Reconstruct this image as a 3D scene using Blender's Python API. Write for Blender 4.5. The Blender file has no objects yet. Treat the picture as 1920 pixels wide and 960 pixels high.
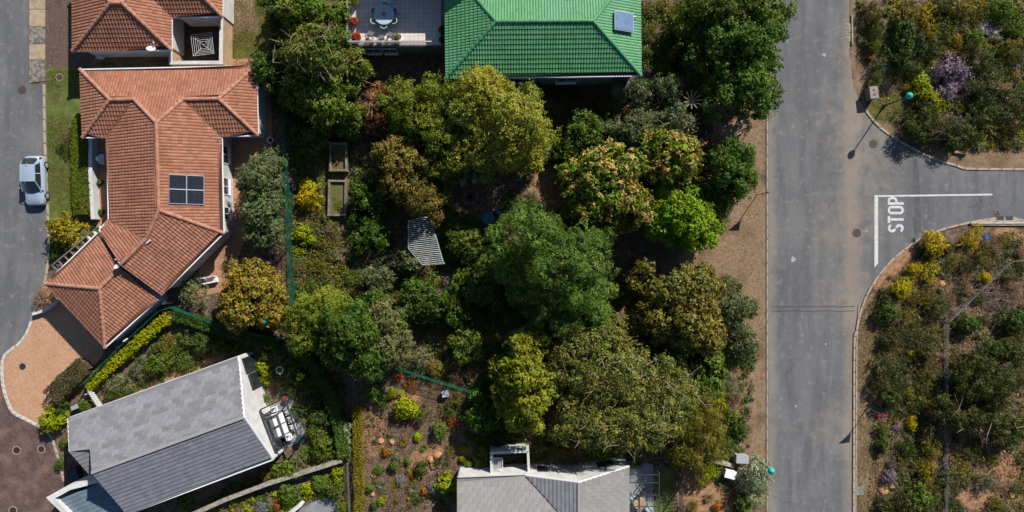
import bpy, bmesh, math, random
import numpy as np
from mathutils import Vector, Matrix, Euler

# ------------------------------------------------------------------ camera, sky, sun, exposure
SC = bpy.context.scene
COL = SC.collection
H, S = 58.0, 22.0                      # flying height (m) and photo pixels per metre on the ground
cam_d = bpy.data.cameras.new("camera"); cam_d.sensor_width = 36.0
cam_d.lens = 36.0 * H / (1920.0 / S); cam_d.clip_end = 2000
cam = bpy.data.objects.new("camera", cam_d); COL.objects.link(cam)
cam.location = (0, 0, H); SC.camera = cam
SC.render.resolution_x, SC.render.resolution_y = 1024, 512

SUN_EL = math.radians(36.5)
SUN_AZ = math.atan2(0.557, 0.83)       # clockwise from +Y
W = bpy.data.worlds.new("World"); SC.world = W; W.use_nodes = True
nt = W.node_tree; nt.nodes.clear()
sky = nt.nodes.new("ShaderNodeTexSky"); sky.sky_type = 'NISHITA'; sky.sun_disc = False
sky.sun_elevation = SUN_EL; sky.sun_rotation = SUN_AZ; sky.altitude = 100; sky.ozone_density = 3.0; sky.dust_density = .4
bg = nt.nodes.new("ShaderNodeBackground"); bg.inputs[1].default_value = 0.068
wo = nt.nodes.new("ShaderNodeOutputWorld")
nt.links.new(sky.outputs[0], bg.inputs[0]); nt.links.new(bg.outputs[0], wo.inputs[0])
sun_d = bpy.data.lights.new("sun", 'SUN'); sun_d.energy = 5.0; sun_d.angle = math.radians(0.53)
sun_d.color = (1.0, 0.955, 0.89)
sun = bpy.data.objects.new("sun", sun_d); COL.objects.link(sun)
sdir = Vector((math.sin(SUN_AZ)*math.cos(SUN_EL), math.cos(SUN_AZ)*math.cos(SUN_EL), math.sin(SUN_EL)))
sun.rotation_euler = sdir.to_track_quat('Z', 'Y').to_euler(); sun.location = (30, 45, 40)
SC.view_settings.view_transform = 'Standard'; SC.view_settings.look = 'None'
SC.view_settings.exposure = 0.70; SC.view_settings.gamma = 1.0
SC.view_settings.use_curve_mapping = False
SC.cycles.use_denoising = True
SC.cycles.max_bounces = 6; SC.cycles.diffuse_bounces = 3; SC.cycles.transparent_max_bounces = 6

# ------------------------------------------------------------------ helpers
def P(px, py, z=0.0):
    """point at height z seen at photo pixel (px, py) of the 1920x960 survey photograph"""
    k = (H - z) / H / S
    return Vector(((px - 960) * k, (480 - py) * k, z))
def PX(v):
    k = (H - v[2]) / H / S
    return 960 + v[0] / k, 480 - v[1] / k
K = 0.62
def C(r, g, b, k=K):
    f = lambda c: (c/255/12.92 if c <= 10.3 else ((c/255+0.055)/1.055)**2.4)
    return (f(r)*k, f(g)*k, f(b)*k)

MATS = {}
def M(name, c1, c2=None, mscale=1.0, mlo=.42, mhi=.62, fine=25, famt=.25, rough=.85, spec=.25, bump=0.0, bscale=40,
      attr=False, objvar=0.0, metallic=0.0, translucent=0.0, c3=None, c3scale=.3, c3lo=.5, c3hi=.65, coat=0.0, hue=0.0, sat=1.0):
    if name in MATS: return MATS[name]
    m = bpy.data.materials.new(name); m.use_nodes = True; MATS[name] = m
    t = m.node_tree; N, L = t.nodes, t.links
    b = N["Principled BSDF"]; out = N["Material Output"]
    tc = N.new("ShaderNodeTexCoord")
    def noise(sc, det=4, off=0):
        n = N.new("ShaderNodeTexNoise"); n.inputs['Scale'].default_value = sc; n.inputs['Detail'].default_value = det
        n.inputs['Roughness'].default_value = .6
        if off:
            mp = N.new("ShaderNodeMapping"); mp.inputs['Location'].default_value = (off, off*1.7, 0)
            L.new(tc.outputs['Object'], mp.inputs[0]); L.new(mp.outputs[0], n.inputs[0])
        else: L.new(tc.outputs['Object'], n.inputs[0])
        return n.outputs[0]
    def ramp(sock, lo, hi):
        r = N.new("ShaderNodeMapRange"); r.inputs[1].default_value = lo; r.inputs[2].default_value = hi; r.interpolation_type = 'SMOOTHSTEP'
        L.new(sock, r.inputs[0]); return r.outputs[0]
    def mix(f, a, c, mode='MIX'):
        x = N.new("ShaderNodeMix"); x.data_type = 'RGBA'; x.blend_type = mode
        if hasattr(f, 'node'): L.new(f, x.inputs[0])
        else: x.inputs[0].default_value = f
        for s, v in ((x.inputs[6], a), (x.inputs[7], c)):
            if hasattr(v, 'node'): L.new(v, s)
            else: s.default_value = (*v, 1)
        return x.outputs[2]
    if attr:
        a = N.new("ShaderNodeAttribute"); a.attribute_name = 'Col'; col = a.outputs['Color']
        if c1 is not None: col = mix(1.0, col, c1, 'MULTIPLY')
    else: col = mix(0.0, c1, c1)
    if c2 is not None: col = mix(ramp(noise(mscale, 5), mlo, mhi), col, c2)
    if c3 is not None: col = mix(ramp(noise(c3scale, 6, 13), c3lo, c3hi), col, c3)
    if famt:
        r = N.new("ShaderNodeMapRange"); r.inputs[1].default_value = .25; r.inputs[2].default_value = .75
        r.inputs[3].default_value = 1-famt; r.inputs[4].default_value = 1+famt
        L.new(noise(fine, 3, 5), r.inputs[0])
        g = N.new("ShaderNodeCombineColor")
        for i in range(3): L.new(r.outputs[0], g.inputs[i])
        col = mix(1.0, col, g.outputs[0], 'MULTIPLY')
    if objvar or hue:
        oi = N.new("ShaderNodeObjectInfo")
        h = N.new("ShaderNodeHueSaturation")
        r = N.new("ShaderNodeMapRange"); r.inputs[3].default_value = 1-objvar; r.inputs[4].default_value = 1+objvar
        L.new(oi.outputs['Random'], r.inputs[0]); L.new(r.outputs[0], h.inputs['Value'])
        if hue:
            q = N.new("ShaderNodeMath"); q.operation = 'MULTIPLY'; q.inputs[1].default_value = 7.31
            q2 = N.new("ShaderNodeMath"); q2.operation = 'FRACT'
            r2 = N.new("ShaderNodeMapRange"); r2.inputs[3].default_value = .5-hue; r2.inputs[4].default_value = .5+hue
            L.new(oi.outputs['Random'], q.inputs[0]); L.new(q.outputs[0], q2.inputs[0]); L.new(q2.outputs[0], r2.inputs[0])
            L.new(r2.outputs[0], h.inputs['Hue'])
        h.inputs['Saturation'].default_value = sat; L.new(col, h.inputs['Color']); col = h.outputs[0]
    L.new(col, b.inputs['Base Color'])
    b.inputs['Roughness'].default_value = rough; b.inputs['Specular IOR Level'].default_value = spec
    b.inputs['Metallic'].default_value = metallic; b.inputs['Coat Weight'].default_value = coat
    if bump:
        bp = N.new("ShaderNodeBump"); bp.inputs['Strength'].default_value = bump; bp.inputs['Distance'].default_value = .05
        L.new(noise(bscale, 5, 3), bp.inputs['Height']); L.new(bp.outputs[0], b.inputs['Normal'])
    if translucent:
        tr = N.new("ShaderNodeBsdfTranslucent"); L.new(col, tr.inputs[0])
        ms = N.new("ShaderNodeMixShader"); ms.inputs[0].default_value = translucent
        L.new(b.outputs[0], ms.inputs[1]); L.new(tr.outputs[0], ms.inputs[2]); L.new(ms.outputs[0], out.inputs[0])
    return m

LEAF = M("foliage", (1.28, 1.26, 1.05), attr=True, famt=0, rough=.55, spec=.22, objvar=.16, hue=.012, translucent=.26, sat=1.06)
BARK = M("bark", C(95, 78, 62), C(70, 58, 48), 3, fine=20, famt=.3, rough=.95)
TWIG = M("pale_twig", C(190, 165, 135), C(150, 125, 100), 3, famt=.2)

def tag(o, label=None, cat=None, group=None, kind=None):
    if label: o['label'] = label
    if cat: o['category'] = cat
    if group: o['group'] = group
    if kind: o['kind'] = kind
    return o
def link(name, data, parent=None, loc=None):
    o = bpy.data.objects.new(name, data); COL.objects.link(o)
    if parent is not None:
        o.parent = parent
    if loc is not None: o.location = loc
    return o
def empty(name, loc, label=None, cat=None, group=None, kind=None, rz=0):
    o = link(name, None, None, loc); o.rotation_euler[2] = rz; o.empty_display_size = .3
    o['wl'] = 0
    return tag(o, label, cat, group, kind)
def root_loc(p):
    v = Vector((0, 0, 0))
    while p is not None: v += p.location; p = p.parent
    return v

class MB:
    """collects boxes, prisms, tubes; build() links them as one mesh object"""
    def __init__(s): s.v = []; s.f = []; s.c = []
    def add(s, vs, fs, c=None):
        o = len(s.v); s.v += [tuple(x) for x in vs]; s.f += [tuple(i + o for i in f) for f in fs]
        s.c += [c] * len(fs); return s
    def box(s, c, d, rz=0, tilt=None, col=None):
        c = Vector(c); d = Vector(d) / 2; R = Matrix.Rotation(rz, 3, 'Z')
        if tilt: R = R @ Matrix.Rotation(tilt[1], 3, tilt[0])
        vs = [c + R @ Vector((x*d.x, y*d.y, z*d.z)) for x in (-1, 1) for y in (-1, 1) for z in (-1, 1)]
        return s.add(vs, [(0,1,3,2), (4,6,7,5), (0,4,5,1), (2,3,7,6), (0,2,6,4), (1,5,7,3)], col)
    def prism(s, poly, z0, z1, col=None):
        n = len(poly); a = sum(poly[i][0]*poly[(i+1) % n][1]-poly[(i+1) % n][0]*poly[i][1] for i in range(n))
        if a < 0: poly = poly[::-1]
        vs = [(p[0], p[1], z0) for p in poly] + [(p[0], p[1], z1) for p in poly]
        fs = [tuple(range(n-1, -1, -1)), tuple(range(n, 2*n))] + [(i, (i+1) % n, n+(i+1) % n, n+i) for i in range(n)]
        return s.add(vs, fs, col)
    def beam(s, a, b, w, h, col=None):
        """bar of width w, height h from a to b (a, b at mid height)"""
        a = Vector(a); b = Vector(b); d = b - a; L = d.length
        if L < 1e-6: return s
        d.normalize(); up = Vector((0, 0, 1))
        if abs(d.z) > .95: up = Vector((1, 0, 0))
        x = d.cross(up).normalized() * w/2; y = x.cross(d).normalized() * h/2
        vs = [p + sx*x + sy*y for p in (a, b) for sx, sy in ((-1,-1), (1,-1), (1,1), (-1,1))]
        return s.add(vs, [(3,2,1,0), (4,5,6,7), (0,1,5,4), (1,2,6,5), (2,3,7,6), (3,0,4,7)], col)
    def tube(s, pts, rs, n=6, cap=True, col=None):
        pts = [Vector(p) for p in pts]
        if not hasattr(rs, '__len__'): rs = [rs]*len(pts)
        vs = []; fs = []
        for i, p in enumerate(pts):
            d = (pts[min(i+1, len(pts)-1)] - pts[max(i-1, 0)])
            if d.length < 1e-9: d = Vector((0, 0, 1))
            d.normalize(); up = Vector((0, 0, 1)) if abs(d.z) < .9 else Vector((1, 0, 0))
            x = d.cross(up).normalized(); y = x.cross(d)
            vs += [p + rs[i]*(math.cos(2*math.pi*k/n)*x + math.sin(2*math.pi*k/n)*y) for k in range(n)]
        for i in range(len(pts)-1):
            fs += [(i*n+k, i*n+(k+1) % n, (i+1)*n+(k+1) % n, (i+1)*n+k) for k in range(n)]
        if cap: fs += [tuple(range(n-1, -1, -1)), tuple((len(pts)-1)*n+k for k in range(n))]
        return s.add(vs, fs, col)
    def lathe(s, c, prof, n=20, col=None):
        c = Vector(c); vs = []; fs = []
        for r, z in prof: vs += [c + Vector((r*math.cos(2*math.pi*k/n), r*math.sin(2*math.pi*k/n), z)) for k in range(n)]
        for i in range(len(prof)-1):
            fs += [(i*n+k, i*n+(k+1) % n, (i+1)*n+(k+1) % n, (i+1)*n+k) for k in range(n)]
        if prof[-1][0] > 1e-4: fs.append(tuple((len(prof)-1)*n+k for k in range(n)))
        if prof[0][0] > 1e-4: fs.append(tuple(range(n-1, -1, -1)))
        return s.add(vs, fs, col)
    def strip(s, path, w, z0, z1, closed=False, col=None):
        """wall / kerb of width w along a plan path"""
        n = len(path); pts = [Vector((p[0], p[1])) for p in path]; Lp = []; Rp = []
        for i in range(n):
            a = pts[i-1] if (i > 0 or closed) else pts[i]
            b = pts[(i+1) % n] if (i < n-1 or closed) else pts[i]
            d1 = (pts[i]-a); d2 = (b-pts[i])
            if d1.length < 1e-6: d1 = d2
            if d2.length < 1e-6: d2 = d1
            d1.normalize(); d2.normalize(); t = (d1+d2).normalized()
            nn = Vector((-t.y, t.x)); k = w/2/max(.35, nn.dot(Vector((-d1.y, d1.x))))
            Lp.append(pts[i]+nn*k); Rp.append(pts[i]-nn*k)
        m = n if closed else n-1
        for i in range(m):
            j = (i+1) % n
            q = [Rp[i], Rp[j], Lp[j], Lp[i]]
            vs = [(x.x, x.y, z) for z in (z0, z1) for x in q]
            fs = [(3,2,1,0), (4,5,6,7), (0,1,5,4), (2,3,7,6)]
            if not closed and i == 0: fs.append((3,0,4,7))
            if not closed and i == m-1: fs.append((1,2,6,5))
            s.add(vs, fs, col)
        return s
    def mesh(s, name, mat=None, smooth=False):
        me = bpy.data.meshes.new(name); me.from_pydata(s.v, [], s.f)
        if any(c is not None for c in s.c):
            a = me.attributes.new('Col', 'FLOAT_COLOR', 'FACE')
            a.data.foreach_set('color', np.array([(*(c or (1, 1, 1)), 1) for c in s.c], dtype=np.float32).ravel())
        if mat: me.materials.append(mat)
        if smooth: me.polygons.foreach_set('use_smooth', [True]*len(me.polygons))
        me.update(); return me
    def build(s, name, mat, parent=None, smooth=False, local=False, **kw):
        """geometry in world coordinates; a child is set back by its parents' location (unless local)"""
        o = link(name, s.mesh(name, mat, smooth), parent)
        if parent is not None and not local: o.location = -root_loc(parent)
        return tag(o, **kw)

def sheet(name, poly, z, mat, parent=None, label=None, cat=None, kind=None, group=None):
    me = bpy.data.meshes.new(name); bm = bmesh.new()
    vs = [bm.verts.new((p[0], p[1], z)) for p in poly]; f = bm.faces.new(vs)
    if f.normal.z < 0 or f.calc_area() == 0: pass
    bm.normal_update()
    if f.normal.z < 0: bmesh.ops.reverse_faces(bm, faces=[f])
    bmesh.ops.triangulate(bm, faces=bm.faces[:], ngon_method='EAR_CLIP'); bm.to_mesh(me); bm.free(); me.materials.append(mat)
    o = link(name, me, parent)
    if parent is not None: o.location = -root_loc(parent)
    return tag(o, label, cat, group, kind)
def GP(pts, z=0): return [P(x, y, z) for x, y in pts]
def smooth_path(pts, n=6):
    """Catmull-Rom through pixel points"""
    out = []; p = [pts[0]] + list(pts) + [pts[-1]]
    for i in range(1, len(p)-2):
        for k in range(n):
            t = k/n; a, b, c, d = (np.array(q, float) for q in p[i-1:i+3])
            out.append(tuple(.5*((2*b)+(-a+c)*t+(2*a-5*b+4*c-d)*t*t+(-a+3*b-3*c+d)*t**3)))
    out.append(tuple(pts[-1])); return out
def inside(px, py, poly):
    r = False; n = len(poly)
    for i in range(n):
        x1, y1 = poly[i]; x2, y2 = poly[(i+1) % n]
        if (y1 > py) != (y2 > py) and px < (x2-x1)*(py-y1)/(y2-y1)+x1: r = not r
    return r
def copy_tree(o, parent=None):
    c = o.copy(); COL.objects.link(c); c.parent = parent
    for ch in list(o.children): copy_tree(ch, c)
    return c

# ------------------------------------------------------------------ setting: ground
NOISE = np.random.default_rng(5)
def vnoise(x, y, seed=0, octaves=4, scale=1.0):
    out = np.zeros_like(x); amp = 1; tot = 0
    for o in range(octaves):
        r = np.random.default_rng(seed*31+o); g = r.random((64, 64)); f = scale*2**o
        X = x*f; Y = y*f; xi = np.floor(X).astype(int); yi = np.floor(Y).astype(int); u = X-xi; v = Y-yi
        u = u*u*(3-2*u); v = v*v*(3-2*v)
        a = g[xi % 64, yi % 64]; b = g[(xi+1) % 64, yi % 64]; c = g[xi % 64, (yi+1) % 64]; d = g[(xi+1) % 64, (yi+1) % 64]
        out += amp*((a*(1-u)+b*u)*(1-v)+(c*(1-u)+d*u)*v); tot += amp; amp *= .55
    return out/tot
# soft zones of the soil in photo pixels: x, y, rx, ry, channel (0 dry grass, 1 green grass, 2 bare orange soil, 3 relief, 4 dark leaf litter)
BLOBS = [
 (1375, 520, 70, 330, 0), (1390, 250, 50, 60, 0), (1420, 700, 22, 200, 0), (1425, 900, 20, 80, 0), (1330, 490, 45, 40, 0),
 (1625, 690, 26, 130, 0), (1625, 840, 26, 110, 0), (1640, 120, 40, 90, 0), (1660, 250, 30, 25, 0), (1830, 300, 90, 16, 0), (1880, 285, 70, 22, 0), (1620, 30, 28, 50, 0),
 (465, 40, 42, 90, 0), (630, 330, 24, 90, 0), (580, 500, 50, 80, 0),
 (590, 330, 60, 80, 1), (630, 380, 16, 26, 1), (600, 480, 40, 60, 1), (1200, 565, 28, 45, 1), (1180, 620, 26, 26, 1), (470, 100, 30, 40, 1), (500, 20, 20, 60, 1), (1240, 935, 22, 40, 1), (1660, 200, 35, 30, 1),
 (1030, 355, 38, 36, 2), (1165, 210, 26, 26, 2), (1165, 600, 22, 30, 2), (330, 715, 60, 24, 2), (250, 745, 50, 20, 2), (400, 690, 40, 20, 2), (1660, 500, 36, 40, 2), (1680, 470, 40, 18, 2), (1787, 850, 20, 22, 2), (1830, 930, 34, 26, 2), (1880, 905, 40, 40, 2), (1800, 925, 40, 26, 2), (1895, 880, 30, 30, 2), (1755, 530, 22, 12, 2), (1900, 140, 26, 90, 2), (1890, 440, 30, 15, 2), (800, 860, 30, 30, 2), (700, 800, 20, 60, 2), (760, 750, 30, 20, 2), (1300, 890, 20, 40, 2), (1050, 860, 70, 16, 2), (1320, 930, 50, 40, 2),
 (1780, 100, 140, 110, 3), (1760, 700, 120, 250, 3), (1880, 600, 100, 250, 3), (900, 480, 330, 240, 3), (1180, 740, 200, 110, 3), (1200, 300, 170, 130, 3),
 (930, 360, 110, 60, 4), (1200, 480, 110, 70, 4), (900, 560, 160, 110, 4), (700, 440, 70, 80, 4), (590, 720, 70, 60, 4), (760, 130, 90, 40, 4), (1100, 180, 90, 40, 4), (1260, 120, 60, 120, 4),
]
gx = np.arange(-46, 46.01, .25); gy = np.arange(-25, 25.01, .25)
X, Y = np.meshgrid(gx, gy); ZN = np.zeros((5,)+X.shape)
n1 = vnoise(X+100, Y+100, 3, 4, .6); n2 = vnoise(X+100, Y+100, 9, 5, .35)
PXg = X*S+960; PYg = 480-Y*S
for bx, by, rx, ry, ch in BLOBS:
    d = np.sqrt(((PXg-bx)/rx)**2+((PYg-by)/ry)**2) + (n1-.5)*.9
    ZN[ch] = np.maximum(ZN[ch], np.clip(1.25-d, 0, .5)*2)
Z = ZN[3]*(.22*np.clip(n2-.35, 0, 1)+.10*np.clip(n1-.4, 0, 1))
nv = X.size
co = np.stack([X.ravel(), Y.ravel(), Z.ravel()], 1)
ny, nx = X.shape
idx = np.arange(nv).reshape(ny, nx)
quads = np.stack([idx[:-1, :-1], idx[:-1, 1:], idx[1:, 1:], idx[1:, :-1]], -1).reshape(-1, 4)
# far skirt of the same sheet
far = [(-46, -25), (46, -25), (46, 25), (-46, 25)]; out = [(-600, -600), (600, -600), (600, 600), (-600, 600)]
co2 = np.array([(x, y, 0) for x, y in far+out], float)
b = nv
q2 = np.array([[b+i, b+4+i, b+4+(i+1) % 4, b+(i+1) % 4] for i in range(4)])
q2 = q2[:, ::1]
def np_mesh(name, co, quads, mat=None, cols=None, smooth=False, domain='FACE', attr='Col'):
    me = bpy.data.meshes.new(name); n = len(quads); k = quads.shape[1]
    me.vertices.add(len(co)); me.vertices.foreach_set('co', np.ascontiguousarray(co, np.float32).ravel())
    me.loops.add(n*k); me.loops.foreach_set('vertex_index', np.ascontiguousarray(quads, np.int32).ravel())
    me.polygons.add(n); me.polygons.foreach_set('loop_start', np.arange(0, n*k, k, dtype=np.int32))
    if cols is not None:
        a = me.attributes.new(attr, 'FLOAT_COLOR', domain)
        c4 = np.ones((len(cols), 4), np.float32); c4[:, :3] = cols[:, :3]
        a.data.foreach_set('color', c4.ravel())
    if smooth: me.polygons.foreach_set('use_smooth', np.ones(n, bool))
    if mat: me.materials.append(mat)
    me.update(calc_edges=True); me.validate(); return me
zone = np.zeros((nv+8, 3)); zone[:nv, 0] = ZN[0].ravel(); zone[:nv, 1] = ZN[1].ravel(); zone[:nv, 2] = ZN[2].ravel()
def ground_material():
    m = bpy.data.materials.new("garden_soil"); m.use_nodes = True; t = m.node_tree; N, L = t.nodes, t.links; b = N["Principled BSDF"]
    tc = N.new("ShaderNodeTexCoord")
    def noise(sc, det=5, rough=.6):
        n = N.new("ShaderNodeTexNoise"); n.inputs['Scale'].default_value = sc; n.inputs['Detail'].default_value = det; n.inputs['Roughness'].default_value = rough
        L.new(tc.outputs['Object'], n.inputs[0]); return n.outputs[0]
    def ramp(sock, lo, hi, a=0., c=1.):
        r = N.new("ShaderNodeMapRange"); r.inputs[1].default_value = lo; r.inputs[2].default_value = hi; r.inputs[3].default_value = a; r.inputs[4].default_value = c
        L.new(sock, r.inputs[0]); return r.outputs[0]
    def mix(f, a, c, mode='MIX'):
        x = N.new("ShaderNodeMix"); x.data_type = 'RGBA'; x.blend_type = mode
        if hasattr(f, 'node'): L.new(f, x.inputs[0])
        else: x.inputs[0].default_value = f
        for s, v in ((x.inputs[6], a), (x.inputs[7], c)):
            if hasattr(v, 'node'): L.new(v, s)
            else: s.default_value = (*v, 1)
        return x.outputs[2]
    def mul(a, c):
        x = N.new("ShaderNodeMath"); x.operation = 'MULTIPLY'; L.new(a, x.inputs[0]); L.new(c, x.inputs[1]); return x.outputs[0]
    at = N.new("ShaderNodeAttribute"); at.attribute_name = 'zone'; sp = N.new("ShaderNodeSeparateColor"); L.new(at.outputs['Color'], sp.inputs[0])
    base = mix(ramp(noise(.7), .4, .62), C(116, 98, 80), C(88, 72, 56))
    base = mix(ramp(noise(2.6), .45, .6), base, C(134, 114, 96))
    base = mix(ramp(noise(9, 3), .55, .66), base, C(160, 140, 120))
    base = mix(ramp(noise(14, 3), .58, .66), base, C(62, 48, 38))
    gg = mix(ramp(noise(5), .4, .62), C(92, 98, 42), C(122, 112, 62)); gg = mix(ramp(noise(1.1), .48, .62), gg, C(74, 92, 34))
    dd = mix(ramp(noise(3.5), .38, .62), C(162, 136, 106), C(128, 104, 80)); dd = mix(ramp(noise(.8), .46, .64), dd, C(146, 118, 90))
    dd = mix(ramp(noise(18, 3), .52, .68), dd, C(194, 172, 146)); dd = mix(ramp(noise(1.6), .58, .68), dd, C(118, 106, 70)); dd = mix(ramp(noise(.35), .5, .66), dd, C(124, 98, 74))
    oo = mix(ramp(noise(3), .4, .6), C(192, 150, 114), C(160, 120, 90)); oo = mix(ramp(noise(12, 3), .55, .66), oo, C(120, 84, 62))
    col = mix(ramp(mul(sp.outputs[2], ramp(noise(1.8), .3, .55, .5, 1.4)), .25, .75), base, oo)
    col = mix(ramp(mul(sp.outputs[0], ramp(noise(2.2), .3, .6, .6, 1.4)), .2, .7), col, dd)
    col = mix(ramp(mul(sp.outputs[1], ramp(noise(2.0), .3, .6, .5, 1.4)), .2, .7), col, gg)
    f = ramp(noise(38, 3), .25, .75, .62, 1.38); g = N.new("ShaderNodeCombineColor")
    for i in range(3): L.new(f, g.inputs[i])
    col = mix(1., col, g.outputs[0], 'MULTIPLY'); L.new(col, b.inputs['Base Color'])
    b.inputs['Roughness'].default_value = .95; b.inputs['Specular IOR Level'].default_value = .1
    bp = N.new("ShaderNodeBump"); bp.inputs['Strength'].default_value = .8; bp.inputs['Distance'].default_value = .09
    L.new(noise(9, 8, .7), bp.inputs['Height']); L.new(bp.outputs[0], b.inputs['Normal']); return m
gme = np_mesh("ground", np.vstack([co, co2]), np.vstack([quads, q2]), ground_material(), zone, True, 'POINT', 'zone')
tag(link("ground", gme), "brown garden soil and dry verge ground under the whole neighbourhood", kind="structure")

# ------------------------------------------------------------------ roads and paving
def asphalt(name, edges, dust, dm=.42):
    m = bpy.data.materials.new(name); m.use_nodes = True; t = m.node_tree; N, L = t.nodes, t.links; b = N["Principled BSDF"]
    tc = N.new("ShaderNodeTexCoord")
    def noise(sc, det=5, stretch=None, rough=.6):
        n = N.new("ShaderNodeTexNoise"); n.inputs['Scale'].default_value = sc; n.inputs['Detail'].default_value = det; n.inputs['Roughness'].default_value = rough
        if stretch:
            mp = N.new("ShaderNodeMapping"); mp.inputs['Scale'].default_value = stretch; L.new(tc.outputs['Object'], mp.inputs[0]); L.new(mp.outputs[0], n.inputs[0])
        else: L.new(tc.outputs['Object'], n.inputs[0])
        return n.outputs[0]
    def ramp(sock, lo, hi, a=0., c=1.):
        r = N.new("ShaderNodeMapRange"); r.inputs[1].default_value = lo; r.inputs[2].default_value = hi; r.inputs[3].default_value = a; r.inputs[4].default_value = c
        L.new(sock, r.inputs[0]); return r.outputs[0]
    def mix(f, a, c, mode='MIX'):
        x = N.new("ShaderNodeMix"); x.data_type = 'RGBA'; x.blend_type = mode
        if hasattr(f, 'node'): L.new(f, x.inputs[0])
        else: x.inputs[0].default_value = f
        for s, v in ((x.inputs[6], a), (x.inputs[7], c)):
            if hasattr(v, 'node'): L.new(v, s)
            else: s.default_value = (*v, 1)
        return x.outputs[2]
    def math2(op, a, c):
        x = N.new("ShaderNodeMath"); x.operation = op
        for s, v in ((x.inputs[0], a), (x.inputs[1], c)):
            if hasattr(v, 'node'): L.new(v, s)
            else: s.default_value = v
        return x.outputs[0]
    col = mix(ramp(noise(.22, 4), .4, .62), C(112, 113, 115), C(124, 124, 124))
    col = mix(ramp(noise(.9, 4, (1, .18, 1)), .42, .64), col, C(103, 104, 107))
    col = mix(ramp(noise(1.6, 6), .55, .72), col, C(140, 136, 131))
    sp = N.new("ShaderNodeSeparateXYZ"); L.new(tc.outputs['Object'], sp.inputs[0])
    for xe, w in edges:                       # wind-blown sand lying along the road's edges
        d = math2('ABSOLUTE', math2('SUBTRACT', sp.outputs[0], xe), 0.)
        e = math2('MULTIPLY', ramp(d, 0, w, 1, 0), ramp(noise(.55, 5), .25, .6, .25, 1.5))
        col = mix(ramp(e, .12, .8, 0, dm), col, C(172, 154, 132))
    for cx, cy, r in dust:                    # sandy patches
        v = N.new("ShaderNodeVectorMath"); v.operation = 'DISTANCE'; L.new(tc.outputs['Object'], v.inputs[0]); v.inputs[1].default_value = (cx, cy, .03)
        e = math2('MULTIPLY', ramp(v.outputs['Value'], 0, r, 1, 0), ramp(noise(.9, 6), .3, .62, 0, 1.5))
        col = mix(ramp(e, .1, .9, 0, .38), col, C(166, 150, 132))
    f = ramp(noise(46, 2), .25, .75, .76, 1.24); g = N.new("ShaderNodeCombineColor")
    for i in range(3): L.new(f, g.inputs[i])
    col = mix(1., col, g.outputs[0], 'MULTIPLY')
    vo = N.new("ShaderNodeTexVoronoi"); vo.inputs['Scale'].default_value = 5; L.new(tc.outputs['Object'], vo.inputs[0])
    col = mix(ramp(vo.outputs['Distance'], .035, .05, .5, 0), col, C(190, 182, 170))
    ck = N.new("ShaderNodeTexVoronoi"); ck.feature = 'DISTANCE_TO_EDGE'; ck.inputs['Scale'].default_value = .34
    wp = N.new("ShaderNodeVectorMath"); wp.operation = 'MULTIPLY_ADD'; nz = N.new("ShaderNodeTexNoise"); nz.inputs['Scale'].default_value = 1.4; nz.inputs['Detail'].default_value = 6; L.new(tc.outputs['Object'], nz.inputs[0])
    L.new(nz.outputs['Color'], wp.inputs[0]); wp.inputs[1].default_value = (1.6, 1.6, 0); L.new(tc.outputs['Object'], wp.inputs[2]); L.new(wp.outputs[0], ck.inputs[0])
    crack = math2('MULTIPLY', ramp(ck.outputs['Distance'], .003, .009, 1, 0), ramp(noise(.16, 3), .52, .6))
    col = mix(ramp(crack, 0, 1, 0, .5), col, C(62, 60, 60))
    L.new(col, b.inputs['Base Color']); b.inputs['Roughness'].default_value = .9; b.inputs['Specular IOR Level'].default_value = .2
    bp = N.new("ShaderNodeBump"); bp.inputs['Strength'].default_value = .35; bp.inputs['Distance'].default_value = .02
    L.new(noise(40, 3), bp.inputs['Height']); L.new(bp.outputs[0], b.inputs['Normal']); return m
xr = lambda px: (px-960)/S
ROAD = asphalt("worn_asphalt", [(xr(1441), 1.0), (xr(1598), 1.1)], [(xr(1630), (480-300)/S, 5), (xr(1600), (480-220)/S, 4.5), (xr(1590), (480-420)/S, 5), (xr(1585), (480-800)/S, 4), (xr(1590), (480-560)/S, 4), (xr(1600), (480-90)/S, 3)])
right_top = smooth_path([(1592, -400), (1592, 60), (1594, 110), (1600, 160), (1620, 205), (1652, 243), (1700, 274), (1745, 297), (1800, 314), (1860, 319), (2400, 320)], 5)
right_bot = smooth_path([(2400, 420), (1920, 418), (1865, 410), (1800, 421), (1745, 437), (1702, 461), (1662, 495), (1630, 537), (1611, 582), (1602, 625), (1598, 700), (1597, 1400)], 5)
sheet("main_road", GP([(1440, -1200), (1592, -1200)] + right_top + right_bot + [(1597, 2000), (1440, 2000)]), .03, ROAD, label="grey asphalt road with a side road joining at the stop line", kind="structure")
lr_edge = smooth_path([(82, 158), (83, 250), (86, 330), (90, 420), (90, 485), (80, 545), (62, 590), (48, 625), (28, 650), (4, 668), (-40, 690)], 4)
sheet("residential_road", GP([(-500, -1200), (54, -1200), (54, 152), (60, 158)] + lr_edge + [(-500, 740)]), .03, asphalt("grey_asphalt", [], []), label="grey asphalt road with the silver car parked on it", kind="structure")
PATCH = M("patched_asphalt", C(92, 92, 95), C(104, 103, 104), 2, fine=40, famt=.25, bump=.2)
r = sheet("trench_patch", GP([(1710, 282), (1718, 290), (1723, 330), (1724, 370), (1727, 436), (1714, 442), (1711, 408), (1715, 406), (1713, 330)]), .036, PATCH, label="dark patched trench strip crossing the side road", kind="structure")
mb = MB()
for y0, y1 in ((574.2, 575.6), (582.2, 584)):
    mb.strip([P(1446+i*12, (y0+y1)/2 + math.sin(i*1.3)*.5) for i in range(14)], .07, .031, .036)
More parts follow.
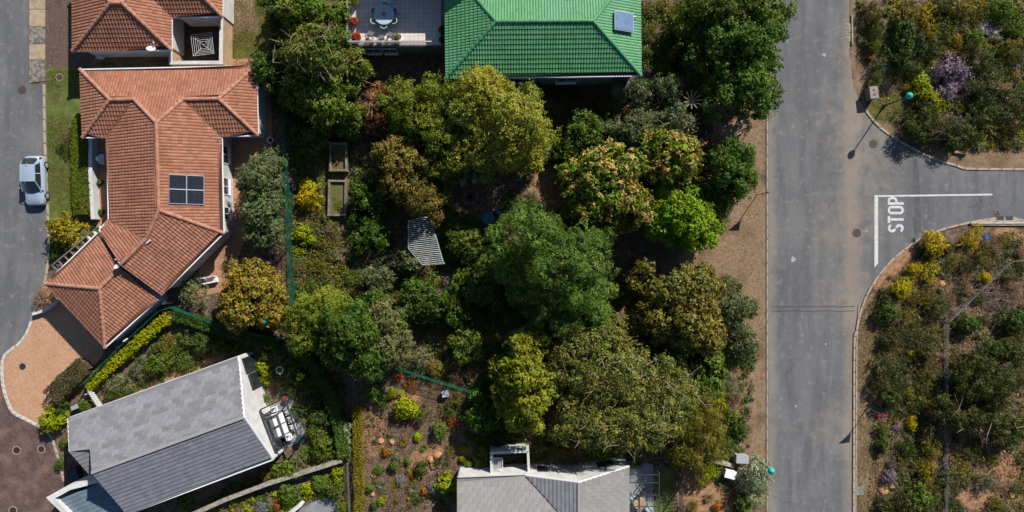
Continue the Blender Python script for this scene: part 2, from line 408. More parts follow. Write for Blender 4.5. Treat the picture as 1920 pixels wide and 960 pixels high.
mb.build("road_joint", M("bitumen_seal", C(88, 87, 87), famt=.3), label="pair of dark sealed joint lines across the main road", kind="structure")
# brick driveway and paved yard
def paver(name, c1, c2, c3, size=(.22, .11), rot=0.):
    m = bpy.data.materials.new(name); m.use_nodes = True; t = m.node_tree; N, L = t.nodes, t.links; b = N["Principled BSDF"]
    tc = N.new("ShaderNodeTexCoord"); mp = N.new("ShaderNodeMapping"); mp.inputs['Rotation'].default_value = (0, 0, rot); L.new(tc.outputs['Object'], mp.inputs[0])
    br = N.new("ShaderNodeTexBrick"); br.inputs['Scale'].default_value = 1; br.inputs['Brick Width'].default_value = size[0]; br.inputs['Row Height'].default_value = size[1]
    br.inputs['Mortar Size'].default_value = .008; br.inputs['Color1'].default_value = (*c1, 1); br.inputs['Color2'].default_value = (*c2, 1); br.inputs['Mortar'].default_value = (*[x*.7 for x in c2], 1)
    L.new(mp.outputs[0], br.inputs[0])
    n = N.new("ShaderNodeTexNoise"); n.inputs['Scale'].default_value = .9; n.inputs['Detail'].default_value = 7; L.new(tc.outputs['Object'], n.inputs[0])
    r = N.new("ShaderNodeMapRange"); r.inputs[1].default_value = .45; r.inputs[2].default_value = .68; L.new(n.outputs[0], r.inputs[0])
    x = N.new("ShaderNodeMix"); x.data_type = 'RGBA'; L.new(r.outputs[0], x.inputs[0]); L.new(br.outputs[0], x.inputs[6]); x.inputs[7].default_value = (*c3, 1)
    n2 = N.new("ShaderNodeTexNoise"); n2.inputs['Scale'].default_value = 7; n2.inputs['Detail'].default_value = 5; L.new(tc.outputs['Object'], n2.inputs[0])
    r2 = N.new("ShaderNodeMapRange"); r2.inputs[1].default_value = .3; r2.inputs[2].default_value = .7; r2.inputs[3].default_value = .85; r2.inputs[4].default_value = 1.15; L.new(n2.outputs[0], r2.inputs[0])
    g = N.new("ShaderNodeCombineColor"); [L.new(r2.outputs[0], g.inputs[i]) for i in range(3)]
    y = N.new("ShaderNodeMix"); y.data_type = 'RGBA'; y.blend_type = 'MULTIPLY'; y.inputs[0].default_value = 1; L.new(x.outputs[2], y.inputs[6]); L.new(g.outputs[0], y.inputs[7])
    L.new(y.outputs[2], b.inputs['Base Color']); b.inputs['Roughness'].default_value = .9; b.inputs['Specular IOR Level'].default_value = .15
    bp = N.new("ShaderNodeBump"); bp.inputs['Strength'].default_value = .5; bp.inputs['Distance'].default_value = .02; bp.invert = True
    L.new(br.outputs['Fac'], bp.inputs['Height']); L.new(bp.outputs[0], b.inputs['Normal']); return m
SALMON = paver("salmon_pavers", C(210, 164, 130), C(196, 150, 118), C(206, 164, 134), rot=.78)
MAROON = paver("maroon_pavers", C(112, 90, 86), C(96, 76, 72), C(134, 108, 98), (.3, .2), .6)
drive_edge = smooth_path([(62, 588), (48, 625), (28, 650), (8, 668), (4, 690), (6, 720), (12, 745), (24, 772), (45, 784), (70, 797)], 5)
sheet("driveway", GP(drive_edge + [(84, 778), (105, 752), (190, 672), (200, 650), (120, 560), (85, 530)]), .044, SALMON, label="salmon brick driveway in front of the orange roofed garage", kind="structure")
sheet("paved_court", GP([(-500, 738), (-40, 690), (4, 668), (4, 690), (6, 720), (12, 745), (24, 772), (45, 784), (70, 797), (96, 815), (110, 860), (122, 905), (160, 930), (220, 1100), (-500, 1100)]), .038, MAROON, label="maroon block paved court at the lower left corner", kind="structure")
COBBLE = paver("brown_cobbles", C(128, 108, 96), C(96, 80, 70), C(112, 94, 82), (.13, .13), .3)
sheet("cobbled_verge", GP([(86, -300), (170, -300), (170, 128), (86, 128)]), .02, COBBLE, label="brown cobbled strip beside the upper orange roofed house", kind="structure")
LAWN = M("lawn_grass", C(88, 104, 42), C(118, 122, 62), 1.4, fine=30, famt=.4, bump=.8, bscale=25, c3=C(112, 106, 60), c3scale=.5, c3lo=.5, c3hi=.62)
sheet("lawn", GP([(88, 128), (260, 128), (260, 420), (180, 440), (100, 500), (92, 500), (92, 440), (90, 330), (87, 200)]), .02, LAWN, label="strip of short green lawn between the road and the orange roofed house", kind="structure")
PATIO = paver("tan_paving", C(196, 150, 118), C(178, 132, 104), C(186, 140, 108), (.3, .3))
sheet("side_path", GP([(380, 110), (505, 110), (512, 300), (470, 420), (425, 545), (360, 560), (380, 470)]), .02, PATIO, label="tan paved path along the right side of the orange roofed house", kind="structure")
sheet("planter_path", GP([(176, 250), (240, 250), (240, 430), (180, 425)]), .026, PATIO, label="tan paved strip behind the white garden wall", kind="structure")
# kerbs: each stone its own piece
CONC = M("pale_concrete", C(182, 168, 148), C(150, 138, 122), 2.5, fine=18, famt=.25, bump=.2, objvar=.05)
WHITEKERB = M("white_kerb", C(214, 208, 200), C(186, 178, 168), 3, fine=20, famt=.18, objvar=.08)
def kerb(name, path_px, label, w=.2, h=.12, L=1.0, mat=CONC, z0=0.0):
    pts = [P(*p) for p in path_px]; root = empty(name, pts[0], label, kind="structure")
    seg = [0]
    for i in range(1, len(pts)): seg.append(seg[-1]+(pts[i]-pts[i-1]).length)
    def at(s):
        s = min(max(s, 0), seg[-1]-1e-6)
        for i in range(1, len(pts)):
            if seg[i] >= s: return pts[i-1].lerp(pts[i], (s-seg[i-1])/(seg[i]-seg[i-1]+1e-9))
        return pts[-1]
    n = max(1, int(seg[-1]/L)); rr = random.Random(len(path_px)); base = {}
    me = MB(); a = 1.0
    prof = [(-w/2, 0), (w/2, 0), (w/2, h-.02), (w/2-.02, h), (-w/2+.02, h), (-w/2, h-.02)]
    vs = [(x, y, z+z0) for x in (-.485, .485) for y, z in prof]
    fs = [tuple(range(5, -1, -1)), tuple(range(6, 12))] + [(i, (i+1) % 6, 6+(i+1) % 6, 6+i) for i in range(6)]
    me = MB().add(vs, fs).mesh("kerb_stone", mat)
    for i in range(n):
        p = at((i+.04)*seg[-1]/n); q = at((i+.96)*seg[-1]/n); d = q-p
        o = link("kerb_stone", me, root, (p+q)/2-root.location+Vector((0, 0, rr.uniform(-.008, .004))))
        o.rotation_euler[2] = math.atan2(d.y, d.x)+rr.uniform(-.006, .006); o.scale = (d.length*1.075, 1, 1)
    return root
kerb("kerb", [(1438, y) for y in range(-40, 1010, 50)], "pale flush kerb along the dry verge on the left of the main road", .13, .07)
kerb("kerb", [(x+2.5, y) for x, y in right_bot if 960 < x < 1960 and y < 980][0:], "pale kerb curving round the lower corner of the junction", .18, .13)
kerb("kerb", [(x, y-1.5) for x, y in right_top if y > 200 and x < 1960], "pale kerb round the upper corner of the junction", .2, .1)
kerb("kerb", [(x+1.5, y) for x, y in lr_edge if y < 600 and y > 150], "pale kerb between the parked car's road and the lawn", .2, .13)
kerb("kerb", [(1610, 570), (1606, 620), (1605, 700), (1603.5, 960), (1603, 985)], "narrow second kerb line backing the lower road verge", .12, .1)
kerb("kerb", drive_edge[10:], "white edging stones round the salmon driveway", .26, .07, .5, WHITEKERB, .02)
kerb("kerb", [(x+2, y) for x, y in drive_edge[:11]], "pale dropped kerb between the road and the salmon driveway", .2, .06, .6, WHITEKERB, .02)
kerb("kerb", [(70, 797), (96, 815), (110, 860), (121, 903)], "pale kerb between the maroon court and the grey roofed house", .2, .1, .6)
# concrete slabs of the footway at the top left
root = empty("footway", P(70, 60), "row of pale concrete slabs beside the cobbled strip at the upper left", kind="structure")
SLAB = [M("sandy_concrete", C(188, 166, 136), C(170, 148, 122), 2, fine=15, famt=.2, objvar=.08), M("stained_concrete", C(150, 142, 130), C(112, 104, 98), 3, mlo=.45, mhi=.55, fine=15, famt=.3)]
for y0, y1, k in ((-60, -28, 0), (-27, 17, 0), (18, 50, 0), (51, 82, 1), (83, 112, 0), (113, 152, 1)):
    MB().prism(GP([(55.5, y0), (85, y0), (85, y1), (55.5, y1 + (4 if y1 > 150 else 0))]), .0, .05+.01*k).build("slab", SLAB[k], root)
# road markings
PAINT = M("road_paint", C(226, 226, 224), C(204, 203, 201), 6, fine=30, famt=.14, rough=.75, c3=C(150, 149, 147), c3scale=7, c3lo=.60, c3hi=.68)
sheet("stop_line", GP([(1639, 366), (1646, 366), (1646, 493), (1639, 502)]), .0405, PAINT, label="thick white stop line across the mouth of the side road", cat="road marking")
sheet("centre_line", GP([(1646.3, 366.2), (1860, 363.2), (1860, 366.4), (1646.3, 369.4)]), .0405, PAINT, label="thin white centre line along the side road", cat="road marking")
root = empty("stop_lettering", P(1679, 402), "white STOP lettering painted on the side road behind the line", "road marking")
def letter(strokes, y0, y1, x0=1664.0, x1=1694.0):
    """strokes on a 0..1 x 0..1 letter box; reading direction is up the picture, letter tops point left"""
    mb = MB()
    for poly in strokes:
        q = [P(x1-(x1-x0)*v, y0-(y0-y1)*u) for u, v in poly]
        mb.prism(q, .0335, .0405)
    mb.build("letter", PAINT, root)
def arc(cu, cv, ru, rv, a0, a1, t_u, t_v, n=9):
    o = [(cu+ru*math.cos(math.radians(a0+(a1-a0)*i/n)), cv+rv*math.sin(math.radians(a0+(a1-a0)*i/n))) for i in range(n+1)]
    w = [(cu+(ru-t_u)*math.cos(math.radians(a0+(a1-a0)*i/n)), cv+(rv-t_v)*math.sin(math.radians(a0+(a1-a0)*i/n))) for i in range(n+1)]
    return [[o[i], o[i+1], w[i+1], w[i]] for i in range(n)]
S_ = arc(.5, .735, .5, .265, 20, 180, .32, .15) + arc(.5, .735, .5, .265, 180, 262, .32, .15) + arc(.5, .265, .5, .265, 82, 0, .32, .15) + arc(.5, .265, .5, .265, 0, -160, .32, .15)
letter(S_, 436, 420)
letter([[(.33, 0), (.67, 0), (.67, .84), (.33, .84)], [(0, .845), (1, .845), (1, 1), (0, 1)]], 418, 405)
letter(arc(.5, .78, .5, .22, 0, 180, .3, .14) + arc(.5, .22, .5, .22, 180, 360, .3, .14) + [[(0, .22), (.3, .22), (.3, .78), (0, .78)], [(.7, .22), (1, .22), (1, .78), (.7, .78)]], 402, 386)
letter([[(0, 0), (.32, 0), (.32, 1), (0, 1)], [(.325, .86), (.6, .86), (.6, 1), (.325, 1)], [(.325, .4), (.6, .4), (.6, .54), (.325, .54)]] + arc(.6, .7, .4, .3, -90, 90, .32, .14), 384, 369)

# ------------------------------------------------------------------ houses
WHITE = M("white_render", (.46, .455, .44), (.39, .385, .37), 1.2, fine=5, famt=.10, rough=.85)
CREAM = M("tan_render", C(206, 176, 138), C(190, 160, 124), 1.5, fine=12, famt=.08)
GREYR = M("grey_render", C(150, 152, 150), C(132, 134, 132), 1.2, fine=10, famt=.08)
GUTTER = M("white_gutter", (.60, .60, .60), fine=6, famt=.12, rough=.5)
GLASS = M("window_glass", (.015, .02, .025), famt=0, rough=.08, spec=.6)
DARKM = M("dark_steel", C(50, 52, 54, 1), fine=10, famt=.1, rough=.5, spec=.4)
TERRA = M("terracotta_tiles", (1, 1, 1), attr=True, fine=6, famt=.16, rough=.9, spec=.12, c2=C(148, 102, 80), mscale=.45, mlo=.5, mhi=.72, c3=C(128, 96, 82), c3scale=1.7, c3lo=.6, c3hi=.72)
TERRACAP = M("terracotta_ridge", C(194, 142, 116), C(174, 120, 98), 2, fine=10, famt=.15)
GREENT = M("green_tiles", (1, 1, 1), attr=True, fine=5, famt=.12, rough=.55, spec=.25, c2=C(104, 164, 124), mscale=.35, mlo=.45, mhi=.7, c3=C(78, 128, 96), c3scale=1.3, c3lo=.58, c3hi=.72)
GREENCAP = M("green_ridge", C(84, 156, 106), C(72, 140, 96), 1, fine=8, famt=.1, rough=.5)
SLATE = M("slate_tiles", (1, 1, 1), attr=True, fine=7, famt=.12, rough=.7, spec=.25)
SLATEP = M("slate_shingle", C(142, 142, 146), C(132, 132, 137), 3, fine=10, famt=.14, rough=.75, objvar=.2)
SLATEW = M("warm_slate_shingle", C(158, 154, 150), C(148, 144, 141), 3, fine=10, famt=.12, rough=.75, objvar=.07)
UNDER = M("roof_underlay", C(80, 60, 52), famt=.1)

def plane_of(poly):
    n = Vector((0, 0, 0)); k = len(poly)
    for i in range(k):
        a, b = poly[i], poly[(i+1) % k]
        n += Vector(((a.y-b.y)*(a.z+b.z), (a.z-b.z)*(a.x+b.x), (a.x-b.x)*(a.y+b.y)))
    n.normalize()
    if n.z < 0: n = -n
    c = sum(poly, Vector())/k
    u = n.cross(Vector((0, 0, 1))); u = u.normalized() if u.length > 1e-4 else Vector((1, 0, 0))
    v = n.cross(u)
    if v.z < 0: v = -v; u = -u
    return c, u, v, n
def interval(q, v):
    xs = []
    for i in range(len(q)):
        (u1, v1), (u2, v2) = q[i], q[(i+1) % len(q)]
        if (v1 > v) != (v2 > v): xs.append(u1+(u2-u1)*(v-v1)/(v2-v1))
    return (min(xs), max(xs)) if len(xs) >= 2 else None
def slab_under(poly, mb, t=.1, off=-.03):
    c, u, v, n = plane_of(poly); k = len(poly)
    top = [p+n*off for p in poly]; bot = [p+n*(off-t) for p in poly]
    # orient upward
    a = sum(poly[i].x*poly[(i+1) % k].y-poly[(i+1) % k].x*poly[i].y for i in range(k))
    if a < 0: top.reverse(); bot.reverse()
    mb.add(top+bot, [tuple(range(k)), tuple(range(2*k-1, k-1, -1))] + [(i, k+i, k+(i+1) % k, (i+1) % k) for i in range(k)])
def tile_rows(poly, pitch, course, cols, rng, amp=.05, lift=.042, m=4, wave='roman', mb=None):
    """overlapping courses of profiled tiles, cut to the slope's outline"""
    c, u, v, n = plane_of(poly); q = [((p-c).dot(u), (p-c).dot(v)) for p in poly]
    v0 = min(x[1] for x in q); v1 = max(x[1] for x in q); mb = mb or MB()
    j = 0; vv = v0
    while vv < v1-.02:
        a, b = vv, min(vv+course, v1)
        ia = interval(q, a+.004); ib = interval(q, b-.004)
        if ia and ib:
            lo, hi = min(ia[0], ib[0]), max(ia[1], ib[1])
            k0 = math.floor(lo/pitch); k1 = math.ceil(hi/pitch)
            for k in range(k0, k1):
                col = cols[0].lerp(cols[1], rng.random()) * rng.uniform(.94, 1.06)
                prev = None
                for s in range(m+1):
                    uu = (k+s/m)*pitch
                    if wave == 'roman': h = amp*abs(math.sin(math.pi*(s/m)))**.6
                    else: h = 0
                    ul = min(max(uu, ia[0]), ia[1]); uh = min(max(uu, ib[0]), ib[1])
                    cur = (c+u*ul+v*a+n*(h+lift), c+u*uh+v*(b+.02)+n*(h*.9+.004), c+u*ul+v*a+n*-.01)
                    if prev and ((cur[0]-prev[0]).length > 1e-4 or (cur[1]-prev[1]).length > 1e-4):
                        mb.add([prev[0], cur[0], cur[1], prev[1], prev[2], cur[2]], [(0, 1, 2, 3), (4, 5, 1, 0)], tuple(col))
                    prev = cur
        vv += course; j += 1
    return mb
def shingle_roof(poly, wid, course, matp, cols, rng, roof, most=300, thick=.02, gap=.012):
    """each whole slate is a piece of its own; cut slates at the edges are joined"""
    c, u, v, n = plane_of(poly); q = [((p-c).dot(u), (p-c).dot(v)) for p in poly]
    v0 = min(x[1] for x in q); v1 = max(x[1] for x in q); tilt = .03
    mat3 = Matrix((u, v, n)).transposed()
    d = MB(); w, h = wid-gap, course+.04
    d.add([(0, 0, tilt-thick), (w, 0, tilt-thick), (w, h, -thick), (0, h, -thick), (0, 0, tilt), (w, 0, tilt), (w, h, 0), (0, h, 0)],
          [(3,2,1,0), (4,5,6,7), (0,1,5,4), (1,2,6,5), (2,3,7,6), (3,0,4,7)])
    me = d.mesh("shingle", matp); cut = MB(); cnt = 0; vv = v0; j = 0
    rl = root_loc(roof)
    while vv < v1-.02:
        a, b = vv, min(vv+course, v1); ia = interval(q, a+.004); ib = interval(q, b-.004)
        if ia and ib:
            lo, hi = min(ia[0], ib[0]), max(ia[1], ib[1]); off = (j % 2)*.5*wid + rng.uniform(-.05, .05)
            for k in range(math.floor((lo-off)/wid), math.ceil((hi-off)/wid)):
                ua, ub = off+k*wid, off+(k+1)*wid
                full = ua >= max(ia[0], ib[0]) and ub <= min(ia[1], ib[1]) and b-a > course*.98
                if full and cnt < most:
                    o = link("shingle", me, roof); o.rotation_euler = mat3.to_euler()
                    o.location = c+u*ua+v*a+n*rng.uniform(0, .008)-rl; cnt += 1
                else:
                    t = lambda x, i: min(max(x, i[0]), i[1])
                    p = [c+u*t(ua, ia)+v*a+n*tilt, c+u*t(ub-gap, ia)+v*a+n*tilt, c+u*t(ub-gap, ib)+v*b, c+u*t(ua, ib)+v*b]
                    lowr = [c+u*t(ua, ia)+v*a-n*.01, c+u*t(ub-gap, ia)+v*a-n*.01]
                    if (p[0]-p[1]).length > .03 or (p[2]-p[3]).length > .03:
                        col = cols[0].lerp(cols[1], rng.random())*rng.uniform(.92, 1.08)
                        cut.add(p+lowr, [(0, 1, 2, 3), (4, 5, 1, 0)], tuple(col))
        vv += course; j += 1
    if cut.f: cut.build("cut_shingles", SLATE, roof, kind="stuff")
def ridge_caps(lines, mat, roof, r=.15, L=.42, name="ridge_tiles", lift=.02):
    """overlapping half-round caps along each ridge and hip"""
    mb = MB()
    for a, b in lines:
        a = Vector(a); b = Vector(b); d = b-a; n = max(1, int(d.length/L)); d.normalize()
        x = d.cross(Vector((0, 0, 1))).normalized(); up = x.cross(d)
        for i in range(n):
            p = a.lerp(b, i/n); q = a.lerp(b, min(1, (i+1.12)/n)); vs = []
            for pt, rr, z in ((p, r*1.08, lift+.02), (q, r*.95, lift)):
                vs += [pt+x*math.cos(t)*rr+up*(math.sin(t)*rr*.75+z) for t in [math.pi*k/6 for k in range(7)]]
            mb.add(vs, [(k, k+1, k+8, k+7) for k in range(6)] + [(6, 5, 4, 3, 2, 1, 0)])
    return mb.build(name, mat, roof, kind="stuff")
def inset(poly, d):
    n = len(poly); a = sum(poly[i].x*poly[(i+1) % n].y-poly[(i+1) % n].x*poly[i].y for i in range(n)); s = 1 if a > 0 else -1
    out = []
    for i in range(n):
        p, c, q = poly[i-1].xy, poly[i].xy, poly[(i+1) % n].xy
        d1 = (c-p).normalized(); d2 = (q-c).normalized(); n1 = Vector((-d1.y, d1.x))*s; n2 = Vector((-d2.y, d2.x))*s
        m = n1+n2; m = m/max(.3, m.dot(n1)) if m.length > 1e-6 else n1
        out.append(Vector((c.x+m.x*d, c.y+m.y*d, poly[i].z)))
    return out
def wall_loop(poly, mat, root, name="wall", z0=-.05, drop=.1):
    mb = MB(); n = len(poly)
    for i in range(n):
        a, b = poly[i], poly[(i+1) % n]; d = (b-a); d.z = 0
        if d.length < 1e-4: continue
        nn = Vector((-d.y, d.x, 0)).normalized()*.1
        vs = []
        for o in (-nn, nn):
            vs += [Vector((a.x, a.y, z0))+o, Vector((b.x, b.y, z0))+o, Vector((b.x, b.y, b.z-drop))+o, Vector((a.x, a.y, a.z-drop))+o]
        mb.add(vs, [(0, 1, 2, 3), (7, 6, 5, 4), (3, 2, 6, 7), (0, 4, 5, 1), (0, 3, 7, 4), (1, 5, 6, 2)])
    return mb.build(name, mat, root)
def gutter(pts, root, mat=GUTTER, w=.09, name="gutter"):
    mb = MB()
    for a, b in zip(pts, pts[1:]):
        mb.beam(a-Vector((0, 0, .05)), b-Vector((0, 0, .05)), w, .1)
    return mb.build(name, mat, root)
def window(root, a, b, z0, z1, out, frame=GUTTER, name="window"):
    """glazed window between plan points a, b standing proud of the wall towards out"""
    a = Vector((a[0], a[1], 0)); b = Vector((b[0], b[1], 0)); o = Vector((out[0], out[1], 0)).normalized(); d = (b-a).normalized(); L = (b-a).length
    mid = (a+b)/2+o*.11
    w = MB(); w.beam(a+o*.11+Vector((0, 0, (z0+z1)/2)), b+o*.11+Vector((0, 0, (z0+z1)/2)), .03, z1-z0); wo_ = w.build(name, GLASS, root)
    f = MB()
    for z in (z0, z1): f.beam(a+o*.125+Vector((0, 0, z)), b+o*.125+Vector((0, 0, z)), .07, .07)
    for k in range(3): p = a.lerp(b, k/2)+o*.125; f.beam(p+Vector((0, 0, z0)), p+Vector((0, 0, z1)), .06, .06)
    f.build("frame", frame, wo_); MB().beam(a+o*.2+Vector((0, 0, z0-.06)), b+o*.2+Vector((0, 0, z0-.06)), .18, .05).build("sill", frame, wo_)
def dish(px, py, z, label, face=(.2, 1)):
    p = P(px, py, z); r = empty("satellite_dish", p, label, "satellite dish")
    ax = Vector((face[0], face[1], .75)).normalized(); x = ax.cross(Vector((0, 0, 1))).normalized(); y = x.cross(ax); mb = MB(); vs = []; n = 16
    prof = [(0, 0), (.14, .015), (.28, .05), (.40, .105)]
    for rr, d in prof: vs += [p+ax*d+x*math.cos(2*math.pi*k/n)*rr*.85+y*math.sin(2*math.pi*k/n)*rr for k in range(n)]
    fs = [(i*n+k, i*n+(k+1) % n, (i+1)*n+(k+1) % n, (i+1)*n+k) for i in range(3) for k in range(n)]
    mb.add(vs, fs); mb.build("reflector", M("dish_grey", C(205, 205, 205), famt=.05, rough=.5), r, True)
    f = p+ax*.5-y*.35
    MB().tube([p-y*.3-ax*.02, f], .018).build("feed_arm", GUTTER, r); MB().box(f, (.08, .08, .1)).build("feed_horn", GUTTER, r)
    MB().tube([p-ax*.03, p-ax*.2-Vector((0, 0, .1)), p-ax*.22-Vector((0, 0, .75))], .022).build("bracket", DARKM, r)
V3 = lambda *a: Vector(a)
rng = random.Random(11)

# ---- large orange roofed house
root = empty("orange_roof_house", P(310, 300), "large L shaped house with orange tiled roof and small square of solar panels", "house")
e = 2.8; zm = 4.95; zw = 4.05
q = lambda x, y, z: P(x, y, z)
A1, A2 = q(150, 130, e), q(481, 123, e); B1, B2 = q(206, 187, zw), q(251, 186, zw); Cc = q(293, 230, zm); D1, D2 = q(343, 186, zw), q(410, 185, zw)
E1 = q(484, 254, e); E2 = q(416, 256, e); F1 = q(155, 258, e); F2 = q(200, 258, e)
G1 = q(420, 437, e); R0 = q(298, 394, zm); R1 = q(275, 447, 4.55); R2 = q(226, 496, 4.5); G2 = q(303, 553, e); Hh = q(203, 411, e); H2 = q(186, 431, e)
slopes = [[A1, A2, D2, D1, Cc, B2, B1], [A1, F1, B1], [F1, F2, B2, B1], [A2, E1, D2], [E1, E2, D1, D2], [F2, Hh, q(270, 447, 4.45), R1, R0, Cc, B2],
          [E2, G1, R0, Cc, D1], [G1, G2, R2, R1, R0], [Hh, H2, R2, R1, q(270, 447, 4.5)]]
g = 2.5; GA, GB, GC, GD = q(182, 437, g), q(85, 532, g), q(197, 652, g), q(296, 562, g); GR1 = q(187, 541, 3.9); GR2 = q(226, 501, 3.9)
slopes += [[GA, GB, GR1, GR2], [GB, GC, GR1], [GC, GD, GR2, GR1]]
mb = MB()
for s_ in slopes: slab_under(s_, mb)
roof = mb.build("roof", UNDER, root)
tc1 = (Vector(C(180, 126, 102)), Vector(C(160, 108, 86)))
for s_ in slopes: tile_rows(s_, .25, .36, tc1, rng).build("roof_tiles", TERRA, roof, kind="stuff")
ridge_caps([(A1, B1), (B1, B2), (B2, Cc), (Cc, D1), (D1, D2), (D2, A2), (F1, B1), (E1, D2), (Cc, R0), (R0, G1), (R0, R1), (R1, R2), (GB, GR1), (GC, GR1), (GR1, GR2)], TERRACAP, roof)
for run in ([A1, A2], [E2, G1, G2], [Hh, F2], [F2, F1], [E1, E2], [H2, Hh], [GA, GB], [GB, GC], [GC, GD], [H2, R2, G2], [A1, F1], [A2, E1]): gutter(run, root)
wall_loop(inset([A1, A2, E1, E2, G1, G2, R2, H2, Hh, F2, F1], .42), WHITE, root)
wall_loop(inset([GA, GB, GC, GD, GR2], .35), WHITE, root, "garage_wall")
wE = inset([A1, A2, E1, E2, G1, G2, R2, H2, Hh, F2, F1], .42)
for t0, t1 in ((.12, .3), (.45, .62), (.75, .88)):
    window(root, wE[3].lerp(wE[4], t0), wE[3].lerp(wE[4], t1), 1.0, 2.2, (1, 0))
dn = (GC-GB); dn.z = 0; on = Vector((dn.y, -dn.x, 0)).normalized(); wg = inset([GA, GB, GC, GD, GR2], .35)
for t0, t1 in ((.1, .46), (.54, .9)):
    a, b = wg[1].lerp(wg[2], t0), wg[1].lerp(wg[2], t1); a.z = b.z = 1.1
    d_ = MB().beam(a+on*.13, b+on*.13, .06, 2.1).build("garage_door", M("door_brown", C(110, 74, 54), famt=.1), root)
    pm = MB()
    for k in range(4): pm.beam(a+on*.17+V3(0, 0, -.8+k*.52), b+on*.17+V3(0, 0, -.8+k*.52), .03, .44)
    pm.build("panel", MATS["door_brown"], d_)
MB().box(q(222, 144, 3.25), (.36, .36, .06), tilt=('X', .35)).build("repaired_tile", M("bright_terracotta", C(250, 150, 105), famt=.1), root)
MB().beam(q(275, 456, 4.5), q(282, 450, 4.55), .12, .12).build("vent_pipe", WHITE, root)
# roof ends towards the loggia: pergola beams
pr = empty("pergola", P(140, 470), "white beam pergola over the stair along the garage side", "pergola")
a0, a1 = P(98, 498, 2.3), P(186, 424, 2.3); inn0, inn1 = P(108, 508, 2.3), P(198, 436, 2.3)
MB().beam(a0, a1, .1, .2).build("rail_beam", M("shade_toned_timber", C(120, 108, 104), famt=.1), pr)  # bush shade put into the colour; only the uppermost cross beams stay white
for k in range(9):
    t = k/8; MB().beam(a0.lerp(a1, t), inn0.lerp(inn1, t), .14 if k > 5 else .07, .16).build("cross_beam", WHITE if k > 5 else MATS["shade_toned_timber"], pr)
for t in (0, .33, .66, 1):
    p = a0.lerp(a1, t); MB().beam((p.x, p.y, 0), (p.x, p.y, 2.25), .16, .16).build("post", MATS["shade_toned_timber"], pr)
# solar panels
sp_ = empty("solar_array", q(350, 356, 4.2), "square array of four dark solar panels on the orange roof", "solar panel")
PVM = M("solar_cells", (.006, .008, .014), (.009, .012, .02), 6, famt=.1, rough=.3, spec=.25); ALU = M("aluminium_frame", (.55, .56, .58), famt=.05, rough=.35, metallic=.6)
c0, u0, v0_, n0 = plane_of(slopes[6])
ctr = q(350, 356, 4.0); ctr = ctr + n0*((c0-ctr).dot(n0)+.16)
ux = Vector((0, 1, 0)); vx = n0.cross(ux).normalized()*-1
for i in (-1, 1):
    for j in (-1, 1):
        cc_ = ctr+ux*i*.575+vx*j*.63
        mb = MB(); mb.add([cc_+ux*sx*.555+vx*sy*.61+n0*h for h in (-.02, .02) for sx, sy in ((-1,-1), (1,-1), (1,1), (-1,1))], [(3,2,1,0), (4,5,6,7), (0,1,5,4), (1,2,6,5), (2,3,7,6), (3,0,4,7)])
        pn = mb.build("panel", PVM, sp_)
        f = MB()
        for sx in (-1, 1):
            f.beam(cc_+ux*sx*.56-vx*.61, cc_+ux*sx*.56+vx*.61, .035, .06); f.beam(cc_+vx*sx*.61-ux*.56, cc_+vx*sx*.61+ux*.56, .035, .06)
        f.build("frame", ALU, pn)
        l = MB()
        for k in range(1, 6): l.beam(cc_-ux*.555+ux*1.11*k/6-vx*.6+n0*.021, cc_-ux*.555+ux*1.11*k/6+vx*.6+n0*.021, .012, .004)
        for k in range(1, 12): l.beam(cc_-vx*.6+vx*1.2*k/12-ux*.55+n0*.021, cc_-vx*.6+vx*1.2*k/12+ux*.55+n0*.021, .006, .004)
        l.build("cell_lines", M("cell_line_grey", (.05, .055, .065), famt=0), pn)
dish(222, 500, 4.15, "grey satellite dish on the garage ridge of the large orange roofed house", (-.3, .9))
# planter wall at the left of the house
MB().strip(GP([(181, 262), (181, 330), (186, 412)]), .3, 0, .9).build("garden_wall", WHITE, label="low white garden wall between the clipped hedge and the paved strip", cat="wall")
MB().strip(smooth_path_w if False else [P(x, y) for x, y in smooth_path([(68, 588), (84, 583), (100, 574), (112, 562)], 4)], .22, 0, .5).build("garden_wall", WHITE, label="short curved white wall at the driveway corner", cat="wall")
ac = empty("air_conditioner", P(192, 298, .8), "white air conditioner unit against the wall beside the hedge", "air conditioner")
MB().box(P(194, 299, .8)+V3(0, 0, 0), (.42, .8, .6)).build("casing", WHITE, ac); MB().lathe(P(185, 298, .8), [(.18, 0), (.22, .04), (.2, .1), (.08, .14)], 14).build("fan_grille", GUTTER, ac)

# ---- upper left orange roofed house with courtyard
root = empty("orange_roof_house", P(230, 20), "orange tiled house cut by the top edge, with a walled courtyard", "house")
a, b, c, d = q(136, 96, e), q(322, 94, e), q(322, -88, e), q(136, -88, e); r1, r2 = q(207, 5, 4.75), q(228, 5, 4.75)
w1, w2, w3, w4 = q(322, 33, e), q(417, 31, e), q(375, -12, 3.75), q(276, -12, 3.75); w5 = q(417, -55, e)
slopes = [[a, b, r2, r1], [d, a, r1], [b, c, r2], [c, d, r1, r2], [w1, w2, w3, w4], [w2, w5, w3], [w5, q(322, -57, e), w4, w3]]
mb = MB()
for s_ in slopes: slab_under(s_, mb)
roof = mb.build("roof", UNDER, root)
for s_ in slopes: tile_rows(s_, .25, .36, tc1, rng).build("roof_tiles", TERRA, roof, kind="stuff")
ridge_caps([(a, r1), (b, r2), (r1, r2), (c, r2), (d, r1), (w2, w3), (w3, w4), (w5, w3)], TERRACAP, roof)
for run in ([a, b, w1], [d, a], [w1, w2], [w2, w5]): gutter(run, root)
wall_loop(inset([a, b, c, d], .42), WHITE, root); wall_loop(inset([w1, w2, w5, q(322, -57, e)], .3), WHITE, root, "wing_wall")
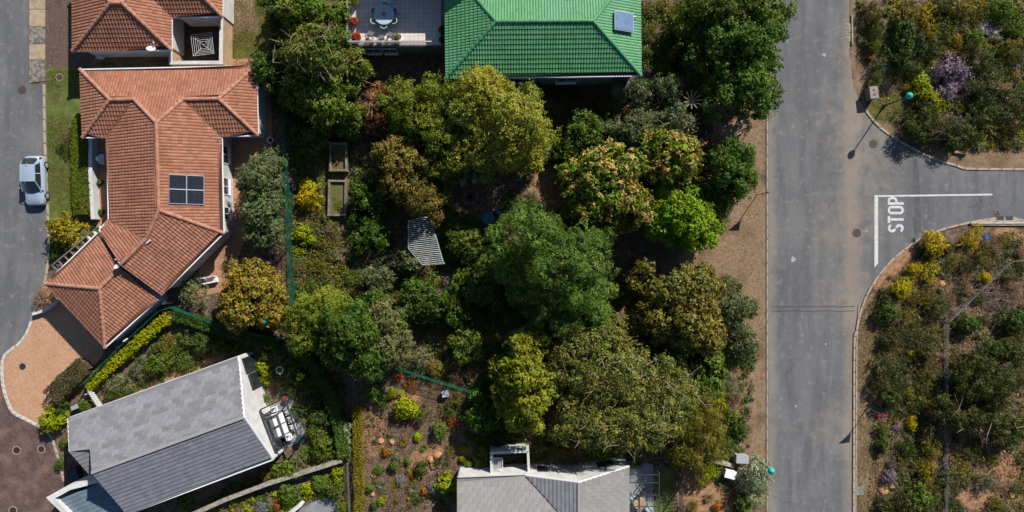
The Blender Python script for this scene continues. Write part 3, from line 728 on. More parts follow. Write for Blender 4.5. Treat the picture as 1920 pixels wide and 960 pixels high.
# courtyard walls (plan taken at wall top)
zt = 2.0
cy = MB().strip(GP([(415, 28), (414, 117), (320, 117.5), (320, 96)], zt), .25, -.05, zt).build("courtyard_wall", CREAM, root)
MB().strip(GP([(415, 28), (414, 117), (320, 117.5), (320, 96)], zt+.05), .29, zt, zt+.06).build("wall_coping", WHITE, root)
sheet("courtyard_floor", GP([(322, 30), (424, 30), (424, 124), (322, 124)]), .03, M("courtyard_earth", C(74, 62, 54), C(96, 80, 68), 2, fine=15, famt=.4), root)
MB().box(q(188, 105, .7), (.5, .4, .5)).build("vent_box", WHITE, root)
dish(283, 93, 3.3, "white satellite dish on the gutter above the dark passage", (.35, .8))
pt = P(339, 84); r_ = empty("plant_tub", pt, "bright green tub in the walled courtyard", "tub")
MB().lathe(pt, [(.2, 0), (.27, .45), (.3, .5), (.25, .5), (.22, .42)], 16).build("tub", M("green_plastic", C(20, 130, 70), famt=.05, rough=.4), r_, True)
pc = P(381, 84, 1.6); pc.z = 0; r_ = empty("clothes_line", pc, "rotary clothes line with white square lines in the courtyard", "clothes line")
MB().tube([pc, pc+V3(0, 0, 1.7)], .03).build("pole", GUTTER, r_)
ang0 = .12
for k in range(4):
    an = ang0+k*math.pi/2+math.pi/4; MB().tube([pc+V3(0, 0, 1.45), pc+V3(math.cos(an)*1.25, math.sin(an)*1.25, 1.75)], .01).build("arm", GUTTER, r_)
for i in range(5):
    rr = .42+i*.2; z = 1.52+i*.055; mb = MB()
    pts = [pc+V3(math.cos(ang0+k*math.pi/2+math.pi/4)*rr, math.sin(ang0+k*math.pi/2+math.pi/4)*rr, z) for k in range(4)]
    for k in range(4): mb.beam(pts[k], pts[(k+1) % 4], .018, .012)
    mb.build("line", GUTTER, r_)

# ---- green roofed house with roof terrace
root = empty("green_roof_house", P(1010, 90), "house with green tiled hip roof and an upper terrace on its left", "house")
e = 4.2; zr = 6.1
a, b, c, d = q(836, 147, e), q(1202, 142, e), q(1200, -72, e), q(834, -70, e); r1, r2 = q(930, 40, zr), q(1112, 39, zr)
slopes = [[a, b, r2, r1], [d, a, r1], [b, c, r2], [c, d, r1, r2]]
mb = MB()
for s_ in slopes: slab_under(s_, mb)
roof = mb.build("roof", UNDER, root)
tcg = (Vector(C(98, 164, 108)), Vector(C(88, 150, 98)))
for s_ in slopes: tile_rows(s_, .22, .37, tcg, rng, .045, .055).build("roof_tiles", GREENT, roof, kind="stuff")
ridge_caps([(a, r1), (b, r2), (r1, r2), (c, r2), (d, r1)], GREENCAP, roof, .14)
for run in ([a, b], [b, c], [d, a]): gutter(run, root)
wl = inset([a, b, c, d], .5); wall_loop(wl, GREYR, root)
for t0, t1 in ((.08, .2), (.32, .46), (.58, .7)): window(root, wl[0].lerp(wl[1], t0), wl[0].lerp(wl[1], t1), 1.0, 2.3, (0, -1))
zf = 2.45                                                   # terrace level
tp = GP([(655, -75), (834, -75), (834, 86), (655, 86)], zf)
MB().prism(tp, -.05, zf-.03).build("terrace_block", GREYR, root)
t0 = tp[3]; tl = empty("terrace_floor", (t0.x, t0.y, zf), None); tl.parent = root; tl.location = Vector((t0.x, t0.y, zf))-root.location
TILE = M("terrace_tile", C(214, 202, 194, .78), C(204, 190, 182, .78), 4, fine=10, famt=.08, rough=.6, objvar=.06)
tm = MB().prism([(0, 0), (.355, 0), (.355, .355), (0, .355)], -.03, .02).mesh("floor_tile", TILE)
nxx = int((tp[1].x-tp[0].x-.1)/.37); nyy = int((tp[0].y-tp[3].y)/.37)
for i in range(nxx):
    for j in range(min(nyy, 13)): link("floor_tile", tm, tl, (.1+i*.37, .08+j*.37, 0))
wsx = GP([(690, 92), (720, 92)], 1.6); ty = tp[3].y
for px0, px1 in ((684, 712), (716, 742)): window(root, (P(px0, 0, 2).x, ty), (P(px1, 0, 2).x, ty), .9, 2.0, (0, -1))
# balustrade of upright slats
BAL = M("balustrade_grey", C(186, 190, 188), famt=.06, rough=.6)
zb = zf+1.0
def balustrade(pa, pb, gate=None):
    br = MB(); L = (pb-pa).length; n = int(L/.14); d_ = (pb-pa)/L
    br.beam(pa+V3(0, 0, zb-zf), pb+V3(0, 0, zb-zf), .07, .06); br.beam(pa+V3(0, 0, .12), pb+V3(0, 0, .12), .06, .06)
    o = br.build("balustrade_rail", BAL, root)
    sm = MB().box((0, 0, .55), (.11, .02, .86)).mesh("slat", BAL)
    rl = root_loc(o)
    for k in range(n):
        s_ = link("slat", sm, o, pa+d_*(k+.5)*L/n-root.location-o.location); s_.rotation_euler[2] = math.radians(-105) if abs(d_.x) > abs(d_.y) else math.radians(-60)
    return o
bz = zf
balustrade(V3(tp[0].x+.06, P(0, -10, zf).y, bz), V3(tp[3].x+.06, tp[3].y+.06, bz)); balustrade(V3(tp[3].x+.06, tp[3].y+.06, bz), V3(P(801, 0, zf).x, tp[3].y+.06, bz))
MB().beam(V3(P(800, 0, zf).x, tp[3].y+.06, zf+.98), V3(P(812, 0, zf).x, tp[3].y+.06, zf+.98), .05, .05).build("hand_rail", GUTTER, root)
# upper storey behind the terrace, beyond the photo's top edge
us = GP([(711, -52), (900, -52), (900, -150), (711, -150)], 5.6); MB().prism(us, zf, 5.55).build("upper_storey", GREYR, root)
MB().prism(inset(us, -.15), 5.555, 5.62).build("upper_roof", GREENCAP, root)
MB().prism(GP([(858, -52), (960, -52), (960, -150), (858, -150)], 6.4), 5.625, 6.4).build("roof_tower", GREYR, root)
gp = empty("solar_geyser", q(1165, 43, 4.9), "pale blue solar water heating panel on the green roof", "solar panel")
cc0, uu, vv0, nn0 = plane_of(slopes[2]); ct = q(1165, 43, 4.9); ct = ct+nn0*((cc0-ct).dot(nn0)+.28)
uu = V3(0, 1, 0); vv0 = nn0.cross(uu).normalized()
def pane(cn, hu, hv, t, name, mat, par):
    return MB().add([cn+uu*sx*hu+vv0*sy*hv+nn0*h for h in (-t, t) for sx, sy in ((-1,-1), (1,-1), (1,1), (-1,1))], [(3,2,1,0), (4,5,6,7), (0,1,5,4), (1,2,6,5), (2,3,7,6), (3,0,4,7)]).build(name, mat, par)
pane(ct, .74, .88, .05, "casing", ALU, gp); pane(ct+nn0*.06, .70, .84, .012, "glass", M("collector_glass", C(120, 146, 178), C(104, 130, 164), 3, famt=.08, rough=.2, spec=.6), gp)
mb = MB()
for k in range(1, 9): mb.beam(ct+nn0*.075-uu*.7+uu*1.4*k/9-vv0*.82, ct+nn0*.075-uu*.7+uu*1.4*k/9+vv0*.82, .02, .006)
mb.build("tube_lines", M("tube_grey", C(150, 170, 190), famt=0), gp); MB().tube([ct-vv0*.9+uu*.5, ct-vv0*1.1+uu*.55, ct-vv0*1.25+uu*.5-nn0*.2], .035).build("pipe", GUTTER, gp)
# rain tank
tk = P(1160, 175, 0); r_ = empty("rain_tank", tk, "round green rainwater tank at the corner of the green roofed house", "water tank")
TANK = M("tank_green", C(96, 112, 88), famt=.08, rough=.5)
MB().lathe(tk, [(.82, 0), (.84, .1), (.84, 1.75), (.78, 1.85), (.3, 2.02), (.28, 2.06), (0, 2.06)], 28).build("tank", TANK, r_, True)
mb = MB()
for z in (.35, .7, 1.05, 1.4): mb.lathe(tk, [(.84, z-.04), (.865, z), (.84, z+.04)], 28)
mb.build("rib", TANK, r_, True); MB().lathe(tk+V3(.3, -.45, 1.86), [(.2, -.05), (.2, .1), (0, .12)], 16).build("inlet", DARKM, r_); MB().tube([P(1185, 150, 4.0), P(1180, 160, 3.2), tk+V3(.3, -.45, 1.98)], .05).build("down_pipe", GUTTER, r_)

# ---- grey slate house, lower left
root = empty("slate_roof_house", P(310, 800), "long grey slate roofed house with white gable wall at lower left", "house")
ea, eb = q(127, 784, 3.0), q(447, 668, 3.0); ra, rb = q(172, 886, 5.2), q(457, 782, 5.2); la, lb = q(238, 965, 3.2), q(512, 862, 3.2)
na, nb = q(130, 847, 4.2), q(168, 833, 4.2); nc = q(167, 889, 3.5)
slopes = [[ea, eb, rb, ra, nb, na], [la, lb, rb, ra], [na, nb, nc]]
mb = MB()
for s_ in slopes: slab_under(s_, mb, .12)
roof = mb.build("roof", M("fascia_grey", C(120, 122, 124), famt=.1), root)
scol = (Vector(C(148, 147, 150)), Vector(C(128, 127, 130)))
dcol = (Vector(C(146, 145, 151)), Vector(C(134, 133, 139)))
shingle_roof(slopes[0], .66, .40, SLATEP, scol, rng, roof)
for s_ in slopes[1:]: tile_rows(s_, .42, .36, dcol, rng, 0, .05, 1, 'flat').build("slate_courses", SLATE, roof, kind="stuff")
MB().beam(ra+V3(0, 0, .06), rb+V3(0, 0, .06), .22, .06).build("ridge_flashing", M("ridge_grey", C(168, 164, 162), famt=.15), roof)
gutter([eb, rb, lb], root, w=.16); gutter([la, lb], root); gutter([ea, na], root, w=.08)
wo4 = [ea, eb, rb, lb, la, nc, na]
wi = [p.copy() for p in wo4]; cen = sum(wi, Vector())/len(wi)
wi = [p+(V3(cen.x, cen.y, p.z)-p)*.012 for p in wi]
wall_loop(wi, WHITE, root, drop=.14)
cw = V3(.06, .02, 0)
MB().add([nb-V3(0, 0, .05), ra-V3(0, 0, .08), nc-V3(0, 0, .05), nb-V3(0, 0, .05)+cw, ra-V3(0, 0, .08)+cw, nc-V3(0, 0, .05)+cw], [(0, 1, 2), (5, 4, 3), (0, 3, 4, 1), (1, 4, 5, 2), (2, 5, 3, 0)]).build("clerestory_wall", MATS["fascia_grey"], root)
MB().add([ra-V3(0, 0, .12), nc-V3(0, 0, .12), V3(nc.x, nc.y, -.05), V3(ra.x, ra.y, -.05)], [(0, 1, 2, 3)]).build("return_wall", WHITE, root)
# door frame and dark window on the gable
dv = (lb-eb); dv.z = 0; dv.normalize(); on = Vector((-dv.y, dv.x, 0)); on = on if on.x > 0 else -on
g0 = wi[1].copy(); 
def gp_(t, z): p = wi[1].lerp(wi[3], t); p.z = z; return p+on*.0
window(root, gp_(.03, 0).xy, gp_(.17, 0).xy, .2, 2.6, (on.x, on.y), DARKM); window(root, gp_(.19, 0).xy, gp_(.33, 0).xy, .2, 2.4, (on.x, on.y), DARKM)
window(root, gp_(.60, 0).xy, gp_(.97, 0).xy, .1, 2.5, (on.x, on.y), DARKM, "sliding_door")
# paving, pergola and furniture beside the gable
GREYP = M("grey_paving", C(152, 152, 154), C(138, 138, 142), 1.2, fine=14, famt=.12)
sheet("patio_paving", GP([(470, 772), (548, 742), (575, 818), (500, 862)]), .045, GREYP, label="grey patio paving under the black steel pergola", kind="structure")
sheet("gravel_strip", GP([(452, 668), (474, 664), (500, 770), (476, 775)]), .04, M("grey_green_gravel", C(150, 156, 142), C(120, 126, 114), 5, fine=20, famt=.3), label="pale gravel strip at the foot of the white gable", kind="structure")
for k in range(4):
    x, y = 471+k*4.6, 690+k*14
    MB().prism(GP([(x-6, y-4), (x+5, y-6), (x+9, y+5), (x-2, y+8)]), 0, .05).build("paving_slab", GREYP, label=["first", "second", "third", "fourth"][k]+" grey stepping slab from the top beside the white gable", cat="paving slab", group="stepping slabs")
pr = empty("pergola", P(520, 800), "black steel pergola frame over the white dining table", "pergola")
zp = 2.4; A, B, Cq, D = q(488, 768, zp), q(534, 747, zp), q(560, 824, zp), q(510, 850, zp)
for s0, s1 in ((A, B), (B, Cq), (Cq, D), (D, A)): MB().beam(s0, s1, .1, .14).build("edge_beam", DARKM, pr)
for t in (.25, .5, .75): MB().beam(A.lerp(D, t), B.lerp(Cq, t), .08, .1).build("cross_beam", DARKM, pr)
for p in (B, Cq, D): MB().beam((p.x, p.y, 0), (p.x, p.y, zp), .1, .1).build("post", DARKM, pr)
FURN = M("furniture_white", (.6, .6, .58), famt=.05)
def dining_table(px, py, rz, L, Wd, label, mat=FURN):
    p = P(px, py, .045); r = empty("dining_table", p, label, "table", rz=rz)
    MB().box((0, 0, .73), (Wd, L, .05)).build("table_top", mat, r, local=True)
    for sx in (-1, 1):
        for sy in (-1, 1): MB().box((sx*(Wd/2-.08), sy*(L/2-.08), .35), (.07, .07, .7)).build("leg", mat, r, local=True)
def make_chair(name, label, px, py, rz, mat=FURN, group=None, z=.045, rail=True):
    p = P(px, py, z); r = empty(name, p, label, "chair", group, rz=rz)
    MB().box((0, 0, .44), (.46, .44, .04)).build("seat", mat, r, local=True)
    mb = MB()
    for k in range(5): mb.box((-.18+k*.09, .22, .68), (.05, .03, .44))
    mb.box((0, .22, .9), (.46, .04, .06)); mb.build("backrest", mat, r, local=True)
    for sx in (-1, 1):
        for sy in (-1, 1): MB().box((sx*.2, sy*.19, .21), (.04, .04, .42)).build("leg", mat, r, local=True)
        if rail: MB().box((sx*.24, 0, .64), (.04, .44, .03)).build("armrest", mat, r, local=True)
    return r
th = math.atan2((Cq-B).y, (Cq-B).x)-math.pi/2
dining_table(530, 793, th+math.pi, 2.1, 1.1, "long white dining table under the black pergola")
for k, (x, y, a_) in enumerate(((543, 769, -math.pi/2), (548, 784, -math.pi/2), (553, 799, -math.pi/2), (516, 783, math.pi/2), (521, 797, math.pi/2), (519, 765, 0), (546, 816, math.pi))):
    lab = ["white chair at the upper right of the pergola table", "white chair at the middle right of the pergola table", "white chair at the lower right of the pergola table", "white chair at the upper left of the pergola table", "white chair at the lower left of the pergola table", "white chair at the top end of the pergola table", "white chair at the bottom end of the pergola table"][k]
    make_chair("dining_chair", lab, x, y, th+math.pi+a_, group="chairs round the pergola table")
bq = empty("barbecue", P(517, 833), "black kettle barbecue trolley beside the lower pergola post", "barbecue"); bp0 = P(517, 833)
MB().box(bp0+V3(0, 0, .75), (.75, .55, .3), th).build("grill_box", DARKM, bq); MB().box(bp0+V3(0, 0, .95), (.7, .5, .14), th).build("lid", DARKM, bq)
for sx in (-.3, .3):
    for sy in (-.2, .2): MB().box(bp0+V3(sx, sy, .3), (.05, .05, .6)).build("leg", DARKM, bq)
MB().box(bp0+V3(-.1, -.55, .72), (.4, .4, .05), th).build("side_shelf", FURN, bq)
ur = empty("hose_reel", P(565, 822), "green hose reel at the lower right corner of the patio", "hose reel"); pu = P(565, 822)
MB().lathe(pu, [(.3, .0), (.33, .1), (.2, .2), (.2, .5), (.33, .6), (.3, .68), (0, .68)], 16).build("reel", M("hose_green", C(20, 80, 60), famt=.15), ur); MB().tube([pu+V3(.2, .2, 0), pu+V3(.2, .2, .9), pu+V3(-.2, -.2, .9), pu+V3(-.2, -.2, 0)], .03).build("handle", DARKM, ur)
rp = empty("flower_pot", P(538, 746), "small red flowered pot at the top corner of the patio", "flower pot")
MB().lathe(P(538, 746), [(.13, 0), (.18, .32), (.14, .32), (.12, .25)], 14).build("pot", M("terracotta_pot", C(180, 90, 60), famt=.1), rp)
MB().lathe(P(538, 746)+V3(0, 0, .3), [(.02, 0), (.22, .08), (.24, .2), (.12, .3), (0, .32)], 9).build("flowers", M("red_flower", C(225, 70, 45), C(190, 50, 40), 12, famt=.3), rp)
# white entrance with blue grey sheet roof
root = empty("entrance_porch", P(150, 950), "white walled entrance porch with blue grey sheet roof at lower left", "porch")
z1 = 2.9
wpts = GP([(172, 1010), (94, 934), (130, 914), (186, 900), (208, 892)], z1)
MB().strip(wpts, .42, -.05, z1).build("parapet_wall", WHITE, root)
MB().strip(GP([(186, 902), (168, 876), (160, 868)], 2.6), .3, -.05, 2.6).build("side_wall", WHITE, root)
rp_ = GP([(178, 1010), (108, 938), (208, 897), (262, 962), (280, 1010)], 2.55)
mb = MB(); mb.prism(rp_, 2.4, 2.5); rf = mb.build("sheet_roof", M("blue_grey_sheet", C(116, 134, 146), C(104, 122, 134), 1, fine=4, famt=.06, rough=.45, spec=.4), root)
d0, d1 = rp_[1], rp_[2]; dr = (d1-d0).normalized(); pp = V3(dr.y, -dr.x, 0)
for k in range(11):
    a_ = d0+pp*(.22+k*.36)+dr*(.12+k*.02); a_.z = 2.52; b_ = a_+dr*5.2; MB().beam(a_, b_, .04, .05).build("seam", MATS["blue_grey_sheet"], rf)
MB().box(P(141, 893, .4), (.9, 1.6, .5), .3).build("planter_box", M("dark_blue_pond", C(50, 62, 80), famt=.1, rough=.3), root)
gt = empty("garden_gate", P(178, 748), "small white slatted gate beside the slate roofed house", "gate")
for k in range(9):
    t = k/8; pa = P(170+t*18, 735+t*27, .9); MB().beam((pa.x-.33, pa.y+.12, .9), (pa.x+.33, pa.y-.1, .9), .09, .05).build("slat", WHITE, gt)
MB().beam(P(172, 737, .84), P(188, 764, .84), .08, .08).build("rail", WHITE, gt)
for t in (0, 1): pa = P(171+t*17, 736+t*27); MB().beam(pa, pa+V3(0, 0, .82), .08, .08).build("post", WHITE, gt)
MB().box(P(142, 763, .5), (.5, .35, .5), .4).build("meter_box", M("meter_grey", C(150, 170, 176), famt=.06), label="small pale meter box among shrubs left of the white gate", cat="meter box")
# retaining wall and neighbour's slab at the bottom
MB().strip(GP([(340, 975), (420, 938), (500, 908), (570, 886), (640, 864)], 1.0), .34, -.05, 1.0).build("retaining_wall", M("weathered_concrete", C(176, 168, 150), C(140, 132, 118), 3, fine=14, famt=.25, bump=.3), label="long pale concrete retaining wall below the slate roofed house", cat="wall")
sheet("lower_terrace", GP([(560, 955), (590, 940), (610, 932), (632, 936), (642, 1010), (500, 1010)]), .05, GREYP, label="corner of grey paved terrace at the bottom edge", kind="structure")
MB().strip(GP([(535, 970), (562, 948)], 1.2), .3, 0, 1.2).build("garden_wall", WHITE, label="white wall end cut by the bottom edge", cat="wall")

# ---- grey roofed house, bottom centre
root = empty("grey_roof_house", P(1010, 950), "grey tiled house with white walls cut by the bottom edge", "house")
e = 3.2
a0 = q(857, 897, e); a1 = q(985, 892, e); v2 = q(1048, 962, 4.02); a3 = q(1085, 1003, 4.5); a5 = q(1085, 1032, 4.82); a4 = q(857, 1032, 4.82)
k0 = q(1085, 905, 4.5); k1 = q(1085, 1040, 4.5); d0 = q(1180, 875, 3.3); d1 = q(1180, 1040, 3.3)
slopes = [[a0, a1, v2, a3, a5, a4], [a1, k0, a3, v2], [k0, d0, d1, k1]]
mb = MB()
for s_ in slopes: slab_under(s_, mb, .12)
roof = mb.build("roof", MATS["fascia_grey"], root)
wcol = (Vector(C(158, 154, 150)), Vector(C(146, 142, 139)))
shingle_roof(slopes[0], .60, .42, SLATEW, wcol, rng, roof, 140); shingle_roof(slopes[2], .60, .42, SLATEW, wcol, rng, roof, 140)
tile_rows(slopes[1], .42, .33, dcol, rng, 0, .05, 1, 'flat').build("slate_courses", SLATE, roof, kind="stuff")
gutter([a1, k0, d0], root, w=.16); gutter([a0, a1], root, DARKM, .06)
MB().beam(k0+V3(0, 0, .06), k1+V3(0, 0, .06), .16, .06).build("ridge_flashing", MATS["ridge_grey"], roof)
MB().beam(a1+V3(0, 0, .02), a3+V3(0, 0, .02), .1, .04).build("valley_flashing", DARKM, roof)
cen = q(1010, 990, 3)
wi = [p+(V3(cen.x, cen.y, p.z)-p)*.012 for p in [a0, a1, k0, d0, d1, k1, a4]]
wall_loop(wi, WHITE, root, drop=.14)
for t0, t1 in ((.25, .45),): window(root, wi[1].lerp(wi[2], t0).xy, wi[1].lerp(wi[2], t1).xy, 1.2, 2.2, (0, 1), DARKM)
window(root, wi[2].lerp(wi[3], .45).xy, wi[2].lerp(wi[3], .75).xy, 1.2, 2.2, (0, 1), DARKM)
sheet("yard_paving", GP([(865, 885), (1150, 872), (1165, 860), (1225, 870), (1226, 1010), (860, 1010)]), .045, GREYP, root)
cz = 2.4
MB().strip(GP([(922, 892), (921, 850), (990, 846), (992, 893)], cz), .2, -.05, cz).build("courtyard_wall", WHITE, root)
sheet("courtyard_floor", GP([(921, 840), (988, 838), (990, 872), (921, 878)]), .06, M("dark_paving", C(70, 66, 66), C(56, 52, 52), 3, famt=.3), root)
gr = MB()
for k in range(8): p = P(925+k*2, 862, 2.2); gr.beam(P(925+k*2, 860, 2.25), P(925+k*2, 892, 2.25), .03, .03)
gr.build("steel_grid", GUTTER, root)
for x0, y0, x1, y1 in ((922, 859, 942, 859), (942, 859, 942, 893)): MB().beam(q(x0, y0, 2.3), q(x1, y1, 2.3), .08, .06).build("grid_frame", WHITE, root)
pg = empty("steel_pergola", P(1205, 930), "thin steel pergola frame over the patio at the bottom right of the house", "pergola")
z = 2.5
for y in (890, 905, 928, 950, 975): MB().beam(q(1180, y, z), q(1236, y, z), .06, .08).build("cross_beam", DARKM, pg)
MB().beam(q(1236, 885, z), q(1236, 985, z), .06, .1).build("edge_beam", DARKM, pg)
for y in (888, 940): p = q(1236, y, z); MB().beam((p.x, p.y, 0), (p.x, p.y, z), .07, .07).build("post", DARKM, pg)
pt = P(1196, 938); r_ = empty("round_table", pt, "round wooden table on the shaded patio at the bottom", "table")
MB().lathe(pt, [(0, .7), (.5, .7), (.52, .73), (.5, .76), (0, .76)], 24).build("table_top", M("pale_wood", C(190, 160, 130), C(160, 130, 104), 6, famt=.15), r_)
MB().lathe(pt, [(.3, .05), (.08, .1), (.06, .7)], 14).build("pedestal", DARKM, r_)
CUSH = M("pale_cushion", C(170, 200, 205), famt=.06)
make_chair("patio_chair", "pale blue chair left of the round patio table", 1183, 927, .9, CUSH, "chairs round the patio table"); make_chair("patio_chair", "pale blue chair right of the round patio table", 1215, 950, 3.9, CUSH, "chairs round the patio table"); make_chair("patio_chair", "dark chair above the round patio table", 1203, 922, 0.1, DARKM, "chairs round the patio table")
sheet("patio_lawn", GP([(1226, 872), (1262, 880), (1266, 1010), (1226, 1010)]), .03, LAWN, label="narrow mown lawn strip beside the bottom patio", kind="structure")
tr = empty("trellis_fence", P(1270, 920), "tall dark diamond trellis fence right of the bottom lawn strip", "fence")
tp_ = [P(x, y) for x, y in smooth_path([(1240, 862), (1258, 874), (1268, 895), (1272, 930), (1274, 985)], 4)]
mb = MB(); WOODT = M("trellis_wood", C(88, 74, 62), famt=.2)
Ltot = 0; acc = [0]
for i in range(1, len(tp_)): acc.append(acc[-1]+(tp_[i]-tp_[i-1]).length)
def at_(s):
    s = min(max(0, s), acc[-1])
    for i in range(1, len(tp_)):
        if acc[i] >= s: return tp_[i-1].lerp(tp_[i], (s-acc[i-1])/(acc[i]-acc[i-1]))
s_ = -1.6
while s_ < acc[-1]:
    for sg in (1, -1):
        u0_, u1_ = (s_, s_+1.6) if sg > 0 else (s_+1.6, s_)
        pts = [at_(u0_+(u1_-u0_)*k/4)+V3(0, 0, .1+1.6*k/4) for k in range(5) if 0 <= u0_+(u1_-u0_)*k/4 <= acc[-1]]
        for x, y in zip(pts, pts[1:]): mb.beam(x, y, .025, .04)
    s_ += .3
mb.build("lattice", WOODT, tr, kind="stuff")
for k in range(5): p = at_(acc[-1]*k/4); MB().beam(p, p+V3(0, 0, 1.8), .09, .09).build("post", WOODT, tr)

# ------------------------------------------------------------------ terrace furniture
zt = zf+.03
tb = P(723, 33, zt); r_ = empty("round_table", tb, "round glass topped table on the tiled roof terrace", "table")
MB().lathe(tb, [(0, .70), (.8, .70), (.83, .72), (.8, .74), (0, .74)], 32).build("table_top", M("pale_glass_top", C(190, 205, 210), famt=.04, rough=.15, spec=.5), r_)
MB().lathe(tb, [(.4, .0), (.08, .06), (.06, .7)], 14).build("pedestal", DARKM, r_)
MB().lathe(tb, [(.08, .74), (.12, .85), (.14, .9), (.06, .98), (0, 1.0)], 9).build("flower_bowl", M("pink_flower", C(205, 110, 100), C(150, 60, 60), 15, famt=.3), r_)
TCH = M("terrace_chair_frame", C(120, 132, 140), famt=.06)
def tub_chair(px, py, rz, label):
    p = P(px, py, zt); r = empty("terrace_chair", p, label, "chair", "chairs round the terrace table", rz=rz)
    MB().lathe((0, 0, 0), [(.22, .40), (.24, .42), (.22, .45), (0, .45)], 16).build("seat", TCH, r, local=True)
    pts = [(.27*math.cos(t), .27*math.sin(t), .82) for t in [math.radians(20+140*k/8) for k in range(9)]]
    mb = MB(); mb.tube(pts, .022)
    for k in range(9): mb.tube([pts[k], (pts[k][0]*.85, pts[k][1]*.85, .44)], .01, 5)
    mb.build("backrest", GUTTER if True else TCH, r, local=True)
    for k in range(4): t = math.radians(45+90*k); MB().tube([(.18*math.cos(t), .18*math.sin(t), .42), (.24*math.cos(t), .24*math.sin(t), 0)], .016, 5).build("leg", TCH, r, local=True)
for an, lab in ((90, "top"), (25, "upper right"), (155, "upper left"), (215, "lower left"), (270, "bottom"), (325, "lower right")):
    t = math.radians(an); tub_chair(723+math.cos(t)*22, 33-math.sin(t)*20, t-math.pi/2, "terrace chair at the %s of the round glass table" % lab)
MESHG = M("grey_mesh_seat", C(120, 116, 112), famt=.15)
for k, (x, y, rz) in enumerate(((697, 67, 2.9), (717, 74, 3.4), (734, 69, 2.7))):
    make_chair("folding_chair", ["leftmost grey folding chair by the terrace balustrade", "middle grey folding chair by the terrace balustrade", "grey folding chair beside the white pot on the terrace"][k], x, y, rz, MESHG, "folding chairs by the balustrade", zt, False)

# ------------------------------------------------------------------ foliage tools
def leaf_quads(pos, nor, length, width, rg, axis=None):
    n = len(pos); nor = nor/np.linalg.norm(nor, axis=1, keepdims=True)
    a = rg.normal(size=(n, 3)) if axis is None else axis+rg.normal(size=(n, 3))*.25
    a -= nor*np.sum(a*nor, 1, keepdims=True); a /= np.linalg.norm(a, axis=1, keepdims=True)+1e-9
    b = np.cross(nor, a); L = (length*.5)[:, None]; Wd = (width*.5)[:, None]
    v = np.empty((n, 4, 3)); v[:, 0] = pos-a*L; v[:, 1] = pos+b*Wd+nor*Wd*.35; v[:, 2] = pos+a*L-nor*L*.25; v[:, 3] = pos-b*Wd+nor*Wd*.35
    return v.reshape(-1, 3)
def foliage_mesh(name, pos, nor, length, width, cols, rg, axis=None):
    v = leaf_quads(pos, nor, length, width, rg, axis); n = len(pos)
    return np_mesh(name, v, np.arange(4*n).reshape(n, 4), LEAF, cols)
def sphere_dirs(n, rg, zmin=-1.0):
    z = rg.uniform(zmin, 1, n); t = rg.uniform(0, 2*np.pi, n); r = np.sqrt(1-z*z)
    return np.stack([r*np.cos(t), r*np.sin(t), z], 1)
def clump_leaves(clumps, rg, dens, per, tuft, leaf, aspect, palette, bloom=None, zmin=-.3, up=.18, jit=.32, flat=.85, tipcol=None, tipfrac=0):
    """clumps: (n,4) centre+radius. tufts sit on each clump's skin, leaves radiate inside each tuft"""
    pal = np.array(palette); P_, N_, L_, C_ = [], [], [], []
    for cx, cy, cz, r, *tone in clumps:
        nt_ = max(4, int(dens*r*r*10)); d = sphere_dirs(nt_, rg, zmin); rr = r*(1-.35*rg.random(nt_)**2)
        tc_ = np.array([cx, cy, cz])+d*rr[:, None]*np.array([1, 1, flat])
        ct = rg.random()*.55
        tt = np.clip(ct+rg.random(nt_)*.45, 0, 1)
        isb = (rg.random(nt_) < (bloom[0]*(.3+1.4*rg.random()) if bloom else 0)) & (d[:, 2] > -.05)
        tc_ = np.repeat(tc_, per, 0); dd = np.repeat(d, per, 0); n = nt_*per
        off = rg.normal(size=(n, 3))*tuft*.45; off += dd*np.abs(rg.normal(size=(n, 1)))*tuft*.35
        p = tc_+off; nn = dd*.7+off/tuft*.2+np.array([0, 0, up])+rg.normal(size=(n, 3))*jit
        t = np.clip(np.repeat(tt, per)*.75+rg.random(n)*.25, 0, .9999)*(len(pal)-1); i = t.astype(int); f = (t-i)[:, None]
        c = pal[i]*(1-f)+pal[np.minimum(i+1, len(pal)-1)]*f
        if tipcol is not None:
            m = (rg.random(n) < tipfrac) & (np.sum(off*dd, 1) > 0); c[m] = np.array(tipcol)*rg.uniform(.8, 1.2, (m.sum(), 1))
        ib = np.repeat(isb, per)
        if bloom: c[ib] = np.array(bloom[1])*rg.uniform(.75, 1.2, (ib.sum(), 1)); p[ib] += dd[ib]*tuft*.5
        c = c*rg.uniform(.85, 1.15, (n, 1))*(np.array(tone) if tone else 1.)
        od = rg.random(n) < .025; c[od] = np.array(C(150, 124, 80))
        P_.append(p); N_.append(nn); L_.append(leaf*rg.uniform(.7, 1.25, n)); C_.append(c)
    p = np.vstack(P_); n_ = np.vstack(N_); l = np.concatenate(L_); c = np.vstack(C_)
    p[:, 2] = np.maximum(p[:, 2], .03)
    return p, n_, l, l*aspect, c
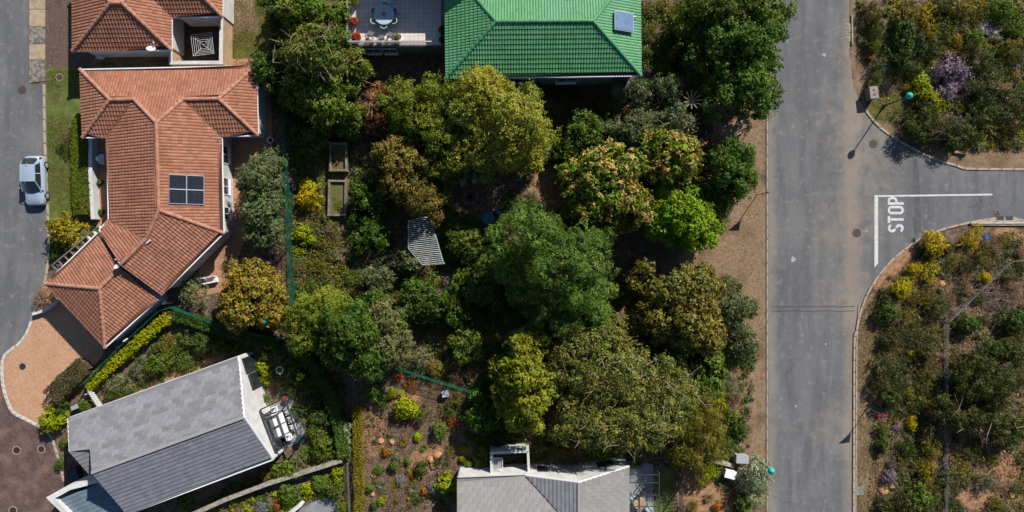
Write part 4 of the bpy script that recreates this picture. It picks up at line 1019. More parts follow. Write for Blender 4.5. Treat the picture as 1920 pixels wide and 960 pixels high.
def dome_clumps(cx, cy, rx, ry, z0, z1, rc, rg, fill=1.15, ragged=.16):
    area = math.pi*rx*ry; n = max(5, int(fill*area/(math.pi*rc*rc)*1.6)); out = []
    ph = rg.uniform(0, 6.28, 4)
    for i in range(n):
        rho = math.sqrt((i+.5)/n)*1.0; th = i*2.39996+rg.normal()*.25
        lim = 1+ragged*(math.sin(2*th+ph[0])+.7*math.sin(3*th+ph[1])+.5*math.sin(5*th+ph[2]))
        rho2 = min(1, rho*(1+rg.normal()*.06)); r = rc*rg.uniform(.62, 1.28)
        ex = max(.1, rx-r*.7); ey = max(.1, ry-r*.7)
        x = cx+math.cos(th)*rho2*ex*lim; y = cy+math.sin(th)*rho2*ey*lim
        z = z0+(z1-z0-r*.8)*math.sqrt(max(0, 1-(rho2*.94)**2))*rg.uniform(.82, 1.0)
        out.append((x, y, max(z, r*.55), r))
        if rho2 > .6 and z-z0 > rc*1.2: out.append((x*.985+cx*.015, y*.985+cy*.015, max(z0+rg.uniform(.0, .5)*(z-z0), r*.5), r*.9))
    return out
def limbs(base, clumps, rg, r0, n=9, pale=False):
    mb = MB(); top = Vector((0, 0, 0)); cl = sorted(clumps, key=lambda c: -c[2]); zc = np.mean([c[2] for c in clumps]); fork = Vector(base); fork.z = zc*.42
    fork += Vector((rg.normal()*.15, rg.normal()*.15, 0))
    mb.tube([base+Vector((0, 0, -.1)), base.lerp(fork, .5)+Vector((rg.normal()*.08, rg.normal()*.08, 0)), fork], [r0*1.25, r0, r0*.85], 8)
    for k in range(n):
        c = clumps[int(rg.integers(len(clumps)))]; t = Vector(c[:3]); m = fork.lerp(t, .5)+Vector((rg.normal()*.25, rg.normal()*.25, -.1+rg.random()*.4))
        mb.tube([fork-Vector((0, 0, .1)), m, t], [r0*.55, r0*.32, r0*.1], 6)
        for q_ in range(2):
            c2 = clumps[int(rg.integers(len(clumps)))]
            if (Vector(c2[:3])-m).length < 3: mb.tube([m, m.lerp(Vector(c2[:3]), .5)+Vector((0, 0, .15)), Vector(c2[:3])], [r0*.25, r0*.16, r0*.06], 5)
    return mb
TREE_ELL = []
TT = {  # clump radius, tuft density, leaves per tuft, tuft size, leaf, aspect, palette
 'fine_yellow': dict(rc=0.5, dens=4.6, per=13, tuft=.22, leaf=.19, aspect=.42, palette=[C(112, 118, 46), C(144, 142, 60), C(166, 156, 80)]),
 'fine_green': dict(rc=0.5, dens=4.4, per=13, tuft=.22, leaf=.19, aspect=.45, palette=[C(86, 106, 38), C(120, 132, 48), C(140, 144, 60)]),
 'olive': dict(rc=0.36, dens=5.2, per=9, tuft=.2, leaf=.22, aspect=.45, palette=[C(88, 84, 42), C(124, 112, 58), C(142, 120, 70)]),
 'gold_tip': dict(rc=0.38, dens=5.0, per=10, tuft=.2, leaf=.24, aspect=.48, palette=[C(80, 92, 44), C(118, 120, 56), C(148, 136, 68)], tipcol=C(178, 150, 84), tipfrac=.18),
 'gold': dict(rc=0.36, dens=5.4, per=10, tuft=.2, leaf=.24, aspect=.5, palette=[C(102, 98, 44), C(144, 122, 58), C(164, 134, 70)], tipcol=C(104, 106, 48), tipfrac=.3),
 'lime': dict(rc=0.42, dens=4.8, per=10, tuft=.2, leaf=.23, aspect=.5, palette=[C(94, 110, 36), C(134, 142, 48), C(158, 156, 66)]),
 'caulis': dict(rc=0.32, dens=6.2, per=10, tuft=.17, leaf=.2, aspect=.5, palette=[C(84, 118, 34), C(118, 150, 46), C(140, 164, 60)]),
 'dark': dict(rc=0.4, dens=4.8, per=10, tuft=.21, leaf=.22, aspect=.5, palette=[C(52, 84, 30), C(78, 108, 42), C(98, 122, 54)]),
 'mid': dict(rc=0.42, dens=4.8, per=10, tuft=.21, leaf=.23, aspect=.5, palette=[C(72, 92, 38), C(100, 120, 48), C(124, 136, 64)]),
 'feather': dict(rc=0.6, dens=5.2, per=14, tuft=.2, leaf=.17, aspect=.42, palette=[C(72, 96, 40), C(96, 122, 54), C(118, 140, 70)], flat=.7),
 'grey': dict(rc=0.42, dens=5.0, per=11, tuft=.19, leaf=.17, aspect=.4, palette=[C(104, 108, 72), C(128, 128, 88), C(142, 138, 100)]),
 'greygreen': dict(rc=0.38, dens=5.0, per=10, tuft=.19, leaf=.2, aspect=.45, palette=[C(72, 88, 56), C(98, 110, 76), C(120, 126, 92)]),
 'loquat': dict(rc=0.4, dens=4.8, per=9, tuft=.22, leaf=.28, aspect=.5, palette=[C(66, 92, 32), C(104, 124, 40), C(138, 148, 54)], bloom=(.28, C(172, 146, 98))),
 'sprawl': dict(rc=0.4, dens=3.4, per=8, tuft=.22, leaf=.2, aspect=.42, palette=[C(82, 98, 46), C(110, 122, 60), C(134, 138, 78)], tipcol=C(168, 140, 90), tipfrac=.06),
 'broom': dict(rc=0.42, dens=4.0, per=12, tuft=.26, leaf=.24, aspect=.2, palette=[C(98, 102, 40), C(122, 120, 48), C(140, 132, 64)]),
 'scrub': dict(rc=.34, dens=5.4, per=11, tuft=.18, leaf=.15, aspect=.38, palette=[C(50, 64, 30), C(72, 84, 40), C(96, 102, 54)]),
 'rust': dict(rc=0.3, dens=4.2, per=9, tuft=.17, leaf=.2, aspect=.45, palette=[C(92, 78, 48), C(150, 96, 74), C(176, 112, 90)]),
}
def tree(name, label, lobes, kind, seed, base=None, z0=.9, r0=.16, twigs=0, group=None, cat="tree", grow=1.3, wide=1.16):
    """lobes: (px, py, rx_px, ry_px, top height m): the crown's outline as surveyed"""
    rg = np.random.default_rng(seed); T = dict(TT[kind]); rc = T.pop('rc'); cl = []; big = []
    for px, py, rx, ry, zt_ in lobes:
        zt_ *= grow; rx *= wide; ry *= wide
        zc = zt_*.72; k = (H-zc)/H/S; c = P(px, py, zc)
        big += dome_clumps(c.x, c.y, rx*k, ry*k, z0, zt_, max(rc*1.7, min(1.25, .30*min(rx, ry)*k)), rg, .95, .24)
        TREE_ELL.append((px, py, rx, ry))
    B = np.array(big)
    for bi, (cx, cy, cz, R) in enumerate(big):          # small leafy clumps over the skin of each bough
        tv = rg.normal()*.12; tone = (1+tv+rg.normal()*.07, 1+tv, 1+tv-rg.normal()*.05); ns = int(3.4*R*R/(rc*rc)); d = sphere_dirs(ns, rg, -.25); pp = np.array([cx, cy, cz])+d*(R-rc*.45)*np.array([1, 1, .85]); pp += rg.normal(size=pp.shape)*rc*.22
        for j in range(ns):
            dist = np.linalg.norm((pp[j]-B[:, :3])*np.array([1, 1, 1.15]), axis=1)/B[:, 3]; dist[bi] = 9
            if dist.min() < .72: continue
            cl.append((*pp[j], rc*rg.uniform(.6, 1.25), *tone))
    l0 = lobes[0]; bx = P(*(base or (l0[0], l0[1])), l0[4]*.65 if base is None else 0); bx = Vector((bx.x, bx.y, 0))
    root = empty(name, bx, label, cat, group); o = np.array(bx)
    p, n, L, Wd, c = clump_leaves(cl, rg, **T)
    link("crown", foliage_mesh("crown", p-o, n, L, Wd, c, rg), root)
    mb = limbs(bx, cl, rg, r0); mb.build("trunk", BARK, root, True)
    if twigs:
        t = MB(); ztop = max(l[4] for l in lobes)
        for k in range(twigs):
            cc = cl[int(rg.integers(len(cl)))]; s = Vector(cc[:3]); d = Vector(sphere_dirs(1, rg, .1)[0]); x = s+d*(cc[3]*.7)
            m2 = x+Vector((rg.normal()*.4, rg.normal()*.4, .2)); e_ = m2+Vector((rg.normal()*.5, rg.normal()*.5, .12))
            t.tube([s, x, m2, e_], [.04, .034, .026, .01], 4)
            t.tube([m2, m2+Vector((rg.normal()*.35, rg.normal()*.35, .12))], [.018, .006], 4)
        t.build("bare_twigs", TWIG, root, kind="stuff")
    return root

# ------------------------------------------------------------------ trees
tree("dense_tree", "dense dark tree at the top edge beside the roof terrace", [(575, 22, 66, 46, 5.0), (540, -10, 40, 40, 5.0)], 'mid', 1)
tree("branching_tree", "large green tree with bare pale branches left of the terrace", [(600, 95, 58, 62, 6.2), (560, 110, 45, 45, 5.2)], 'mid', 2, twigs=170)
tree("leafy_tree", "green tree below the bare branched one near the mesh fence", [(615, 185, 52, 62, 5.6), (565, 170, 40, 40, 4.6), (630, 125, 34, 34, 5.2)], 'mid', 3, grow=1.0, wide=1.08)
tree("small_tree", "small fresh green tree at the top of the mesh fence", [(500, 132, 26, 32, 3.2)], 'dark', 4, r0=.08)
tree("rust_tree", "slender tree with rusty red leaf tips below the dark yard", [(710, 180, 22, 24, 4.2), (700, 225, 20, 20, 3.8)], 'rust', 5, r0=.07, grow=.95, twigs=26)
tree("spreading_tree", "broad green tree, left half of the pair below the green roof", [(790, 215, 72, 62, 5.2), (760, 195, 42, 42, 4.2), (835, 270, 62, 52, 5.4), (830, 180, 40, 36, 5.8)], 'fine_green', 6, r0=.2, grow=1.08)
tree("spreading_tree", "broad yellow green tree covering the green roof's lower eave", [(945, 220, 92, 72, 7.0), (905, 165, 50, 42, 6.6), (985, 250, 52, 50, 6.0), (900, 280, 60, 45, 5.4)], 'fine_yellow', 7, r0=.2)
tree("olive_tree", "olive brown tree left of the round fire pit", [(755, 320, 52, 66, 4.6), (790, 375, 44, 34, 4.4), (735, 290, 36, 34, 4.2)], 'olive', 8, grow=1.15, wide=1.12)
tree("orange_shrub_tree", "dark shrub dotted with orange flowers right of the yellow green tree", [(1100, 248, 38, 36, 2.6), (1075, 290, 34, 30, 2.2)], 'dark', 9, r0=.07, z0=.3)
tree("grey_tree", "round grey green tree beside the rainwater tank", [(1252, 166, 26, 26, 3.6)], 'greygreen', 10, r0=.08)
tree("grey_tree", "dark grey green tree just right of the rainwater tank", [(1200, 180, 30, 28, 3.2)], 'greygreen', 11, r0=.08)
tree("grey_tree", "spreading grey green tree with pale stems above the blossom trees", [(1195, 240, 42, 36, 3.8), (1260, 225, 46, 36, 3.8)], 'greygreen', 12, r0=.1, twigs=50)
tree("blossom_tree", "green tree thick with tan blossom, left of two", [(1140, 335, 72, 62, 5.0), (1105, 375, 46, 44, 4.2), (1180, 385, 52, 48, 4.6)], 'loquat', 13)
tree("blossom_tree", "tree thick with tan blossom beside the round dark tree", [(1265, 295, 52, 50, 4.8), (1225, 275, 34, 32, 4.2)], 'loquat', 14)
tree("round_tree", "round dark green tree at the verge beside the upper sign", [(1373, 325, 54, 56, 4.6)], 'dark', 15)
tree("domed_tree", "bright green domed tree with cauliflower clumps beside the dry verge", [(1285, 405, 62, 54, 4.4), (1240, 420, 34, 36, 3.6), (1310, 430, 38, 36, 3.8)], 'caulis', 16)
tree("feathery_tree", "great feathery green tree in the centre of the garden", [(1065, 495, 88, 72, 7.6), (985, 435, 70, 46, 7.0), (1105, 535, 50, 50, 6.4), (955, 505, 50, 34, 4.6), (1000, 550, 46, 30, 4.2)], 'feather', 17, r0=.24)
tree("feathery_tree", "smaller feathery tree below the great central tree", [(1050, 600, 40, 36, 4.8), (1120, 590, 36, 34, 4.4)], 'feather', 18, r0=.12)
tree("gold_tip_tree", "olive and gold leaved tree beside the verge", [(1285, 550, 66, 60, 5.0), (1300, 610, 62, 52, 4.8), (1240, 600, 42, 38, 4.0)], 'gold_tip', 19)
tree("grey_tree", "grey green tree between the gold leaved tree and the verge", [(1378, 580, 34, 50, 3.4), (1395, 635, 28, 34, 2.8)], 'greygreen', 20, r0=.09, z0=.4)
tree("lime_tree", "tall yellow green tree above the courtyard of the bottom house", [(985, 690, 52, 58, 5.4), (995, 760, 46, 48, 5.0), (960, 735, 32, 42, 4.2)], 'lime', 21)
tree("sprawling_tree", "wide sprawling olive tree with twiggy branches above the bottom house", [(1150, 700, 100, 80, 5.0), (1180, 790, 110, 62, 5.0), (1110, 640, 66, 44, 4.4), (1110, 800, 62, 52, 4.4), (1240, 730, 66, 70, 4.4)], 'sprawl', 22, r0=.2, twigs=260)
tree("broom_tree", "feathery yellow brown tree beside the utility boxes", [(1315, 795, 46, 48, 3.6), (1290, 850, 34, 34, 3.0), (1325, 850, 36, 30, 3.0)], 'broom', 23, r0=.1)
tree("bushy_tree", "yellow green bushy tree at the lower end of the mesh fence", [(595, 590, 58, 44, 4.0), (570, 620, 38, 36, 3.6)], 'fine_green', 24, r0=.12)
tree("bushy_tree", "dark green bushy tree, middle of three below the mesh fence", [(670, 620, 66, 58, 5.2), (690, 672, 50, 34, 4.6), (640, 650, 40, 38, 4.6)], 'dark', 25)
tree("bushy_tree", "pale grey olive tree, rightmost of three below the mesh fence", [(733, 605, 34, 46, 4.6), (728, 655, 38, 36, 4.4)], 'grey', 26, r0=.12)
tree("gold_tree", "golden brown tree beside the right gable of the orange roofed house", [(465, 535, 58, 50, 4.6), (450, 575, 56, 40, 4.4), (500, 570, 34, 42, 3.6)], 'gold', 27, grow=1.15, wide=1.05)
tree("dark_tree", "dark grey green tree between the orange roofed house and mesh fence", [(482, 335, 46, 54, 4.4), (485, 395, 44, 46, 4.2)], 'greygreen', 28, grow=1.1, wide=1.0)
tree("dark_tree", "lower dark green tree beside the mesh fence and golden tree", [(510, 440, 26, 40, 3.0)], 'greygreen', 29, r0=.08, wide=1.0)
tree("verge_tree", "topmost green tree overhanging the main road's left edge", [(1395, 10, 76, 46, 5.6), (1340, 20, 50, 50, 5.6)], 'mid', 30)
tree("verge_tree", "large green tree overhanging the main road below the topmost", [(1415, 95, 66, 56, 6.0), (1370, 70, 55, 50, 6.0)], 'dark', 31, r0=.2)
tree("verge_tree", "lowest green tree of the row overhanging the main road", [(1395, 165, 64, 54, 5.4), (1350, 130, 36, 45, 5.0)], 'dark', 32)
tree("garden_tree", "dark green bush tree below the slatted shade roof", [(810, 565, 54, 44, 3.0)], 'dark', 33, r0=.1, z0=.3)
tree("scrub_tree", "large dark tree in the scrub at the right edge", [(1865, 715, 66, 50, 3.4), (1895, 660, 40, 30, 2.8), (1830, 680, 36, 30, 2.4)], 'scrub', 34, grow=1.0, wide=1.05)
tree("scrub_tree", "spreading dark olive tree below the large dark one", [(1845, 785, 60, 34, 2.8), (1785, 770, 40, 26, 2.3), (1890, 800, 40, 30, 2.4)], 'scrub', 35, twigs=40, grow=1.0, wide=1.05)
tree("scrub_tree", "dark green scrub tree at the upper right edge", [(1870, 165, 42, 30, 1.9), (1905, 205, 36, 30, 1.8), (1840, 115, 26, 24, 1.6), (1850, 195, 30, 24, 1.6)], 'scrub', 36, z0=.2, grow=1.0, wide=1.05)
tree("scrub_tree", "grey green scrub tree behind the upper street lamp", [(1740, 85, 36, 28, 1.7), (1700, 115, 26, 26, 1.7), (1770, 60, 26, 22, 1.4)], 'scrub', 37, z0=.2, grow=1.0, wide=1.05)
tree("scrub_tree", "dark green tree at the lower end of the upper scrub", [(1800, 248, 40, 24, 2.0), (1745, 215, 30, 28, 2.1), (1840, 225, 30, 22, 1.7), (1725, 240, 24, 22, 2.0)], 'scrub', 38, z0=.2, grow=1.0, wide=1.05)

for k_, (lab, lob, kd) in enumerate([
 ("leafy shrub tree right of the slatted shade roof", [(868, 450, 34, 30, 2.8)], 'mid'), ("dark shrub tree left of the slatted shade roof", [(702, 436, 34, 34, 2.6)], 'dark'), ("dark shrub tree at the left foot of the great feathery tree", [(905, 548, 38, 32, 3.0)], 'dark'), ("green shrub tree above the short mesh fence", [(872, 642, 32, 30, 2.4)], 'mid'),
 ("grey green shrub tree above the grey olive tree", [(702, 522, 28, 26, 2.2)], 'greygreen'), ("green shrub tree between the gold leaved and sprawling trees", [(1340, 690, 36, 32, 2.8), (1320, 735, 26, 26, 2.4)], 'mid'), ("dark shrub tree left of the tall lime tree", [(903, 785, 30, 34, 2.6)], 'dark'), ("dark shrub tree above the upper raised bed", [(588, 262, 26, 24, 2.4)], 'dark'), ("fresh green shrub tree beside the rusty leaved tree", [(660, 222, 26, 24, 2.6)], 'mid'),
 ("olive shrub tree left of the round dark tree", [(1330, 355, 24, 26, 2.4)], 'olive'), ("dark shrub tree below the dark bush tree", [(855, 590, 28, 24, 2.2)], 'scrub'), ("dark shrub tree between the two dark bush trees", [(770, 490, 22, 24, 2.2)], 'greygreen'), ("dark shrub tree right of the lower raised bed", [(690, 372, 30, 30, 2.4)], 'dark')]):
    tree("shrub_tree", lab, lob, kd, 200+k_, r0=.06, z0=.3, grow=1.05, wide=1.1)

# ------------------------------------------------------------------ shrubs: prototypes, then individuals
PAL = {
 'green': ('green', [C(64, 88, 34), C(98, 120, 50), C(122, 136, 62)], .16, .45), 'dark': ('dark green', [C(46, 70, 28), C(72, 96, 42), C(92, 110, 54)], .16, .45),
 'lime': ('bright lime green', [C(112, 128, 26), C(150, 160, 34), C(172, 172, 50)], .18, .5), 'grey': ('grey green', [C(92, 100, 72), C(124, 130, 98), C(148, 148, 118)], .13, .35),
 'olive': ('olive', [C(92, 90, 40), C(124, 116, 54), C(144, 128, 70)], .15, .4), 'yellow': ('yellow flowered', [C(140, 130, 24), C(190, 172, 26), C(206, 186, 44)], .13, .6),
 'purple': ('mauve flowered', [C(104, 98, 104), C(150, 126, 156), C(172, 148, 178)], .12, .5), 'dry': ('dry brown', [C(110, 88, 74), C(144, 118, 98), C(164, 140, 118)], .2, .16),
 'rust': ('orange', [C(128, 88, 48), C(180, 108, 56), C(200, 128, 74)], .13, .5), 'gold': ('golden', [C(104, 106, 40), C(152, 134, 48), C(180, 146, 58)], .15, .5),
 'silver': ('pale silvery', [C(134, 150, 124), C(160, 172, 144), C(176, 186, 160)], .12, .4), 'red': ('red flowered', [C(84, 96, 44), C(150, 74, 56), C(196, 80, 60)], .14, .5),
 'brownhedge': ('brown green', [C(66, 64, 44), C(88, 82, 56), C(104, 94, 66)], .14, .5), 'yellowhedge': ('yellow green', [C(104, 108, 36), C(142, 134, 46), C(168, 146, 50)], .13, .5),
 'scrub': ('dull olive green', [C(54, 62, 32), C(78, 84, 44), C(102, 100, 60)], .14, .38), 'hedgegreen': ('green', [C(76, 102, 26), C(102, 126, 32), C(122, 140, 44)], .12, .5),
 'blue': ('blue grey', [C(104, 112, 120), C(134, 138, 156), C(150, 150, 176)], .12, .4),
}
PROTO = {}
def proto(kind, form, var):
    key = (kind, form, var)
    if key in PROTO: return PROTO[key]
    rg = np.random.default_rng(sum(map(ord, kind+form))*7+var*13); _, pal, leaf, asp = PAL[kind]
    if form == 'bush':                       # radius about 1
        cl = dome_clumps(0, 0, 1.05, .95, .1, 1.25, .34, rg, 1.0, .2)
        p, n, L, Wd, c = clump_leaves(cl, rg, 13, 8, .13, leaf*.95, asp, pal)
        me = foliage_mesh("shrub", p, n, L, Wd, c, rg)
    elif form == 'loose':
        cl = dome_clumps(0, 0, 1.1, 1.0, .05, .95, .26, rg, .55, .32)
        p, n, L, Wd, c = clump_leaves(cl, rg, 13, 8, .16, leaf*.95, asp*.8, pal, jit=.6)
        me = foliage_mesh("shrub", p, n, L, Wd, c, rg)
    elif form == 'small':                    # few big-ish leaves, for plants under half a metre
        cl = dome_clumps(0, 0, .8, .8, .1, 1.0, .55, rg, 1.3, .05)
        p, n, L, Wd, c = clump_leaves(cl, rg, 5, 6, .28, leaf*2.2, asp, pal)
        me = foliage_mesh("shrub", p, n, L, Wd, c, rg)
    else:                                    # 'tuft': arching blades
        nb = 150; t = rg.uniform(0, 6.283, nb); el = rg.uniform(.15, 1.35, nb); ln = rg.uniform(.6, 1.15, nb)
        d = np.stack([np.cos(t)*np.cos(el), np.sin(t)*np.cos(el), np.sin(el)], 1)
        P0 = d*.05; P1 = d*ln[:, None]*.55; P2 = d*ln[:, None]; P2[:, 2] *= .55; P2[:, 2] += .05; sd = np.stack([-np.sin(t), np.cos(t), np.zeros(nb)], 1)*.035
        v = np.concatenate([np.stack([P0-sd*.6, P0+sd*.6, P1+sd, P1-sd], 1).reshape(-1, 3), np.stack([P1-sd, P1+sd, P2+sd*.15, P2-sd*.15], 1).reshape(-1, 3)])
        f = rg.random((nb, 1)); pa = np.array(pal); c = pa[0]*(1-f)+pa[-1]*f; c = np.concatenate([c, c])
        me = np_mesh("shrub", v, np.arange(8*nb).reshape(-1, 4), LEAF, c)
    PROTO[key] = me; return me
MARKS = [("round fire pit", 882, 370), ("upper raised bed", 633, 293), ("lower raised bed", 632, 371), ("slatted shade roof", 797, 452), ("great feathery central tree", 1045, 495), ("rainwater tank", 1162, 170),
 ("golden brown tree", 465, 550), ("white slatted gate", 180, 748), ("pergola patio", 530, 795), ("retaining wall", 500, 908), ("yellow hedge strip", 673, 850), ("courtyard of the bottom house", 955, 865), ("bottom patio", 1200, 930),
 ("utility boxes", 1380, 872), ("lower triangle sign", 1640, 772), ("stop lettering", 1680, 402), ("upper street lamp", 1690, 185), ("road drain grate", 1590, 50), ("pale boulders", 1845, 55), ("storm inlet", 1885, 408), ("long wire fence", 1771, 750), ("fence corner", 1773, 602),
 ("right edge of the photo", 1915, 620), ("lower right corner", 1900, 940), ("upper right corner", 1905, 20), ("sprawling olive tree", 1170, 740), ("domed bright tree", 1285, 405), ("dry verge sign", 1440, 361), ("lower mesh fence", 812, 712), ("long mesh fence", 540, 440), ("dining slab", 610, 945), ("hedge by the lawn", 153, 310), ("salmon driveway", 90, 690), ("roof terrace", 745, 60), ("gold leaved verge tree", 1285, 570), ("brush pile", 1870, 560), ("concrete cover", 1612, 918), ("round blossom tree", 1140, 335), ("three bushy trees", 660, 620), ("concrete ring", 527, 693), ("tall lime tree", 985, 715), ("bottom house wall", 870, 900)]
FORMW = {'bush': 'bush', 'loose': 'loose shrub', 'small': 'small plant', 'tuft': 'grassy tuft'}
def where(px, py):
    m = min(MARKS, key=lambda q_: (q_[1]-px)**2+(q_[2]-py)**2); dx, dy = px-m[1], py-m[2]; d = math.hypot(dx, dy)
    if abs(dx) > 2.2*abs(dy): w_ = "right of" if dx > 0 else "left of"
    elif abs(dy) > 2.2*abs(dx): w_ = "below" if dy > 0 else "above"
    else: w_ = ("below" if dy > 0 else "above")+" and "+("right of" if dx > 0 else "left of")
    return ("close " if d < 28 else "")+w_+" the "+m[0]
SHR = random.Random(77); NSH = [0]
def shrub(px, py, r, kind='green', form='bush', label=None, hs=None, z=0.0):
    """r: radius in photo pixels"""
    if px > 1610 and kind in ('green', 'dark') and SHR.random() < .65: kind = 'scrub'
    rm = r/S; hs = hs if hs is not None else SHR.uniform(.85, 1.35)
    if form == 'bush' and rm < .42: form = 'small'
    zz = min(1.4, rm*hs*.8); o = link({'tuft': 'grass_tuft', 'small': 'garden_plant'}.get(form) or {'yellow': 'flowering_shrub', 'purple': 'flowering_shrub', 'red': 'flowering_shrub', 'rust': 'flowering_shrub', 'gold': 'flowering_shrub', 'dry': 'dry_shrub', 'grey': 'grey_shrub', 'silver': 'grey_shrub', 'blue': 'grey_shrub'}.get(kind, 'shrub'), proto(kind, form, SHR.randrange(3)), None, P(px, py, zz*.6)+V3(0, 0, z-zz*.6))
    o.rotation_euler[2] = SHR.uniform(0, 6.28); o.scale = (rm*SHR.uniform(.9, 1.12), rm*SHR.uniform(.9, 1.12), rm*hs); NSH[0] += 1
    sz = "tiny" if r < 7 else "small" if r < 11 else "medium" if r < 18 else "large"
    lab = label or "%s %s %s %s" % (sz, PAL[kind][0], FORMW[form].replace('small plant', 'plant'), where(px, py))
    return tag(o, lab, "plant" if form == 'small' else "grass" if form == 'tuft' else "shrub", "%s %ss" % (PAL[kind][0], FORMW[form]))

def cover(name, label, poly, n, kinds, rmin, rmax, seed, avoid=(), gap=.40, per=46, hs=1.1):
    """low undergrowth that nobody could count: many small leafy clumps in one object"""
    rg = np.random.default_rng(seed); xs = [p[0] for p in poly]; ys = [p[1] for p in poly]; px = rg.uniform(min(xs), max(xs), n*3); py = rg.uniform(min(ys), max(ys), n*3); ok = np.zeros(len(px), bool)
    for i in range(len(poly)):
        x1, y1 = poly[i]; x2, y2 = poly[(i+1) % len(poly)]
        ok ^= ((y1 > py) != (y2 > py)) & (px < (x2-x1)*(py-y1)/(y2-y1+1e-9)+x1)
    ok &= vnoise(px*.018+30, py*.018+30, seed, 3, 1.)+rg.normal(size=len(px))*.05 > gap
    for a_, b_, c_, d_ in avoid: ok &= (px-a_)**2/(c_*c_)+(py-b_)**2/(d_*d_) > 1
    for a_, b_, c_, d_ in TREE_ELL: ok &= (px-a_)**2/(c_*c_)+(py-b_)**2/(d_*d_) > .45
    px, py = px[ok][:n], py[ok][:n]; n = len(px); r = rg.uniform(rmin, rmax, n)/S; pals = [PAL[k] for k in kinds]; kk = rg.integers(len(kinds), size=n)
    # neighbours tend to be of one kind
    kk = np.where(rg.random(n) < .6, (vnoise(px*.012+7, py*.012+7, seed+5, 2, 1.)*len(kinds)*1.6).astype(int) % len(kinds), kk)
    m = n*per; R_ = np.repeat(r, per); d = sphere_dirs(m, rg, -.1); q_ = rg.random(m)**.4
    x = np.repeat((px-960)/S, per); y = np.repeat((480-py)/S, per)
    pos = np.stack([x, y, np.zeros(m)], 1)+d*(R_*q_)[:, None]*np.array([1, 1, hs]); ix = np.clip(((pos[:, 0]+46)/.25).astype(int), 0, nx-1); iy = np.clip(((pos[:, 1]+25)/.25).astype(int), 0, ny-1); pos[:, 2] = np.maximum(pos[:, 2], 0)+Z[iy, ix]+.02
    nor = d+rg.normal(size=(m, 3))*.55+np.array([0, 0, .35]); t = np.clip(np.repeat(rg.random(n)*.6, per)+rg.random(m)*.4, 0, .999); KK = np.repeat(kk, per)
    pal = np.array([p_[1] for p_ in pals]); tt = t*2; i = tt.astype(int); f = (tt-i)[:, None]; c = pal[KK, i]*(1-f)+pal[KK, np.minimum(i+1, 2)]*f; c *= rg.uniform(.85, 1.15, (m, 1))
    l = (.11+R_*.16)*rg.uniform(.7, 1.25, m); asp = np.array([p_[3] for p_ in pals])[KK]
    tag(link(name, foliage_mesh(name, pos, nor, l, l*asp, c, rg)), label, "undergrowth", kind="stuff")

# ------------------------------------------------------------------ hedges
def hedge(name, label, path, w, h, kind, seed, dens=9, leaf=None, rough=.16):
    rg = np.random.default_rng(seed); pts = [P(*p) for p in path]; _, pal, lf, asp = PAL[kind]; pos = []; nor = []
    for a, b in zip(pts, pts[1:]):
        L = (b-a).length; d = np.array((b-a).normalized()); s = np.array([-d[1], d[0], 0])
        n = int(L*(w+2*h)*dens*36)
        t = rg.uniform(0, L, n); c = rg.uniform(-h, w+h, n)
        lat = np.clip(c, 0, w)-w/2; z = np.where(c < 0, h+c, np.where(c > w, h-(c-w), h)); nn = np.where((c < 0)[:, None], -s, np.where((c > w)[:, None], s, np.array([0, 0, 1.])))
        bulge = (vnoise(t*1.0+seed*3, c*1.0+50, seed, 3, 1.3)-.5)*rough*2
        p = np.array(a)+t[:, None]*d+lat[:, None]*s; p[:, 2] = z; p += nn*bulge[:, None]+rg.normal(size=(n, 3))*.05
        pos.append(p); nor.append(nn+rg.normal(size=(n, 3))*.6+np.array([0, 0, .2]))
    p = np.vstack(pos); nn = np.vstack(nor); n = len(p); t = np.clip(vnoise(p[:, 0]*1.0+90, p[:, 1]+90, seed, 3, .9)*1.2-.2+rg.random(n)*.35, 0, .999)*(len(pal)-1)
    pa = np.array(pal); i = t.astype(int); f = (t-i)[:, None]; c = pa[i]*(1-f)+pa[i+1]*f; l = (leaf or lf)*rg.uniform(.7, 1.2, n)
    b0 = pts[0]; root = empty(name, (b0.x, b0.y, 0), label, "hedge"); o = np.array((b0.x, b0.y, 0)); p[:, 2] = np.maximum(p[:, 2], .02)
    link("foliage", foliage_mesh("foliage", p-o, nn, l, l*asp, c, rg), root)
    core = MB().strip([(q_.x, q_.y) for q_ in pts], w*.55, .0, h*.7); core.build("stems", BARK, root)
hedge("clipped_hedge", "long clipped bright green hedge beside the white garden wall", [(162, 226), (162, 318), (166, 403)], 1.45, .9, 'hedgegreen', 1, leaf=.12, rough=.06)
hedge("leafy_hedge", "bright yellow green hedge along the slanting green fence", [(176, 722), (205, 695), (250, 655), (290, 620), (330, 590)], .8, 1.0, 'lime', 2, 7, .2, .25)
hedge("dark_hedge", "dark brown green hedge beside the salmon driveway", [(112, 742), (130, 720), (172, 682)], 1.5, 1.2, 'brownhedge', 3, leaf=.14)
hedge("yellow_hedge", "narrow yellow green hedge strip up the middle of the lower garden", [(672, 756), (673, 820), (675, 900), (676, 985)], .62, .9, 'yellowhedge', 4, leaf=.13)
hedge("dark_hedge", "long shaded green hedge under the fence below the golden tree", [(335, 588), (400, 607), (470, 628), (528, 645)], .9, 1.1, 'dark', 5, leaf=.18)
hedge("dark_hedge", "shaded hedge running down towards the yellow strip", [(545, 640), (590, 680), (622, 730), (640, 790), (650, 850)], .8, 1.2, 'dark', 6, leaf=.2)

